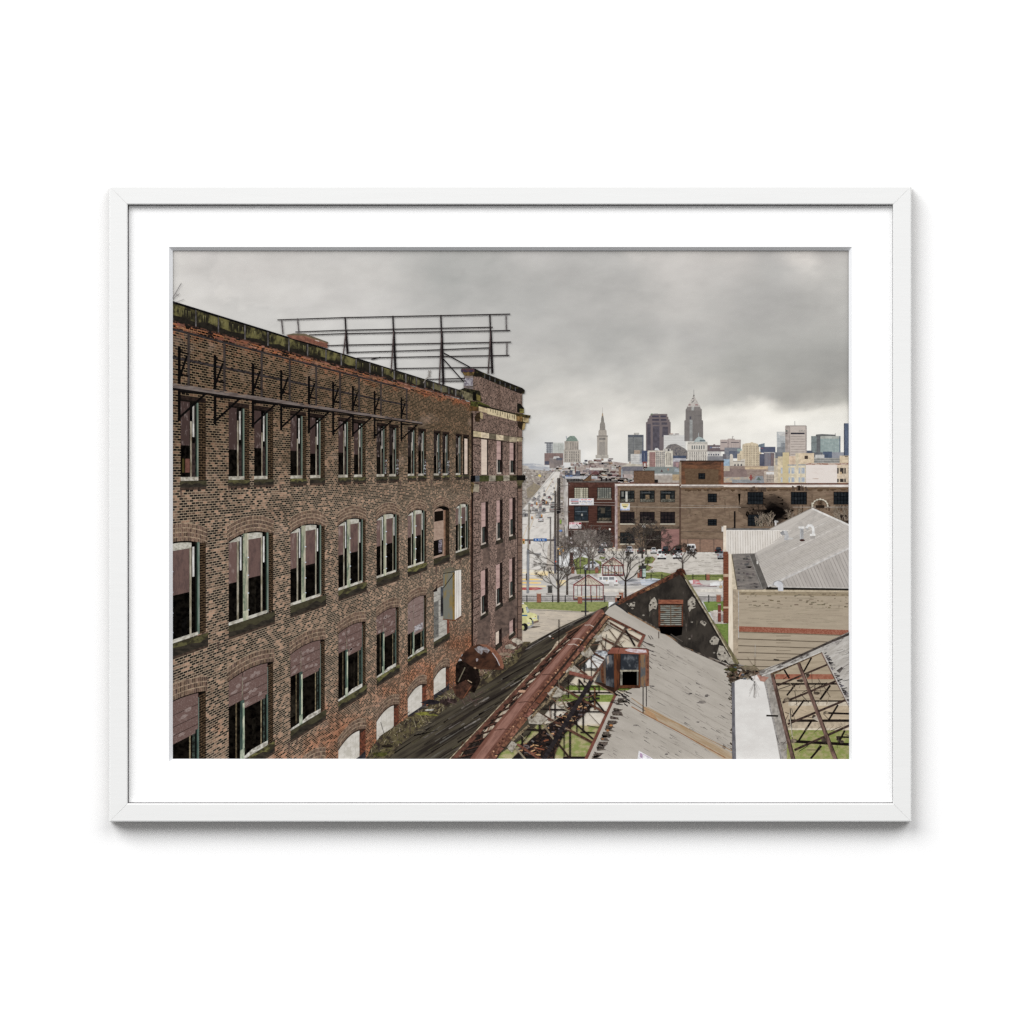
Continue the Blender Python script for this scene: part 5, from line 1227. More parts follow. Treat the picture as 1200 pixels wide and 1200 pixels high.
def w1(b):
    p = Part('blocked_window', FA.o); u0 = UL(b); u1 = u0 + WW; U_ = lambda f: u0 + WW * f
    n = 12
    arch(p, u0, u1, .739, .016, 3, .030, b)
    p.poly(opening(u0, u1, .739, .016, .83), (70, 48, 38), (50, 38, 32))
    p.poly([F(U_(f * .76), arch_t(.739, .016, f * .76) + .004) for f in [i / n for i in range(n + 1)]] + [F(U_(.76), .803), F(u0, .797)], (206, 200, 190), (180, 174, 162), tex=(.12, .15, .4), grain=.05)
    for i in range(4): quad(p, u0, U_(.76), .745 + i * .014, .7456 + i * .014, (186, 180, 168), k=p.k)
    for f in (.2, .42, .6): quad(p, U_(f), U_(f + .012), .735, .797, (188, 182, 170), k=p.k + 1)
    p.k += 2
    quad(p, U_(.76), u1, .741, .83, (128, 66, 44), (74, 46, 36), tex=(.4, .4, 0)); p.poly([F(u0, .797), F(U_(.76), .803), F(U_(1), .80), F(u1, .83), F(u0, .84)], (66, 62, 66), (44, 42, 44), tex=(.2, .2, .5))
    p.build(); return p

ws = []
for b in range(-1, 7):
    if b >= 0: ws.append(w4(b, 0, .0000577, .0000765))
    ws.append(w4(b, .0000967, .000151, .0001748))
    ws.append(w3(b))
    if b <= 5: ws.append(w2(b))
    if 1 <= b <= 5: ws.append(w1(b))
lift(*ws)
# windows of the end bay
ws = []
def wend(x0, x1, y0, y1, ybd, xr, blk=False):
    p = Part('window', FA.o)
    sk = lambda x, y: (x, y + (x - x0) * -(y - 550) / 260.)
    p.poly([sk(x0, y0), sk(xr, y0), sk(xr, y1), sk(x0, y1)], (30, 24, 22), (54, 40, 36), tex=(.4, .2, 0))
    p.poly([sk(x0, y0 + .6), sk(x1, y0 + .6), sk(x1, ybd), sk(x0, ybd)], (208, 188, 170) if blk else (182, 150, 142), (192, 172, 156) if blk else (160, 130, 124), tex=(.1, .3, 0))
    if not blk:
        p.poly([sk(x0, ybd), sk(x0 + 1.1, ybd), sk(x0 + 1.1, y1), sk(x0, y1)], (196, 180, 168)); p.poly([sk(x0 + 2.4, ybd + 1), sk(x0 + 3.4, ybd + 1), sk(x0 + 3.4, y1 - 2), sk(x0 + 2.4, y1 - 2)], (74, 84, 80))
        p.poly([sk(x0, y1 - 2), sk(x1 + .6, y1 - 2), sk(x1 + .6, y1), sk(x0, y1)], (190, 176, 162)); p.poly([sk(x0, ybd - 8), sk(x1, ybd - 8), sk(x1, ybd - 7.4), sk(x0, ybd - 7.4)], (140, 112, 106))
    if y0 > 560: p.poly([sk(x0 - .8, y1), sk(xr + .6, y1), sk(xr + .6, y1 + 4.6), sk(x0 - .8, y1 + 4.6)], (62, 56, 46), (44, 40, 38))
    p.build(); ws.append(p)
wend(564, 570.6, 514, 557, 556.4, 572, True); wend(582, 586.8, 515.8, 555.6, 538.6, 589); wend(597.2, 601.6, 518, 556, 539.4, 604)
wend(564, 568.8, 588.6, 639, 618, 572); wend(581.8, 585.6, 586, 633.6, 612.8, 589); wend(597, 600.4, 583.6, 629, 609, 604)
wend(563.6, 568.4, 669, 722, 699.6, 571.8); wend(581.2, 585.6, 661.8, 711, 690.8, 588.8); wend(596.8, 600, 655, 701, 682.6, 603.4)
wend(581, 584.6, 741, 758, 756, 588, True); wend(597, 601, 728, 745, 744.4, 603.6)
lift(*ws)
def d(p):
    S, Sd = (196, 178, 140), (120, 104, 76)
    # crowning parapet coping
    p.poly([(540, 434), (541, 431.6), (556, 431.6), (566, 436.4), (612, 454.6), (615, 457), (614.6, 461), (610, 461.4), (563, 441.6), (544, 440)], (34, 31, 28), (66, 62, 36), tex=(.2, .3, 0), th=(.5, .7))
    for x in range(568, 610, 6): p.line((x, 438.6 + (x - 568) * .42), (x, 443 + (x - 568) * .42), 1, (84, 84, 86), k=1)
    p.k = 2
    p.rect(540.4, 432, 556, 436, (58, 52, 74), (96, 62, 60), tex=(.5, .5, 0), th=(.45, .55)); p.poly([(542, 436), (556, 436), (554, 440.6), (545, 440.6)], (120, 96, 54), (60, 50, 36), tex=(.4, .4, 0)); p.poly([(544, 440.4), (554.6, 440.4), (554.6, 456), (543.4, 455)], (128, 114, 110), (86, 78, 76)); p.rect(544, 443, 554, 452, (160, 156, 160), (110, 102, 112), tex=(.4, .4, 0), th=(.45, .6)); p.poly([(536, 458), (544, 454.4), (562, 458), (565, 470), (558, 470), (548, 464)], (32, 29, 27), (62, 60, 38), tex=(.3, .3, 0))
    p.poly([(538, 456), (554, 462), (554, 470), (545, 468)], (128, 118, 88), (70, 64, 50), tex=(.4, .2, 0)); p.poly([(554, 459), (558, 460), (558, 470), (554, 469)], (26, 24, 22)); p.poly([(558, 462), (563, 464), (563, 470), (559, 469)], (118, 104, 56))
single('parapet_coping', 'dark coping of the end bay parapet', d, FA.o)
def d(p):
    S, Sd = (196, 178, 140), (120, 104, 76)
    # cornice
    p.poly([(551, 470), (562, 470.6), (574, 476), (574, 478), (551, 476)], (44, 42, 26), (86, 88, 40), tex=(.3, .3, 0)); p.poly([(551, 475.6), (561, 477), (561, 482), (550, 481.4)], (108, 74, 36), (62, 46, 30)); p.poly([(561, 476), (572, 479.4), (571, 484), (561, 481.6)], (206, 184, 144), (170, 150, 116)); p.poly([(571, 477.6), (605, 486.4), (605, 493.6), (571, 485)], S, Sd, tex=(.3, .06, 0), th=(.5, .7))
    for i in range(11): x = 575 + i * 2.8; p.line((x, 479.4 + (x - 575) * .25), (x, 480 + (x - 575) * .25 + U(2, 5)), .7, (66, 58, 40), k=p.k)
    p.k += 1
    p.poly([(560, 473.4), (612, 486.4), (612, 488), (560, 475.6)], (44, 40, 32)); p.poly([(604, 484), (622, 486.8), (621, 489.6), (617, 490.6), (616.6, 495.4), (613, 495), (606, 493)], (44, 38, 28), (84, 74, 40), tex=(.4, .4, 0)); p.poly([(605, 487.6), (612, 488), (612, 494), (605, 493)], (150, 112, 58), (96, 70, 40)); p.poly([(612.6, 489), (619.6, 490), (619.4, 495.6), (616, 495), (613, 494)], (186, 166, 122), (120, 104, 74)); p.poly([(606, 494), (615.6, 495), (614, 503), (611, 504), (607, 500)], (58, 44, 32), (36, 29, 24)); p.poly([(613, 496), (616, 496), (614.6, 503), (611.6, 504)], (164, 140, 92)); p.poly([(606, 472.6), (609.6, 473), (614, 478), (614, 484), (606, 483)], (34, 32, 28)); p.poly([(609, 479), (614, 479.4), (614, 484.4), (609, 483.6)], (128, 118, 58), (80, 74, 40))
    p.poly([(556, 489), (559, 483.6), (563, 483), (566, 484.6), (565.4, 491), (562, 491), (562, 494.6), (557, 494)], (72, 54, 34), (40, 32, 26), tex=(.5, .5, 0)); p.poly([(562.6, 483), (566, 484), (565.6, 491), (562.8, 490)], (172, 152, 112))
single('stone_cornice', 'stained stone cornice and brackets of the end bay', d, FA.o)
def d(p):
    # string course of pale and dark stones
    blocks = [(554.6, 563.8, (190, 172, 134)), (563.8, 573, (212, 192, 160)), (573, 581.4, (110, 100, 82)), (581.4, 590, (206, 186, 154)), (590, 597, (118, 106, 86)), (597, 605.6, (172, 156, 128))]
    for x0, x1, c in blocks:
        y = lambda x: 505 + (x - 555) * .15
        p.poly([(x0, y(x0)), (x1, y(x1)), (x1, y(x1) + 6.4 - (x1 - 555) * .02), (x0, y(x0) + 6.6)], c, mulc(c, .82), tex=(.3, .3, 0), k=p.k)
    p.k += 1
    p.line((554.6, 512.2), (605.4, 519.6), .7, (60, 48, 42)); p.line((554.6, 504.6), (605.4, 512.4), .6, (70, 58, 50)); p.poly([(606, 512), (612.6, 512.6), (612, 518), (606, 517)], (190, 172, 136), (110, 96, 74)); p.line((606, 512), (613, 512.8), .9, (60, 52, 42))
single('string_course', 'string course of pale and dark stones', d, FA.o)
def d(p):
    # sill course below the top windows
    sb = [(551.6, 557, (24, 23, 24)), (557, 562, (84, 88, 94)), (562, 573, (74, 76, 44)), (573, 581, (160, 150, 132)), (581, 590, (80, 80, 48)), (590, 597, (172, 160, 140)), (597, 605.4, (74, 70, 48)), (605.4, 615.6, (32, 29, 27))]
    for x0, x1, c in sb: p.poly([(x0, 557.4 - (x0 - 552) * .01), (x1, 557.4 - (x1 - 552) * .01), (x1, 564.6 - (x1 - 552) * .03), (x0, 564.8 - (x0 - 552) * .03)], c, mulc(c, .7), tex=(.3, .3, 0), k=p.k)
    p.k += 1
    p.poly([(605.4, 563), (614.6, 563), (611.8, 566), (610.6, 572.6), (607, 572.6)], (96, 88, 60), (50, 44, 36)); p.poly([(553, 566.4), (561.6, 568), (561.4, 577), (554, 576)], (160, 148, 126), (130, 120, 104)); p.poly([(552, 564.6), (556, 566), (554, 578), (551.6, 576)], (120, 100, 66), (60, 50, 40))
single('sill_course', 'dark mossy sill course below the top windows of the end bay', d, FA.o)
def d(p):
    p.poly([(519.4, 672), (521, 666), (528, 664), (540, 668.4), (533, 671)], (112, 102, 84), (86, 78, 66)); p.poly([(519.4, 670.6), (533, 669), (533, 726.4), (519.4, 725)], (112, 112, 102), (132, 112, 66), tex=(.14, .04, 0), th=(.45, .62)); p.poly([(533, 669), (540.4, 667.6), (540.4, 721.4), (533, 726.4)], (222, 216, 206), (196, 190, 182), tex=(.3, .04, 0)); p.rect(530.4, 671, 533, 726, (138, 108, 52), (110, 92, 50)); p.line((535, 669), (535, 725), .5, (176, 170, 164)); p.line((537.6, 668), (537.6, 723), .5, (186, 180, 174)); p.line((519.6, 689), (533, 671), .9, (42, 38, 36)); p.line((519.4, 672), (533, 670), 1, (52, 46, 40)); p.poly([(519, 725), (533, 726.4), (540.6, 721.6), (540.6, 722.6), (533, 727.6), (519, 726)], (124, 66, 36))
    p.poly([(507.6, 692), (511, 688.6), (511.4, 686), (512.4, 686), (512.4, 692.6), (508, 694)], (46, 36, 34)); p.poly([(516.4, 688), (519.4, 688), (519.4, 722), (516.4, 722)], (92, 96, 104), (40, 38, 40), tex=(.1, .05, 0))
single('metal_chute', 'grey sheet metal chute hung on the wall', d, FA.o)
def d(p):   # fire escape style brackets and planks of a former sign walk
    K = (22, 20, 20); G = (70, 62, 59); G2 = (116, 108, 104)
    for t0, xe, w in ((-.2575, 478, 1.2), (-.206, 478, 1.1)):
        p.poly([Fx(190, t0 - .0022), Fx(xe, t0 - .003), Fx(xe, t0 + .0014), Fx(190, t0 + .0022)], (66, 60, 60), (40, 36, 36), tex=(.2, .3, 0))
    cols = [221, 263, 306.6, 339.5, 370.6, 398.5, 420.8, 446.4, 476.6]
    dk = [210, 252, 296.4, 329.5, 362, 390.4, 413.4, 439, 470.4]
    for x, xd in zip(cols, dk):
        s = (840 - x) / 600.
        p.poly([Fx(x - 1.4 * s, -.2575), Fx(x + 1.4 * s, -.2575), Fx(x + 1.4 * s, -.158), Fx(x - 1.4 * s, -.158)], G, (56, 48, 46), tex=(.3, .08, 0), k=3)
        p.poly([Fx(xd - 1.6 * s, -.228), Fx(xd + 1.6 * s, -.228), Fx(xd + 1.6 * s, -.090), Fx(xd - 1.6 * s, -.090)], K, k=4)
        for t in (-.220, -.178): p.line(Fx(xd, t), Fx(x, t + .002), 1.9 * s, K, k=5)
        p.line(Fx(xd, -.168), Fx(x - 2, -.214), 2.4 * s, K, k=6)
        e = 31 * s
        p.line(Fx(xd, -.145), Fx(xd + e, -.1475), 2.2 * s, K, k=7); p.line(Fx(xd, -.096), Fx(xd + e, -.150), 2.4 * s, K, k=8)
    p.k = 9
    p.poly([Fx(190, -.1585), Fx(495, -.160), Fx(495, -.154), Fx(190, -.1495)], (122, 110, 104), (92, 80, 76), tex=(.06, .3, 0), th=(.4, .65)); p.poly([Fx(190, -.1500), Fx(495, -.1545), Fx(495, -.1515), Fx(190, -.146)], (30, 26, 26))
    for i in range(14): x = U(200, 480); p.line(Fx(x, -.157), Fx(x + U(4, 12), -.157), .6, (150, 118, 90), k=12)
single('sign_walkway', 'rusty brackets and plank walkway of a former sign', d, FA.o)

# rooftop billboard frame
BF = Part('billboard_frame', None, 'empty rusty billboard frame on the factory roof')
def d(p):
    K = (34, 29, 31); Rr = (50, 42, 43)
    rails = [((325, 374.8), (400, 372.2), (598, 368)), ((346, 389), (400, 387), (577.6, 383.4)), ((362, 392.4), (400, 391), (598, 387.2)), ((383, 405), (400, 404.4), (599, 400.8)), ((407, 413), (500, 410.4), (577, 407.4)), ((418, 419.6), (500, 418), (597, 416.4)), ((464, 431.8), (520, 431), (577, 430.4)), ((500, 444.6), (540, 443.4), (545, 443.2)), ((516, 446.8), (545, 446.4), (546, 446.4))]
    for a, b, c in rails:
        p.line(a, b, 1.15, K, Rr, tex=(.1, .3, 0), k=0); p.line(b, c, 1.25, K, Rr, tex=(.1, .3, 0), k=1)
    for x, yt, yb in ((405, 371.4, 415), (461, 370, 434), (517.2, 369, 451), (574.6, 368, 438)):
        p.line((x - .6, yt), (x + 2, yb), 1.7, K, Rr, w2=1.9, k=2); p.line((x + .4, 388), (x - 2.6, yb), 1.5, (96, 80, 78), (64, 54, 54), k=3); p.line((x + 1, 388), (x + 3, yb - 1), 1.3, K, k=4)
    for a, b in (((330, 375), (331.6, 391.6)), ((348.6, 373), (350.4, 390.6)), ((593, 369), (593.4, 387)), ((594, 401.4), (594, 416))): p.line(a, b, 1.4, (110, 104, 104), (70, 62, 62), k=5)
    for a, b in (((519, 413), (551, 430.4)), ((519, 420), (543, 447)), ((435, 421), (446, 418.6))): p.line(a, b, 1.3, K, k=6)
    p.path([(502, 434), (504, 440.6), (499, 444), (496, 449)], .9, (140, 132, 124)); p.line((504.4, 434), (502, 441), 1.5, (150, 144, 138))
    for x, y in ((211, 331), (207, 345)): pass
    p.k = 20
d(BF); BF.build(); lift(BF)
def d(p):
    for a, b, w in (((202, 350), (212.6, 331.6), .7), ((205, 344), (209.4, 346), .4), ((203, 350), (210.6, 344), .5), ((204, 355), (215.6, 350.6), .4)): p.line(a, b, w, (120, 114, 116))
single('bare_twig', 'thin bare twigs above the parapet at the left edge', d)

# ---- foreground saw-tooth roofs
def d(p):
    p.poly([(712, 710), (704, 713.4), (660, 733), (621, 754), (596, 772), (560, 800), (520, 826), (480, 856), (440, 900), (560, 900), (620, 860), (700, 760)], (80, 73, 60), (50, 44, 40), tex=(.012, .16, .54), th=(.40, .62), grain=.18)
    base = math.atan2(-95, 160)
    for i in range(150):
        f = R(); g = R()
        x0, y0 = 452 + f * 230, 884 - f * 150 + g * (60 - f * 30)
        L = U(8, 46) * (1.1 - f * .6)
        c = random.choice([(94, 88, 64), (100, 93, 85), (40, 35, 31), (46, 40, 36), (84, 77, 60), (60, 52, 46), (34, 30, 28), (106, 99, 92), (70, 62, 54)])
        a = base + (f - .5) * .10
        p.line((x0, y0), (x0 + L * math.cos(a), y0 + L * math.sin(a)), U(.5, 1.9), jit(c, 8), mulc(c, .7), w2=.3, tex=(.2, .5, .54), k=1 + i % 8)
    p.k = 9
    for x, y, L, w in ((556, 827, 20, 1.8), (544, 853, 22, 1.6), (612, 795, 18, 1.0), (540, 850, 5, 1.2), (598, 804, 14, 1.0)):
        p.line((x, y), (x + L * .86, y - L * .5), w, (132, 126, 119), (96, 89, 83), k=9)
    p.line((485, 862), (513, 856), 1.6, (24, 20, 18), w2=.6)
    p.poly([(596, 771), (640, 744), (690, 721), (704, 713), (712, 709.6), (706, 716), (690, 724), (640, 748), (600, 774)], (44, 40, 38), (92, 86, 80), tex=(.1, .4, .5), th=(.5, .65)); p.path([(600, 770.6), (660, 735.4), (704, 713.4)], .8, (120, 112, 104))
    p.blob(644.6, 745.6, 1.4, 1, (206, 200, 192)); p.blob(594.6, 779.4, 2, .9, (176, 84, 52)); p.blob(648, 748, 1.6, .6, (150, 92, 70))
single('asphalt_roof_slope', 'dark weathered asphalt roof slope with olive streaks', d)
def d(p):
    p.poly([(424, 900), (434, 878), (446, 862), (470, 846), (496, 830), (522, 810), (545, 803), (575, 786), (600, 768), (614, 752), (622, 752), (606, 776), (570, 802), (540, 818), (520, 832), (500, 846), (470, 872), (448, 900)], (98, 88, 62), (56, 48, 42), tex=(.18, .2, .5), th=(.4, .6), grain=.2)
    for i in range(520):
        f = R() ** .9
        x, y = 432 + f * 176, 890 - f * 128 + U(-13, 10) * (1.1 - f * .55)
        c = random.choice([(156, 142, 106), (122, 112, 70), (64, 54, 48), (104, 98, 56), (48, 42, 40), (142, 126, 106), (92, 82, 76), (172, 158, 128), (88, 70, 64)])
        a = U(0, 3.14); L = U(2, 8)
        p.line((x, y), (x + L * math.cos(a), y - L * math.sin(a)), U(.35, .9), jit(c, 10), w2=.2, k=1 + i % 14)
    p.k = 15
    for x, y, rx, ry, c in ((495, 836, 8, 1.8, (136, 134, 56)), (503, 832, 5, 1, (196, 196, 190)), (508, 838, 6, 1.4, (128, 126, 60)), (446, 884, 8, 3, (84, 84, 40)), (454, 874, 6, 2, (54, 46, 38)), (524, 822, 10, 4, (64, 50, 48)), (505, 823, 9, 3, (50, 46, 50)), (598, 758, 6, 3, (176, 164, 146)), (606, 751, 6, 3.4, (190, 178, 160)), (590, 766, 6, 2, (150, 128, 108)), (575, 782, 5, 2, (120, 108, 78))):
        p.blob(x, y, rx, ry, c, mulc(c, .7), rough=.4)
    for i in range(60):
        x, y = U(520, 560), U(806, 828); a = U(.2, 2.8); L = U(4, 12); p.line((x, y), (x + L * math.cos(a), y - L * math.sin(a)), .45, jit((104, 84, 78), 16), k=27 + i % 5)
    p.k = 33
    for pts in ([(452, 866), (462, 850), (474, 838), (480, 834)], [(440, 889), (446, 870), (456, 856)], [(446, 846), (452, 866)]): p.path(pts, .5, (54, 48, 48))
single('weedy_debris', 'dry weeds, moss and rubble along the foot of the factory wall', d)

def d(p):
    p.poly([(534, 800), (534, 780), (538, 773), (560, 781), (563, 798), (556, 812), (536, 806)], (24, 19, 17), (44, 34, 30), tex=(.3, .3, 0)); p.line((537, 799), (545, 782), 1.2, (120, 112, 92)); p.poly([(537, 775), (542, 766), (541, 774)], (206, 202, 200), (150, 144, 140))
    p.poly([(538.6, 771.6), (545, 763.4), (553, 757.4), (561, 755), (570, 756), (579, 761.6), (586, 769), (590.4, 780), (589.6, 784.4), (585, 785.2), (557, 783.6), (548, 778)], (88, 54, 38), (52, 35, 29), tex=(.09, .14, .3), th=(.36, .68), grain=.16); p.poly([(562, 755), (570, 755.4), (580, 761), (587, 769), (590.6, 780), (589.6, 784), (586, 782), (582, 771), (574, 762)], (150, 94, 68), (124, 74, 54), tex=(.3, .3, 0)); p.poly([(556, 760), (561, 757), (570, 758.6), (574, 762), (571, 766), (567, 763), (564, 767), (560, 764.6)], (150, 148, 152), (104, 88, 82), tex=(.3, .3, 0)); p.path([(577, 765), (582, 772), (585.6, 780)], .9, (190, 182, 182)); p.blob(559, 773, 1.4, 2, (150, 140, 142)); p.blob(556.6, 783, 1.6, 1.2, (176, 140, 110))
    p.poly([(530, 806), (538, 801), (546, 796.6), (556, 798), (553, 805), (548, 814), (541, 820), (534, 815)], (92, 58, 44), (50, 36, 31), tex=(.2, .2, .4)); p.poly([(546, 796.4), (557, 797), (557, 803), (551, 802)], (28, 22, 20)); p.line((548, 797), (553, 800), .9, (186, 160, 130)); p.line((543, 818), (552, 804), 1, (136, 78, 50)); p.poly([(548, 784), (556, 783), (557, 800), (550, 798)], (34, 27, 24))
single('rusty_hood', 'half round rusty sheet metal hood over a dark doorway', d, FA.o)
def d(p):
    # openings of the roof light left of the big ridge pipe
    p.poly([(668, 740), (684, 731), (676, 744), (640, 792), (602, 840), (560, 889), (552, 900), (516, 900), (560, 860), (606, 806)], (52, 44, 40), (36, 31, 29))
    for q in ([(652, 752), (664, 745), (668, 750), (652, 766), (645, 764)], [(634, 772), (646, 768), (646, 775), (632, 782)], [(619, 792), (632, 786), (634, 792), (620, 806), (614, 800)], [(600, 812), (612, 806), (612, 814), (602, 822), (596, 820)], [(586, 836), (594, 826), (600, 832), (588, 846), (578, 846)], [(566, 856), (578, 848), (580, 852), (566, 866)]):
        p.poly(q, jit((196, 180, 156), 10), (140, 122, 104), tex=(.3, .3, 0), k=1)
    p.k = 2
    for i in range(80):
        f = R(); x = 530 + f * 140 + U(-4, 14); y = 889 - f * 146 + U(-2, 8)
        p.line((x, y), (x + U(3, 10), y - U(2, 10)), U(.6, 1.4), jit(random.choice([(128, 70, 50), (86, 56, 44), (40, 34, 32), (176, 160, 130), (60, 52, 46)]), 8), k=2 + i % 8)
    p.k = 10
    p.line((670, 740), (522, 900), 4.6, (120, 72, 56), (84, 54, 44), tex=(.2, .2, .8)); p.line((667, 740.4), (518, 899), 1.0, (186, 170, 140), (120, 100, 80)); p.line((669, 744), (528, 900), 1.0, (46, 36, 32)); p.line((693, 725), (546, 900), 4.2, (34, 30, 30), (56, 48, 46), tex=(.2, .2, .8)); p.poly([(664, 742), (684, 731.6), (690, 727), (688, 731), (672, 744)], (74, 50, 40), (48, 38, 34))
    p.line((663, 742), (700, 722), 1.2, (140, 96, 70))
d0 = d
def d(p):
    d0(p)
    for i in range(17):
        f = .04 + i / 18.
        a = (670 - 148 * f, 740 + 160 * f); f2 = f - .035; b = (693 - 147 * f2, 725 + 175 * f2)
        p.line(a, b, 1.5, (104, 66, 52), (58, 42, 36), tex=(.4, .4, 0), k=p.k); p.line((a[0], a[1] + 1.2), (b[0], b[1] + 1.2), .8, (30, 26, 25), k=p.k + 1)
    p.k += 2
RL = single('roof_light_frame', 'rusty glazing bars of the roof light left of the ridge pipe', d)
def d(p):
    # steel truss and posts below the open roof
    K = (44, 36, 34); B = (112, 72, 56); B2 = (142, 84, 64)
    p.poly([(600, 889), (622, 866), (640, 852), (654, 842), (668, 832), (664, 824), (680, 818), (692, 830), (676, 846), (660, 862), (652, 880), (646, 900), (596, 900)], (38, 33, 33), (96, 66, 50), tex=(.3, .3, .4), th=(.5, .66), grain=.25)
    for i in range(150):
        f = R(); x = 612 + f * 76 + U(-9, 9); y = 886 - f * 66 + U(-8, 8)
        p.line((x, y), (x + U(2, 9), y + U(-3, 3)), U(.5, 2), jit(random.choice([(28, 24, 25), (150, 84, 54), (110, 100, 100), (44, 38, 38), (206, 150, 96), (70, 62, 64), (24, 22, 24)]), 8), k=1 + i % 12)
    p.k = 13
    for x, y0, y1, w in ((650.4, 820, 849, 1.6), (666, 796, 818, 1.4), (683.4, 818, 858, 1.8), (668, 845, 888, 2), (632, 848, 872, 1.8), (649, 872, 890, 2), (690.6, 804, 834, 1.3), (697, 804, 832, 1.6), (661, 852, 886, 1.2), (678.6, 796, 812, 1.4), (702, 804, 812, 1.2), (676, 842, 858, 1.2), (612, 856, 878, 2), (684.6, 764, 800, 1.2), (693, 760, 800, .9), (676, 760, 782, .9), (655, 726, 760, 1.0)): p.rect(x - w / 2, y0, x + w / 2, y1, K if x != 697 else (120, 76, 46), k=13)
    p.k = 14
    for a, b, w in (((636, 831), (668, 832), 1.8), ((668, 811), (717, 811.6), 1.4), ((616, 855), (650, 856), 2), ((684, 834), (712, 834), 1.4), ((680, 858), (697, 858.6), 1.4), ((660, 888), (688, 888), 3), ((678, 804), (703, 804.6), 1.1)): p.line(a, b, w, K)
    # purlin bracing: rusty cross members fall to the right, thin rods cross them
    for a, b, w, c in (((652, 802), (710, 836), 2.6, B), ((628, 834), (694, 870), 2.8, B), ((606, 872), (634, 890), 3, B2), ((668, 778), (688, 791), 2.4, B), ((686, 760), (708, 772), 2.2, B), ((699, 744), (728, 760), 2.2, B), ((712, 728), (750, 751), 2.0, B)):
        p.line(a, b, w, c, mulc(c, .6), tex=(.3, .3, .5))
    for a, b, w, c in (((652, 808), (672, 846), 1.6, (120, 104, 82)), ((672, 846), (695, 866), 2.0, K), ((632, 842), (650, 868), 2, (140, 124, 98)), ((650, 866), (668, 889), 2.2, (64, 46, 38)), ((678, 796), (708, 834), 2.0, K), ((687, 766), (701, 784), 1.5, (104, 84, 70)), ((700, 748), (712, 764), 1.4, (96, 78, 66)), ((711, 734), (730, 759), 1.3, (110, 92, 76)), ((733, 738), (744, 757), 2.2, K), ((604, 876), (616, 890), 2, (150, 136, 112)), ((610, 873), (622, 858), 1.2, K), ((690, 836), (703, 850), .7, (130, 116, 100)), ((688, 850), (704, 853), .7, K)):
        p.line(a, b, w, c)
    for i in range(90):
        f = R(); x = 712 - f * 96 + U(-12, 20); y = 738 + f * 130 + U(-8, 14)
        a = random.choice([1.57, .62, 2.5, -.5, .2]) + U(-.15, .15); L = U(5, 20)
        p.line((x, y), (x + L * math.cos(a), y - L * math.sin(a)), U(.35, .9), random.choice([K, (96, 80, 66), (60, 46, 40), (128, 84, 64), (150, 136, 112)]), k=p.k + i % 4)
    p.k += 4
    # gusset plates
    for q in ([(640, 812), (652, 804), (662, 812), (656, 817), (646, 817)], [(618, 840), (630, 834), (642, 842), (634, 849), (620, 848)], [(660, 783), (670, 777), (680, 786), (676, 790), (664, 789)], [(680, 762), (690, 757), (696, 766), (690, 771), (682, 768)], [(694, 745), (704, 741), (706, 750), (698, 752)], [(600, 868), (606, 872), (600, 882), (594, 876)], [(706, 732), (714, 728), (716, 736), (708, 740)]):
        p.poly(q, (176, 168, 154), (130, 120, 106), tex=(.3, .3, 0), k=p.k)
    p.k += 1
    for a, b in (((600, 868), (620, 850)), ((622, 842), (640, 822)), ((640, 826), (652, 806)), ((656, 800), (668, 786)), ((668, 782), (682, 768)), ((684, 764), (698, 748)), ((700, 744), (712, 730))): p.line(a, b, 3, (150, 130, 100), (70, 58, 48), tex=(.5, .5, 0))
    p.line((667, 788), (694, 795), 4.2, (150, 86, 70), (120, 66, 54))
    p.line((694, 796), (637, 890), 5.0, (56, 50, 52), (40, 36, 38), tex=(.3, .05, 1.0)); p.line((735, 733), (719, 758), 2.6, (104, 84, 72), (76, 62, 54)); p.line((719, 760), (692, 798), 2.6, (120, 76, 58), (84, 54, 44))
    p.line((697, 799), (724, 815), 2.2, (140, 108, 84), (96, 74, 60)); p.line((722, 814), (687, 890), 4.6, (134, 76, 60), (112, 62, 50), tex=(.2, .05, 1)); p.line((724, 815), (689.6, 890), .8, (64, 44, 38)); p.line((711, 722), (756, 744), 3.6, (124, 70, 52), (80, 48, 38), tex=(.3, .3, .4)); p.line((755, 744), (748, 758), 3.2, (140, 78, 62)); p.blob(738, 737.5, 2, 1, (206, 150, 110)); p.line((709, 730), (748, 752), .9, (70, 52, 44))
single('roof_truss', 'rusty open steel roof truss beside the ridge pipe', d)
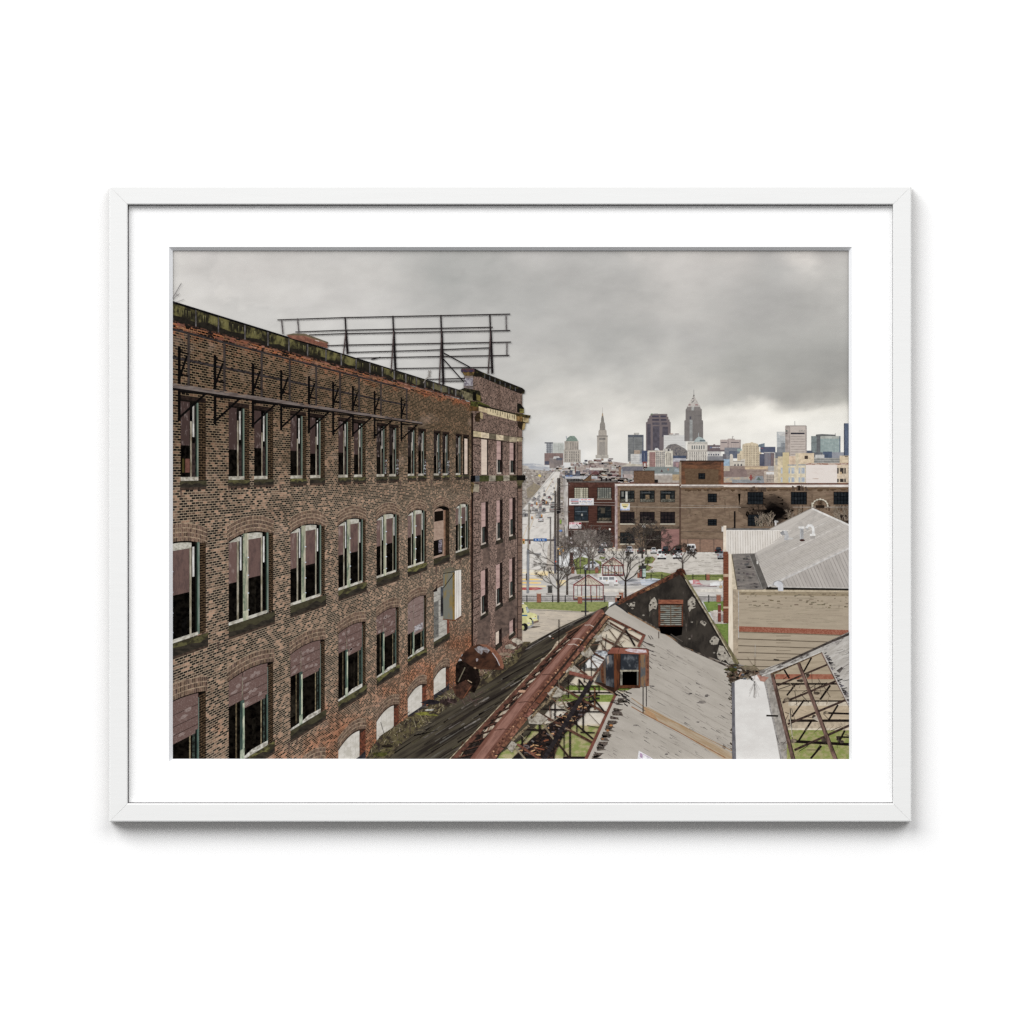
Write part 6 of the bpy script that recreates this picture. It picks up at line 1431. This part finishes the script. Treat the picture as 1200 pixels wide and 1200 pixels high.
def d(p):
    # orange flashing rags and shadow below the pipe
    p.poly([(710, 719), (716, 722), (700, 742), (664, 784), (630, 826), (600, 862), (582, 890), (566, 890), (640, 796)], (44, 36, 33), (66, 50, 42), tex=(.3, .3, .8))
    x, y = 712.0, 722.0
    while x > 578:
        dx = U(5, 10); w = U(2.6, 5) + (712 - x) * .018
        nx, ny = x - dx, y + dx * 1.25
        p.poly([(x - w * .5, y - w * .3), (x + w * .6, y + w * .3 + U(-1, 1)), (nx + w * .7, ny + U(-1, 1)), (nx - w * .5, ny - w * .3)], jit((144, 88, 66), 18), (96, 58, 46), tex=(.3, .3, .5), k=1 + int(x) % 2)
        if R() < .5: p.blob(x + w * .4, y + 1, 1.3, .9, (206, 150, 100), k=3)
        x, y = nx + U(-.6, .6), ny
    p.k = 4
    p.poly([(699, 716.4), (702, 714.4), (706, 714.2), (708.6, 718.4), (690, 741), (630, 815), (574, 890), (550, 890), (581.7, 848), (626, 797), (676, 741)], (134, 84, 68), (112, 68, 55), tex=(.05, .3, .88), grain=.12)
    p.poly([(700.4, 716.6), (704, 715), (684, 741), (624, 813), (566, 890), (556, 890), (584, 850), (629, 797)], (156, 106, 90), (136, 90, 76), tex=(.08, .4, .88), grain=.12); p.poly([(707.4, 717), (708.8, 719), (690, 742), (630, 816), (576, 890), (569, 890), (626, 814), (687, 741)], (98, 60, 48), (140, 88, 66), tex=(.3, .3, .88), th=(.45, .6))  # pale stripe is a highlight painted along the pipe
    for f in (.1, .2, .24, .46, .66, .86):
        xa, ya = 699 - f * 139, 716.4 + f * 162; xb, yb = 708.6 - f * 127, 718.8 + f * 159
        p.path([(xa, ya), ((xa + xb) / 2 + 1, (ya + yb) / 2 - 1.4), (xb, yb)], .9, (196, 176, 164) if f in (.2, .24, .1) else (96, 60, 50), k=8)
    p.k = 9
    for i in range(26): f = R(); x = 708 - f * 130 + U(-2, 1); y = 719 + f * 163; p.blob(x - 1, y, U(.6, 1.6), U(.5, 1.1), random.choice([(206, 150, 110), (190, 120, 80), (84, 46, 36)]), k=9 + i % 3)
    p.blob(612, 806 + 4, 4, 1.6, (206, 160, 130))
single('ridge_pipe', 'long rusty red ridge capping along the roof', d)

def d(p):
    p.poly([(708.6, 718.6), (714, 712), (722, 706), (740, 716), (783, 742), (845, 773), (861, 784), (856, 800), (858, 830), (862, 900), (684, 900), (722, 816), (742, 806), (752, 768), (752, 757), (757, 744), (712, 721)], (176, 168, 157), (167, 159, 148), tex=(.03, .12, -.45), th=(.36, .66), grain=.07)
    for i in range(320):
        x, y = U(700, 858), U(718, 888)
        edge = 722 + (x - 722) * .53
        if y < edge + 3: continue
        if x < 757 and y < 818: continue
        if x < 722 - (y - 816) * .46: continue
        L = U(2, 11); a = U(.42, .62)
        p.line((x, y), (x + L * math.cos(a), y + L * math.sin(a)), U(.3, .9), jit(random.choice([(128, 120, 113), (110, 103, 99), (150, 142, 132), (88, 83, 82), (146, 137, 127), (154, 146, 136)]), 8), w2=.2, k=1 + i % 9)
    p.k = 10
    for x, y, rx, ry in ((828, 815, 3, 1.4), (822, 823, 5, 1.8), (808, 813, 3.6, 1.2), (781, 884, 2.4, 1.0), (764, 804, 3, 1), (848, 876, 2.2, 4), (847, 882, 2, 3), (745, 850, 3, 1), (818, 846, 2, .8), (824, 868, 2.4, .8)): p.blob(x, y, rx, ry, (92, 86, 84), (140, 132, 124), rough=.4, k=10)
    for i in range(9):
        x0 = 742 + i * 4; y0 = 742 + i * 17
        L = min(118, (860 - x0) * 1.0)
        if x0 < 757 and y0 < 830: x0, y0 = 768, y0 + 14; L = 90
        p.path([(x0, y0), (x0 + L * .5, y0 + L * .27), (x0 + L, y0 + L * .55)], .6, (148, 139, 129), (164, 155, 144), tex=(.2, .2, 0), k=10)
    # ragged black edges along the opening and the gutter
    for i in range(46):
        f = R(); x = 724 - f * 32; y = 816 + f * 72
        p.poly([(x + 1, y), (x + U(4, 13), y + U(-1, 3)), (x + U(6, 15), y + U(2, 5)), (x + 2, y + U(2, 5))], jit((62, 54, 50), 14), (110, 98, 88), tex=(.4, .4, 0), k=11 + i % 5)
    for i in range(26):
        f = R(); x = 722 + U(-8, 14); y = 812 + U(-6, 14) ; p.line((x, y), (x + U(2, 8), y + U(1, 5)), U(.5, 1.4), jit((50, 44, 42), 14), k=16 + i % 3)
    for i in range(14):
        x, y = U(748, 764), U(742, 780); p.line((x, y), (x + U(3, 9), y + U(2, 5)), U(.5, 1.2), jit((84, 76, 70), 14), k=16 + i % 3)
    p.k = 20
    for x, y, c in ((716, 850, (190, 120, 60)), (712, 856, (176, 110, 60)), (706, 866, (150, 100, 60))): p.blob(x, y, 2, 1.2, c)
    for i in range(60):
        y = U(786, 888); x = 858 + (2 if y > 830 else 0) + U(-5, 1); p.line((x, y), (x + U(2, 4), y + U(1, 3)), U(.5, 1.4), jit((84, 72, 58), 18), k=24 + i % 4)
    p.k = 28
    p.poly([(754, 828), (760, 829), (800, 850), (860, 884), (862, 900), (846, 889), (796, 858), (754, 836)], (176, 158, 134), (164, 138, 106), tex=(.04, .3, -.5)); p.path([(740, 818), (757, 830), (800, 851), (862, 882)], .8, (172, 128, 78), (150, 116, 80)); p.path([(740, 828), (754, 836), (796, 858), (850, 888)], 1.1, (166, 108, 62), (140, 92, 60)); p.poly([(754, 829), (766, 836), (772, 845), (757, 836)], (190, 140, 92), (170, 130, 90)); p.path([(738, 822), (756, 833)], .8, (110, 100, 94)); p.rect(753, 805, 754.2, 836, (40, 34, 34)); p.rect(757, 804, 758, 828, (48, 40, 38))
    p.poly([(747, 889.6), (748.6, 879.6), (754, 882.6), (766, 889.6)], (236, 234, 236)); p.poly([(750, 882), (753, 883.4), (753, 889), (749.8, 887)], (178, 146, 178)); p.line((754, 884), (763, 889), .7, (180, 150, 180))
    p.path([(724, 707), (735, 717), (760, 730), (783, 743), (800, 757), (845, 777), (860, 784)], 2.4, (66, 58, 54), (120, 108, 96), tex=(.2, .2, -.5), th=(.45, .6)); p.path([(736, 718), (762, 733), (784, 745.6), (812, 762)], .9, (170, 118, 70), (110, 88, 66))
MEM = single('membrane_roof_slope', 'pale grey membrane roof slope with dark streaks and rust lines', d)
def d(p):
    p.poly([(797, 669), (866, 778), (862, 781), (845, 775), (800, 757), (783, 742.6), (760, 729.4), (735, 717), (722, 706.6)], (66, 60, 54), (46, 42, 39), tex=(.08, .05, 0), th=(.36, .64), grain=.14)
    for i in range(60):
        x, y = U(745, 850), U(690, 770); 
        if y < 672 + abs(x - 797) * (.5 if x < 797 else 1.55) + 6 or y > 712 + (x - 735) * .5: continue
        p.poly([(x, y), (x + U(1, 2.4), y), (x + U(0, 2), y + U(4, 12))], jit((86, 78, 70), 14), (60, 54, 50), k=1)
    p.k = 2
    for q in ([(763, 703), (767, 699.6), (769, 703), (770.4, 708), (769, 714), (765, 713), (761, 717), (760.4, 709)], [(806, 704), (811, 699), (816, 703), (814, 707), (815, 712), (810, 714), (808, 717), (806, 711)], [(832, 752), (834, 747), (838, 745), (843, 749), (841, 755), (834, 756)], [(840, 766), (843, 756), (850, 758), (855, 766), (861, 778), (854, 778), (850, 773), (846, 776), (841, 771)], [(819, 728), (824, 727), (828, 730), (826, 734), (822, 731)], [(734, 707.4), (744, 706), (744, 710.6), (738, 711)]):
        xc = sum(v[0] for v in q) / len(q); yc = sum(v[1] for v in q) / len(q)
        p.poly(q, (172, 164, 150), (140, 132, 120), tex=(.4, .4, 0), k=2)
        for i in range(7):
            v = random.choice(q); f = U(.2, 1.05); p.blob(xc + (v[0] - xc) * f, yc + (v[1] - yc) * f, U(.6, 1.6), U(.5, 1.3), random.choice([(70, 62, 56), (172, 164, 150), (60, 54, 50)]), k=3 + i % 3, rough=.5)
    p.k = 6
    for x, y in ((743, 706), (754, 721), (741, 713), (808, 748.6), (837, 765), (811, 729)): p.blob(x, y, 1.4, .8, (150, 142, 130), k=6)
    p.k = 7
    p.poly([(720.6, 706), (795, 668.4), (799, 670), (798, 673), (724, 709.6)], (58, 42, 36), (112, 64, 44), tex=(.2, .3, .46), th=(.42, .6)); p.path([(724, 705.4), (760, 687.4), (795, 669.4)], .9, (150, 96, 66), (84, 60, 48)); p.poly([(755, 691.4), (770, 683.4), (773, 685.4), (759, 692.4)], (172, 118, 74), (96, 62, 44), tex=(.3, .4, 0)); p.poly([(791, 672), (793, 667.4), (798, 665.6), (802, 667.6), (804, 673), (800, 677), (796, 673)], (94, 50, 34), (54, 34, 28)); p.poly([(799.6, 671), (803, 674), (866, 776.6), (864.6, 779), (861, 778)], (132, 124, 84), (92, 84, 66), tex=(.1, .3, -1)); p.path([(803, 679), (830, 722), (858, 772)], 1.4, (184, 172, 148), (120, 110, 92)); p.path([(799, 674), (826, 720), (856, 770)], 1.2, (40, 34, 32)); p.poly([(722, 706.6), (735, 717), (736, 719), (728, 713), (720, 708)], (48, 46, 50))
    p.poly([(726, 706), (714, 712), (708, 716), (716, 709), (724, 704)], (60, 58, 60), (96, 92, 90))
GB = Part('gable_wall', None, 'dark tarred gable wall with peeling pale patches'); d(GB); GB.build(); lift(GB)
def d(p):
    p.poly([(772, 733), (800, 733), (799, 744), (790, 746), (774, 742)], (12, 11, 11)); p.rect(771.6, 703, 800.4, 734, (122, 66, 42), (84, 50, 38), tex=(.3, .2, 0)); p.rect(774, 708.6, 798.8, 733, (50, 46, 42))
    for i in range(10): y = 709.6 + i * 2.4; p.rect(774, y, 798.6, y + 1.3, (140, 142, 132), (120, 84, 58), tex=(.12, .5, 0), th=(.48, .66), k=3)
    p.k = 4; p.rect(771.6, 702.8, 800.6, 708, (160, 90, 62), (124, 66, 48), tex=(.15, .5, 0)); p.rect(771.6, 707.6, 800.6, 708.8, (62, 40, 34)); p.rect(785.6, 709, 786.6, 733, (100, 78, 60)); p.line((772, 740), (772, 748), .9, (80, 52, 42)); p.path([(786, 743), (800, 752)], .8, (96, 88, 80))
single('louvre_vent', 'rusty louvred vent', d, GB.o)
def d(p):
    p.poly([(697, 799), (713, 765), (713, 761), (760, 762), (760.8, 766), (758, 805), (725, 806), (720, 812)], (60, 40, 32)); p.poly([(697, 799), (710, 770), (711, 802), (705, 800)], (72, 74, 76), (110, 84, 64), tex=(.15, .06, 0)); p.poly([(709.6, 768), (720, 767), (720, 806), (710, 803)], (96, 98, 102), (44, 46, 52), tex=(.1, .05, 0), th=(.4, .6)); p.poly([(704, 785), (707, 777), (708, 801), (705, 799)], (120, 66, 38), (84, 50, 34)); p.poly([(719, 766), (727, 766), (725, 808), (720, 810)], (116, 62, 34), (70, 42, 30), tex=(.3, .04, 0), th=(.4, .6)); p.poly([(711, 770), (713, 768), (714, 776), (711.6, 779)], (176, 160, 146))
    p.rect(727.4, 764, 748.6, 804, (38, 40, 44)); p.rect(727.6, 766, 748, 785, (48, 52, 58), (104, 108, 112), tex=(.12, .08, 0), th=(.48, .7)); p.rect(726.6, 785, 749, 787, (168, 160, 140), (120, 114, 100)); p.rect(729, 787, 746.6, 803.6, (9, 8, 8)); p.rect(727, 787, 729.4, 803.6, (150, 146, 132), (96, 92, 84)); p.rect(746.4, 787, 748, 803, (112, 112, 104)); p.rect(748.4, 766, 752, 805, (124, 70, 38), (78, 46, 32), tex=(.3, .06, 0)); p.rect(750.6, 767, 757.4, 805, (88, 90, 92), (134, 104, 74), tex=(.2, .08, 0), th=(.42, .6)); p.rect(756.4, 766, 760.6, 804, (120, 68, 44), (150, 96, 66), tex=(.5, .1, 0)); p.rect(725, 803, 750, 806.4, (110, 60, 34), (70, 42, 30)); p.poly([(757.6, 766), (760.6, 764), (760, 800), (757.6, 805)], (134, 80, 56), (96, 58, 44), tex=(.4, .4, 0))
    p.poly([(711.4, 766), (717, 758.6), (757, 760), (760.8, 762.4), (758.6, 767), (727, 766)], (158, 90, 70), (136, 74, 58), tex=(.1, .2, 0)); p.poly([(732, 761.6), (737, 760), (757, 761.6), (758, 764.8), (748, 765.4), (736, 763.6)], (206, 196, 202), (180, 150, 146), tex=(.2, .3, 0)); p.line((726, 759), (724, 765.8), .7, (104, 62, 50)); p.path([(717, 758.4), (757, 760), (760.6, 762)], .8, (70, 46, 40))
DO = single('rusty_dormer_housing', 'rusty sheet metal dormer housing with a black opening', d)
# ---- valley gutter with standing water
def d(p):
    p.poly([(858, 786), (866, 778), (890, 786), (907, 790), (912, 815), (933, 900), (858, 900)], (156, 150, 142), (132, 126, 120), tex=(.2, .2, 0)); p.poly([(857.6, 800), (862, 800), (863.6, 900), (858, 900)], (118, 116, 122), (92, 90, 94), tex=(.4, .1, 0))
    p.poly([(861, 800), (862.6, 795), (867, 792.6), (875, 796), (884, 797), (895, 799), (899, 814), (902, 832), (906, 848), (911, 868), (917, 900), (863, 900), (861.6, 850)], (222, 219, 214), (214, 210, 205), tex=(.05, .1, 0), grain=.02)
    p.poly([(895, 797), (906, 793), (913, 820), (931, 900), (916, 900), (909, 862), (901, 826)], (168, 161, 152), (134, 128, 121), tex=(.3, .2, 0)); p.path([(897, 800), (903, 830), (909, 856), (917, 895)], 1.4, (128, 124, 124), (170, 165, 160), tex=(.5, .5, 0)); p.line((898, 838.6), (912, 839), 2, (36, 28, 26)); 
    for i in range(10): x, y = U(866, 895), U(800, 880); p.blob(x, y, U(.5, 1.2), U(.3, .6), (232, 222, 216), k=8)
    p.k = 9
    for i in range(14):
        a = U(-.5, .5); p.line((884.4 + U(-1, 1), 799), (884.4 + a * 14, 800 + U(8, 20)), .5, (186, 181, 176), k=9 + i % 3)  # faint grey reflections drawn on the water
    p.rect(884, 798, 885.2, 818, (164, 158, 152))
single('flooded_gutter', 'pale standing water in the roof valley', d)
def d(p):
    p.poly([(850, 786), (856, 778), (868, 780), (880, 781), (892, 786), (896, 794), (890, 797), (872, 794), (862, 798), (856, 800)], (60, 50, 42), (110, 96, 80), tex=(.3, .3, 0), th=(.42, .6), grain=.25)
    for i in range(80):
        x, y = U(850, 894), U(780, 796); p.blob(x, y, U(.6, 2.6), U(.5, 1.3), jit(random.choice([(40, 34, 32), (150, 136, 120), (110, 80, 60), (84, 88, 50), (176, 166, 154), (30, 27, 28), (92, 100, 112)]), 10), k=1 + i % 9)
    p.k = 10; p.blob(858, 784.6, 8, 2.4, (84, 84, 40), (50, 46, 34)); p.poly([(887, 791), (901, 793.6), (896, 799), (891, 798)], (184, 128, 108), (160, 108, 92)); p.poly([(880, 793), (887, 791), (891, 798), (886, 799)], (226, 220, 214)); p.poly([(879, 793), (882, 797), (886, 799.6), (880, 797)], (24, 20, 20)); p.line((866, 793), (869, 788), 1.2, (176, 120, 90)); p.line((884.6, 796), (884.8, 768), .6, (140, 120, 100)); p.line((884.6, 783), (876, 770), .4, (120, 104, 88)); p.line((885, 755), (884.8, 770), .4, (190, 184, 176))
    p.poly([(868, 781), (885, 780.4), (891, 786), (872, 785)], (134, 120, 96), (106, 94, 76), tex=(.4, .3, 0))
single('gutter_rubble', 'rubble, moss and a broken tile at the head of the gutter', d)
# ---- truss of the right hand roof
def d(p):
    p.poly([(905, 789), (936, 776), (963, 763), (980, 793), (1000, 835), (1000, 900), (930, 900)], (174, 157, 132), (158, 142, 118), tex=(.03, .3, 0))
    p.poly([(909, 790), (984, 790), (976, 796), (908, 796)], (156, 84, 60), (172, 106, 80)); p.rect(905, 800.4, 985, 802.4, (34, 28, 26)); p.rect(905, 809, 1000, 810, (120, 106, 88)); p.rect(918, 820.6, 1000, 822.4, (54, 45, 40)); p.rect(918, 822.4, 1000, 843, (188, 168, 140), (170, 152, 126), tex=(.1, .3, 0)); p.rect(924, 822.4, 1000, 827, (206, 192, 170)); p.rect(924, 843, 1000, 846, (46, 38, 34)); p.rect(924, 846, 1000, 854, (190, 172, 146)); p.rect(924, 853.6, 1000, 855.4, (222, 208, 184))
    p.poly([(922, 855.4), (1000, 856), (1000, 900), (922, 900)], (130, 140, 70), (160, 150, 104), tex=(.14, .25, 0), th=(.42, .62), grain=.14)
    K = (36, 29, 27); B = (108, 80, 68)
    for a, b, w in (((927, 868.6), (1000, 872.6), 3.4), ((980, 863.6), (1000, 864), 2), ((965, 835.4), (1000, 836.6), 2.2), ((912, 808), (934, 800.4), .8), ((940, 812), (960, 800), .7), ((955, 804), (954.6, 812), .9)): p.line(a, b, w, K)
    for a, b, w in (((951, 770.6), (942, 787), 2), ((919, 785), (925, 795), 2), ((931.6, 803), (922, 815), 2), ((942.6, 820), (928, 840), 2), ((973, 803), (961, 820), 2.4), ((982, 826), (971, 844), 2.2), ((951.6, 844), (936, 868), 2.2), ((990, 856), (983, 870), 2.2), ((962.6, 874), (950, 889), 2.4), ((926, 830), (928.6, 866), .9)): p.line(a, b, w, K)
    for a, b, w in (((911, 803.4), (969, 779), 2.2), ((917, 823.4), (980, 798), 2.4), ((923, 848.6), (994, 819), 2.6), ((931, 879), (1000, 848), 2.8)): p.line(a, b, w, (84, 62, 54), (48, 38, 34), tex=(.3, .3, 0))
    for i in range(46):
        x, y = U(912, 996), U(796, 886); a = U(-.5, 2.4); L = U(4, 18); p.line((x, y), (x + L * math.cos(a), y - L * math.sin(a)), U(.35, .8), random.choice([K, (84, 70, 60), (58, 48, 42), (150, 132, 108)]), k=30 + i % 5)
    for x, y in ((938, 797.6), (946, 791), (957, 812), (968, 835), (954, 840), (983, 866), (930, 868), (966, 868), (922, 820), (986, 869)): p.blob(x, y, U(2, 4), U(1.6, 3.4), random.choice([K, (150, 134, 112), (44, 36, 34)]), (90, 78, 66), k=40)
    p.k = 41
    p.poly([(936, 796), (944, 790), (946, 796)], (170, 154, 132)); p.poly([(952, 842), (958, 838), (960, 846)], (190, 178, 160)); p.line((925, 835), (928.6, 864), .7, (196, 186, 168))
    for a, b, w in (((904.6, 789), (930, 892), 4.0), ((935.4, 776), (980, 892), 4.0), ((963, 763), (1000, 834), 3.8)): 
        p.line(a, b, w, (134, 100, 88), (84, 62, 54), tex=(.3, .08, .2), w2=w * 1.25); p.line((a[0] + 1.8, a[1]), (b[0] + 2.4, b[1]), .8, (40, 31, 28))
    p.line((904, 790), (965, 763), 2.6, (120, 96, 70), (52, 42, 36), tex=(.3, .3, 0))
single('roof_truss', 'rusty open steel truss of the right hand roof', d)
def d(p):
    p.poly([(963, 764), (1000, 742), (1000, 842), (994, 826)], (188, 183, 176), (168, 162, 154), tex=(.06, .2, .6)); p.poly([(889, 787), (898, 783), (940, 768), (963, 757), (1000, 738), (1000, 747), (966, 762.4), (903, 789), (893, 793)], (176, 171, 164), (98, 92, 88), tex=(.1, .3, .45), th=(.46, .64)); p.path([(893, 787), (920, 775.4), (960, 757.4), (1000, 738.4)], 1.2, (74, 66, 60), (150, 142, 134), tex=(.2, .2, 0)); p.path([(916, 778), (945, 765), (966, 755.4), (1000, 741)], 2.6, (48, 41, 39), (88, 80, 74), tex=(.3, .3, 0)); p.path([(893, 792), (930, 777.4), (966, 762)], 1.6, (206, 202, 196), (160, 154, 146), tex=(.3, .3, 0)); p.line((906.6, 772.6), (913, 773.4), 1, (40, 34, 32))
    for i in range(60):
        f = R(); x = 966 + f * 30; y = 766 + f * 62; p.line((x, y), (x + U(2, 7), y + U(-2, 3)), U(.6, 1.6), jit(random.choice([(50, 44, 44), (90, 84, 84), (120, 116, 120)]), 10), k=8 + i % 6)
    p.k = 14; p.poly([(980, 786), (986, 781.6), (989, 782), (984, 789)], (70, 64, 62), (110, 104, 100))
    for i in range(26): x, y = U(974, 998), U(750, 800); p.line((x, y), (x + U(3, 9), y - U(1, 4)), U(.4, .9), jit((150, 144, 138), 10), k=16 + i % 4)
    p.k = 20
single('membrane_roof_slope', 'pale roof slope at the right edge', d)

# ------------------------------------------------------------------ frame, mat and wall
M_FRAME = plain('white_painted_wood', (.775, .777, .77), .5, .25, .12, (12, 40, 160), .015)
M_SIDE = plain('darkened_frame_side', (.42, .40, .37), .8, .1, .1, (12, 40, 160), .03)  # outer faces darkened to deepen the frame's shadow on the wall
M_MAT = plain('white_mat_board', (.93, .93, .93), .9, 0.0, .0, (300, 300, 300), .006)
M_BEVEL = plain('mat_core', (.86, .87, .89), .9, 0.0, .0, (400, 400, 400), .02)
M_GAP = plain('gap_shadow', (.085, .078, .085), .9, 0.0)
M_WALL = plain('white_wall', (.965, .965, .965), .95, 0.0, .0, (30, 30, 30), .0)
M_BACK = plain('backing_board', (.35, .28, .2), .9, 0.0)

def mesh(name, verts, faces, mat, parent=None):
    me = bpy.data.meshes.new(name); me.from_pydata(verts, [], faces); me.materials.append(mat); me.update()
    return link(bpy.data.objects.new(name, me), parent)

FRAME = empty('picture_frame', W(598, 963, 0), 'thin white painted wooden frame with mitred corners and a wide white mat on the wall', 'picture frame')
FB = Vector(FRAME.location)
FX0, FX1, FY0, FY1 = 128.0, 1068.0, 218.0, 963.0
def corner(i, ins, Y):
    x = FX0 + ins if i in (0, 3) else FX1 - ins
    y = FY0 + ins if i in (0, 1) else FY1 - ins
    return x, y
PROFILE = [(6.0, -.0035), (0.0, -.0035), (0.0, -.0230), (.5, -.0239), (1.5, -.0243), (20.2, -.0243), (21.2, -.0239), (21.7, -.0230), (21.7, -.0160)]
rails = ('top rail', 'right rail', 'bottom rail', 'left rail')
for s in range(4):
    vs, fs = [], []
    for ins, Y in PROFILE:
        a, b = corner(s, ins, Y), corner((s + 1) % 4, ins, Y)
        g = .10
        dx, dy = (1, 0) if s == 0 else (0, 1) if s == 1 else (-1, 0) if s == 2 else (0, -1)
        vs.append(Vector(W(a[0] + dx * g, a[1] + dy * g, Y)) - FB)
        vs.append(Vector(W(b[0] - dx * g, b[1] - dy * g, Y)) - FB)
    for i in range(len(PROFILE) - 1):
        fs.append((2 * i, 2 * i + 1, 2 * i + 3, 2 * i + 2))
    n = len(PROFILE)
    fs.append(tuple(2 * i for i in range(n))); fs.append(tuple(2 * i + 1 for i in range(n - 1, -1, -1)))
    o = mesh('frame_rail', vs, fs, M_FRAME, FRAME)
    o.data.materials.append(M_SIDE)
    o.data.polygons[0].material_index = 1; o.data.polygons[1].material_index = 1
    o.data.validate()
def ring(name, o_, i_, Yo, Yi, mat, parent):
    q = lambda r, Y: [Vector(W(x, y, Y)) - FB for x, y in ((r[0], r[1]), (r[2], r[1]), (r[2], r[3]), (r[0], r[3]))]
    vs = q(o_, Yo) + q(i_, Yi)
    return mesh(name, vs, [(0, 1, 5, 4), (1, 2, 6, 5), (2, 3, 7, 6), (3, 0, 4, 7)], mat, parent)
MY = -.0170
ring('gap_shadow_strip', (148.6, 238.6, 1047.4, 942.4), (150.9, 240.9, 1045.9, 940.3), -.0174, -.0174, M_GAP, FRAME)  # solid dark strip standing in for the shadow gap inside the rails
MAT = ring('mat_board', (150.5, 240.4, 1046.2, 940.8), (198.0, 289.4, 998.2, 893.0), MY, MY, M_MAT, FRAME)
MAT['label'] = 'wide white mat with a bevelled window'
bo, bi = (198.0, 289.4, 998.2, 893.0), (202.6, 293.6, 994.6, 889.2)
BY0, BY1 = MY, -.0122
for s in range(4):
    c4 = lambda r: ((r[0], r[1]), (r[2], r[1]), (r[2], r[3]), (r[0], r[3]))
    a, b = c4(bo)[s], c4(bo)[(s + 1) % 4]; c, e = c4(bi)[(s + 1) % 4], c4(bi)[s]
    vs = [Vector(W(*a, BY0)) - FB, Vector(W(*b, BY0)) - FB, Vector(W(*c, BY1)) - FB, Vector(W(*e, BY1)) - FB]
    mesh('bevel', vs, [(0, 1, 2, 3)], M_BEVEL, MAT)
mesh('backing_board', [Vector(W(x, y, Y)) - FB for Y in (-.004, -.009) for x, y in ((150, 240), (1046, 240), (1046, 941), (150, 941))], [(0, 1, 2, 3), (7, 6, 5, 4), (0, 4, 5, 1), (1, 5, 6, 2), (2, 6, 7, 3), (3, 7, 4, 0)], M_BACK, FRAME)
wall = mesh('wall', [(-4, 0, -4), (4, 0, -4), (4, 0, 4), (-4, 0, 4)], [(0, 1, 2, 3)], M_WALL)
wall['kind'] = 'structure'

# ------------------------------------------------------------------ light, camera, view
w = bpy.data.worlds.new('World'); SC.world = w; w.use_nodes = True
bg = w.node_tree.nodes['Background']
bg.inputs[0].default_value = (1, 1, 1, 1); bg.inputs[1].default_value = .25
def area(name, loc, size, power, aim=(0, 0, 0)):
    l = bpy.data.lights.new(name, 'AREA'); l.shape = 'RECTANGLE'; l.size, l.size_y = size; l.energy = power
    o = bpy.data.objects.new(name, l); o.location = loc
    o.rotation_euler = (Vector(aim) - Vector(loc)).to_track_quat('-Z', 'Y').to_euler(); COL.objects.link(o); return o
area('left_softbox', (-8.5, -10.0, 9.5), (12.0, 10.0), 2680)
area('right_softbox', (8.0, -10.0, 9.5), (12.0, 10.0), 1500)
cam = bpy.data.cameras.new('camera'); cam.lens = 36 * D / 1.2; cam.sensor_width = 36; cam.clip_end = 50; cam.clip_start = .1
co = bpy.data.objects.new('camera', cam); co.location = (0, -D, 0); co.rotation_euler = (math.pi / 2, 0, 0); COL.objects.link(co)
SC.camera = co
SC.view_settings.view_transform = 'Standard'
SC.view_settings.look = 'None'
SC.view_settings.exposure = 0
SC.view_settings.gamma = 1
SC.view_settings.use_curve_mapping = False
SC.cycles.use_denoising = False
SC.cycles.max_bounces = 6
SC.render.film_transparent = False
for _o in COL.objects: pass
print('LEVELS', LEVEL[0], 'depth mm', LEVEL[0] * DZ * 1000)
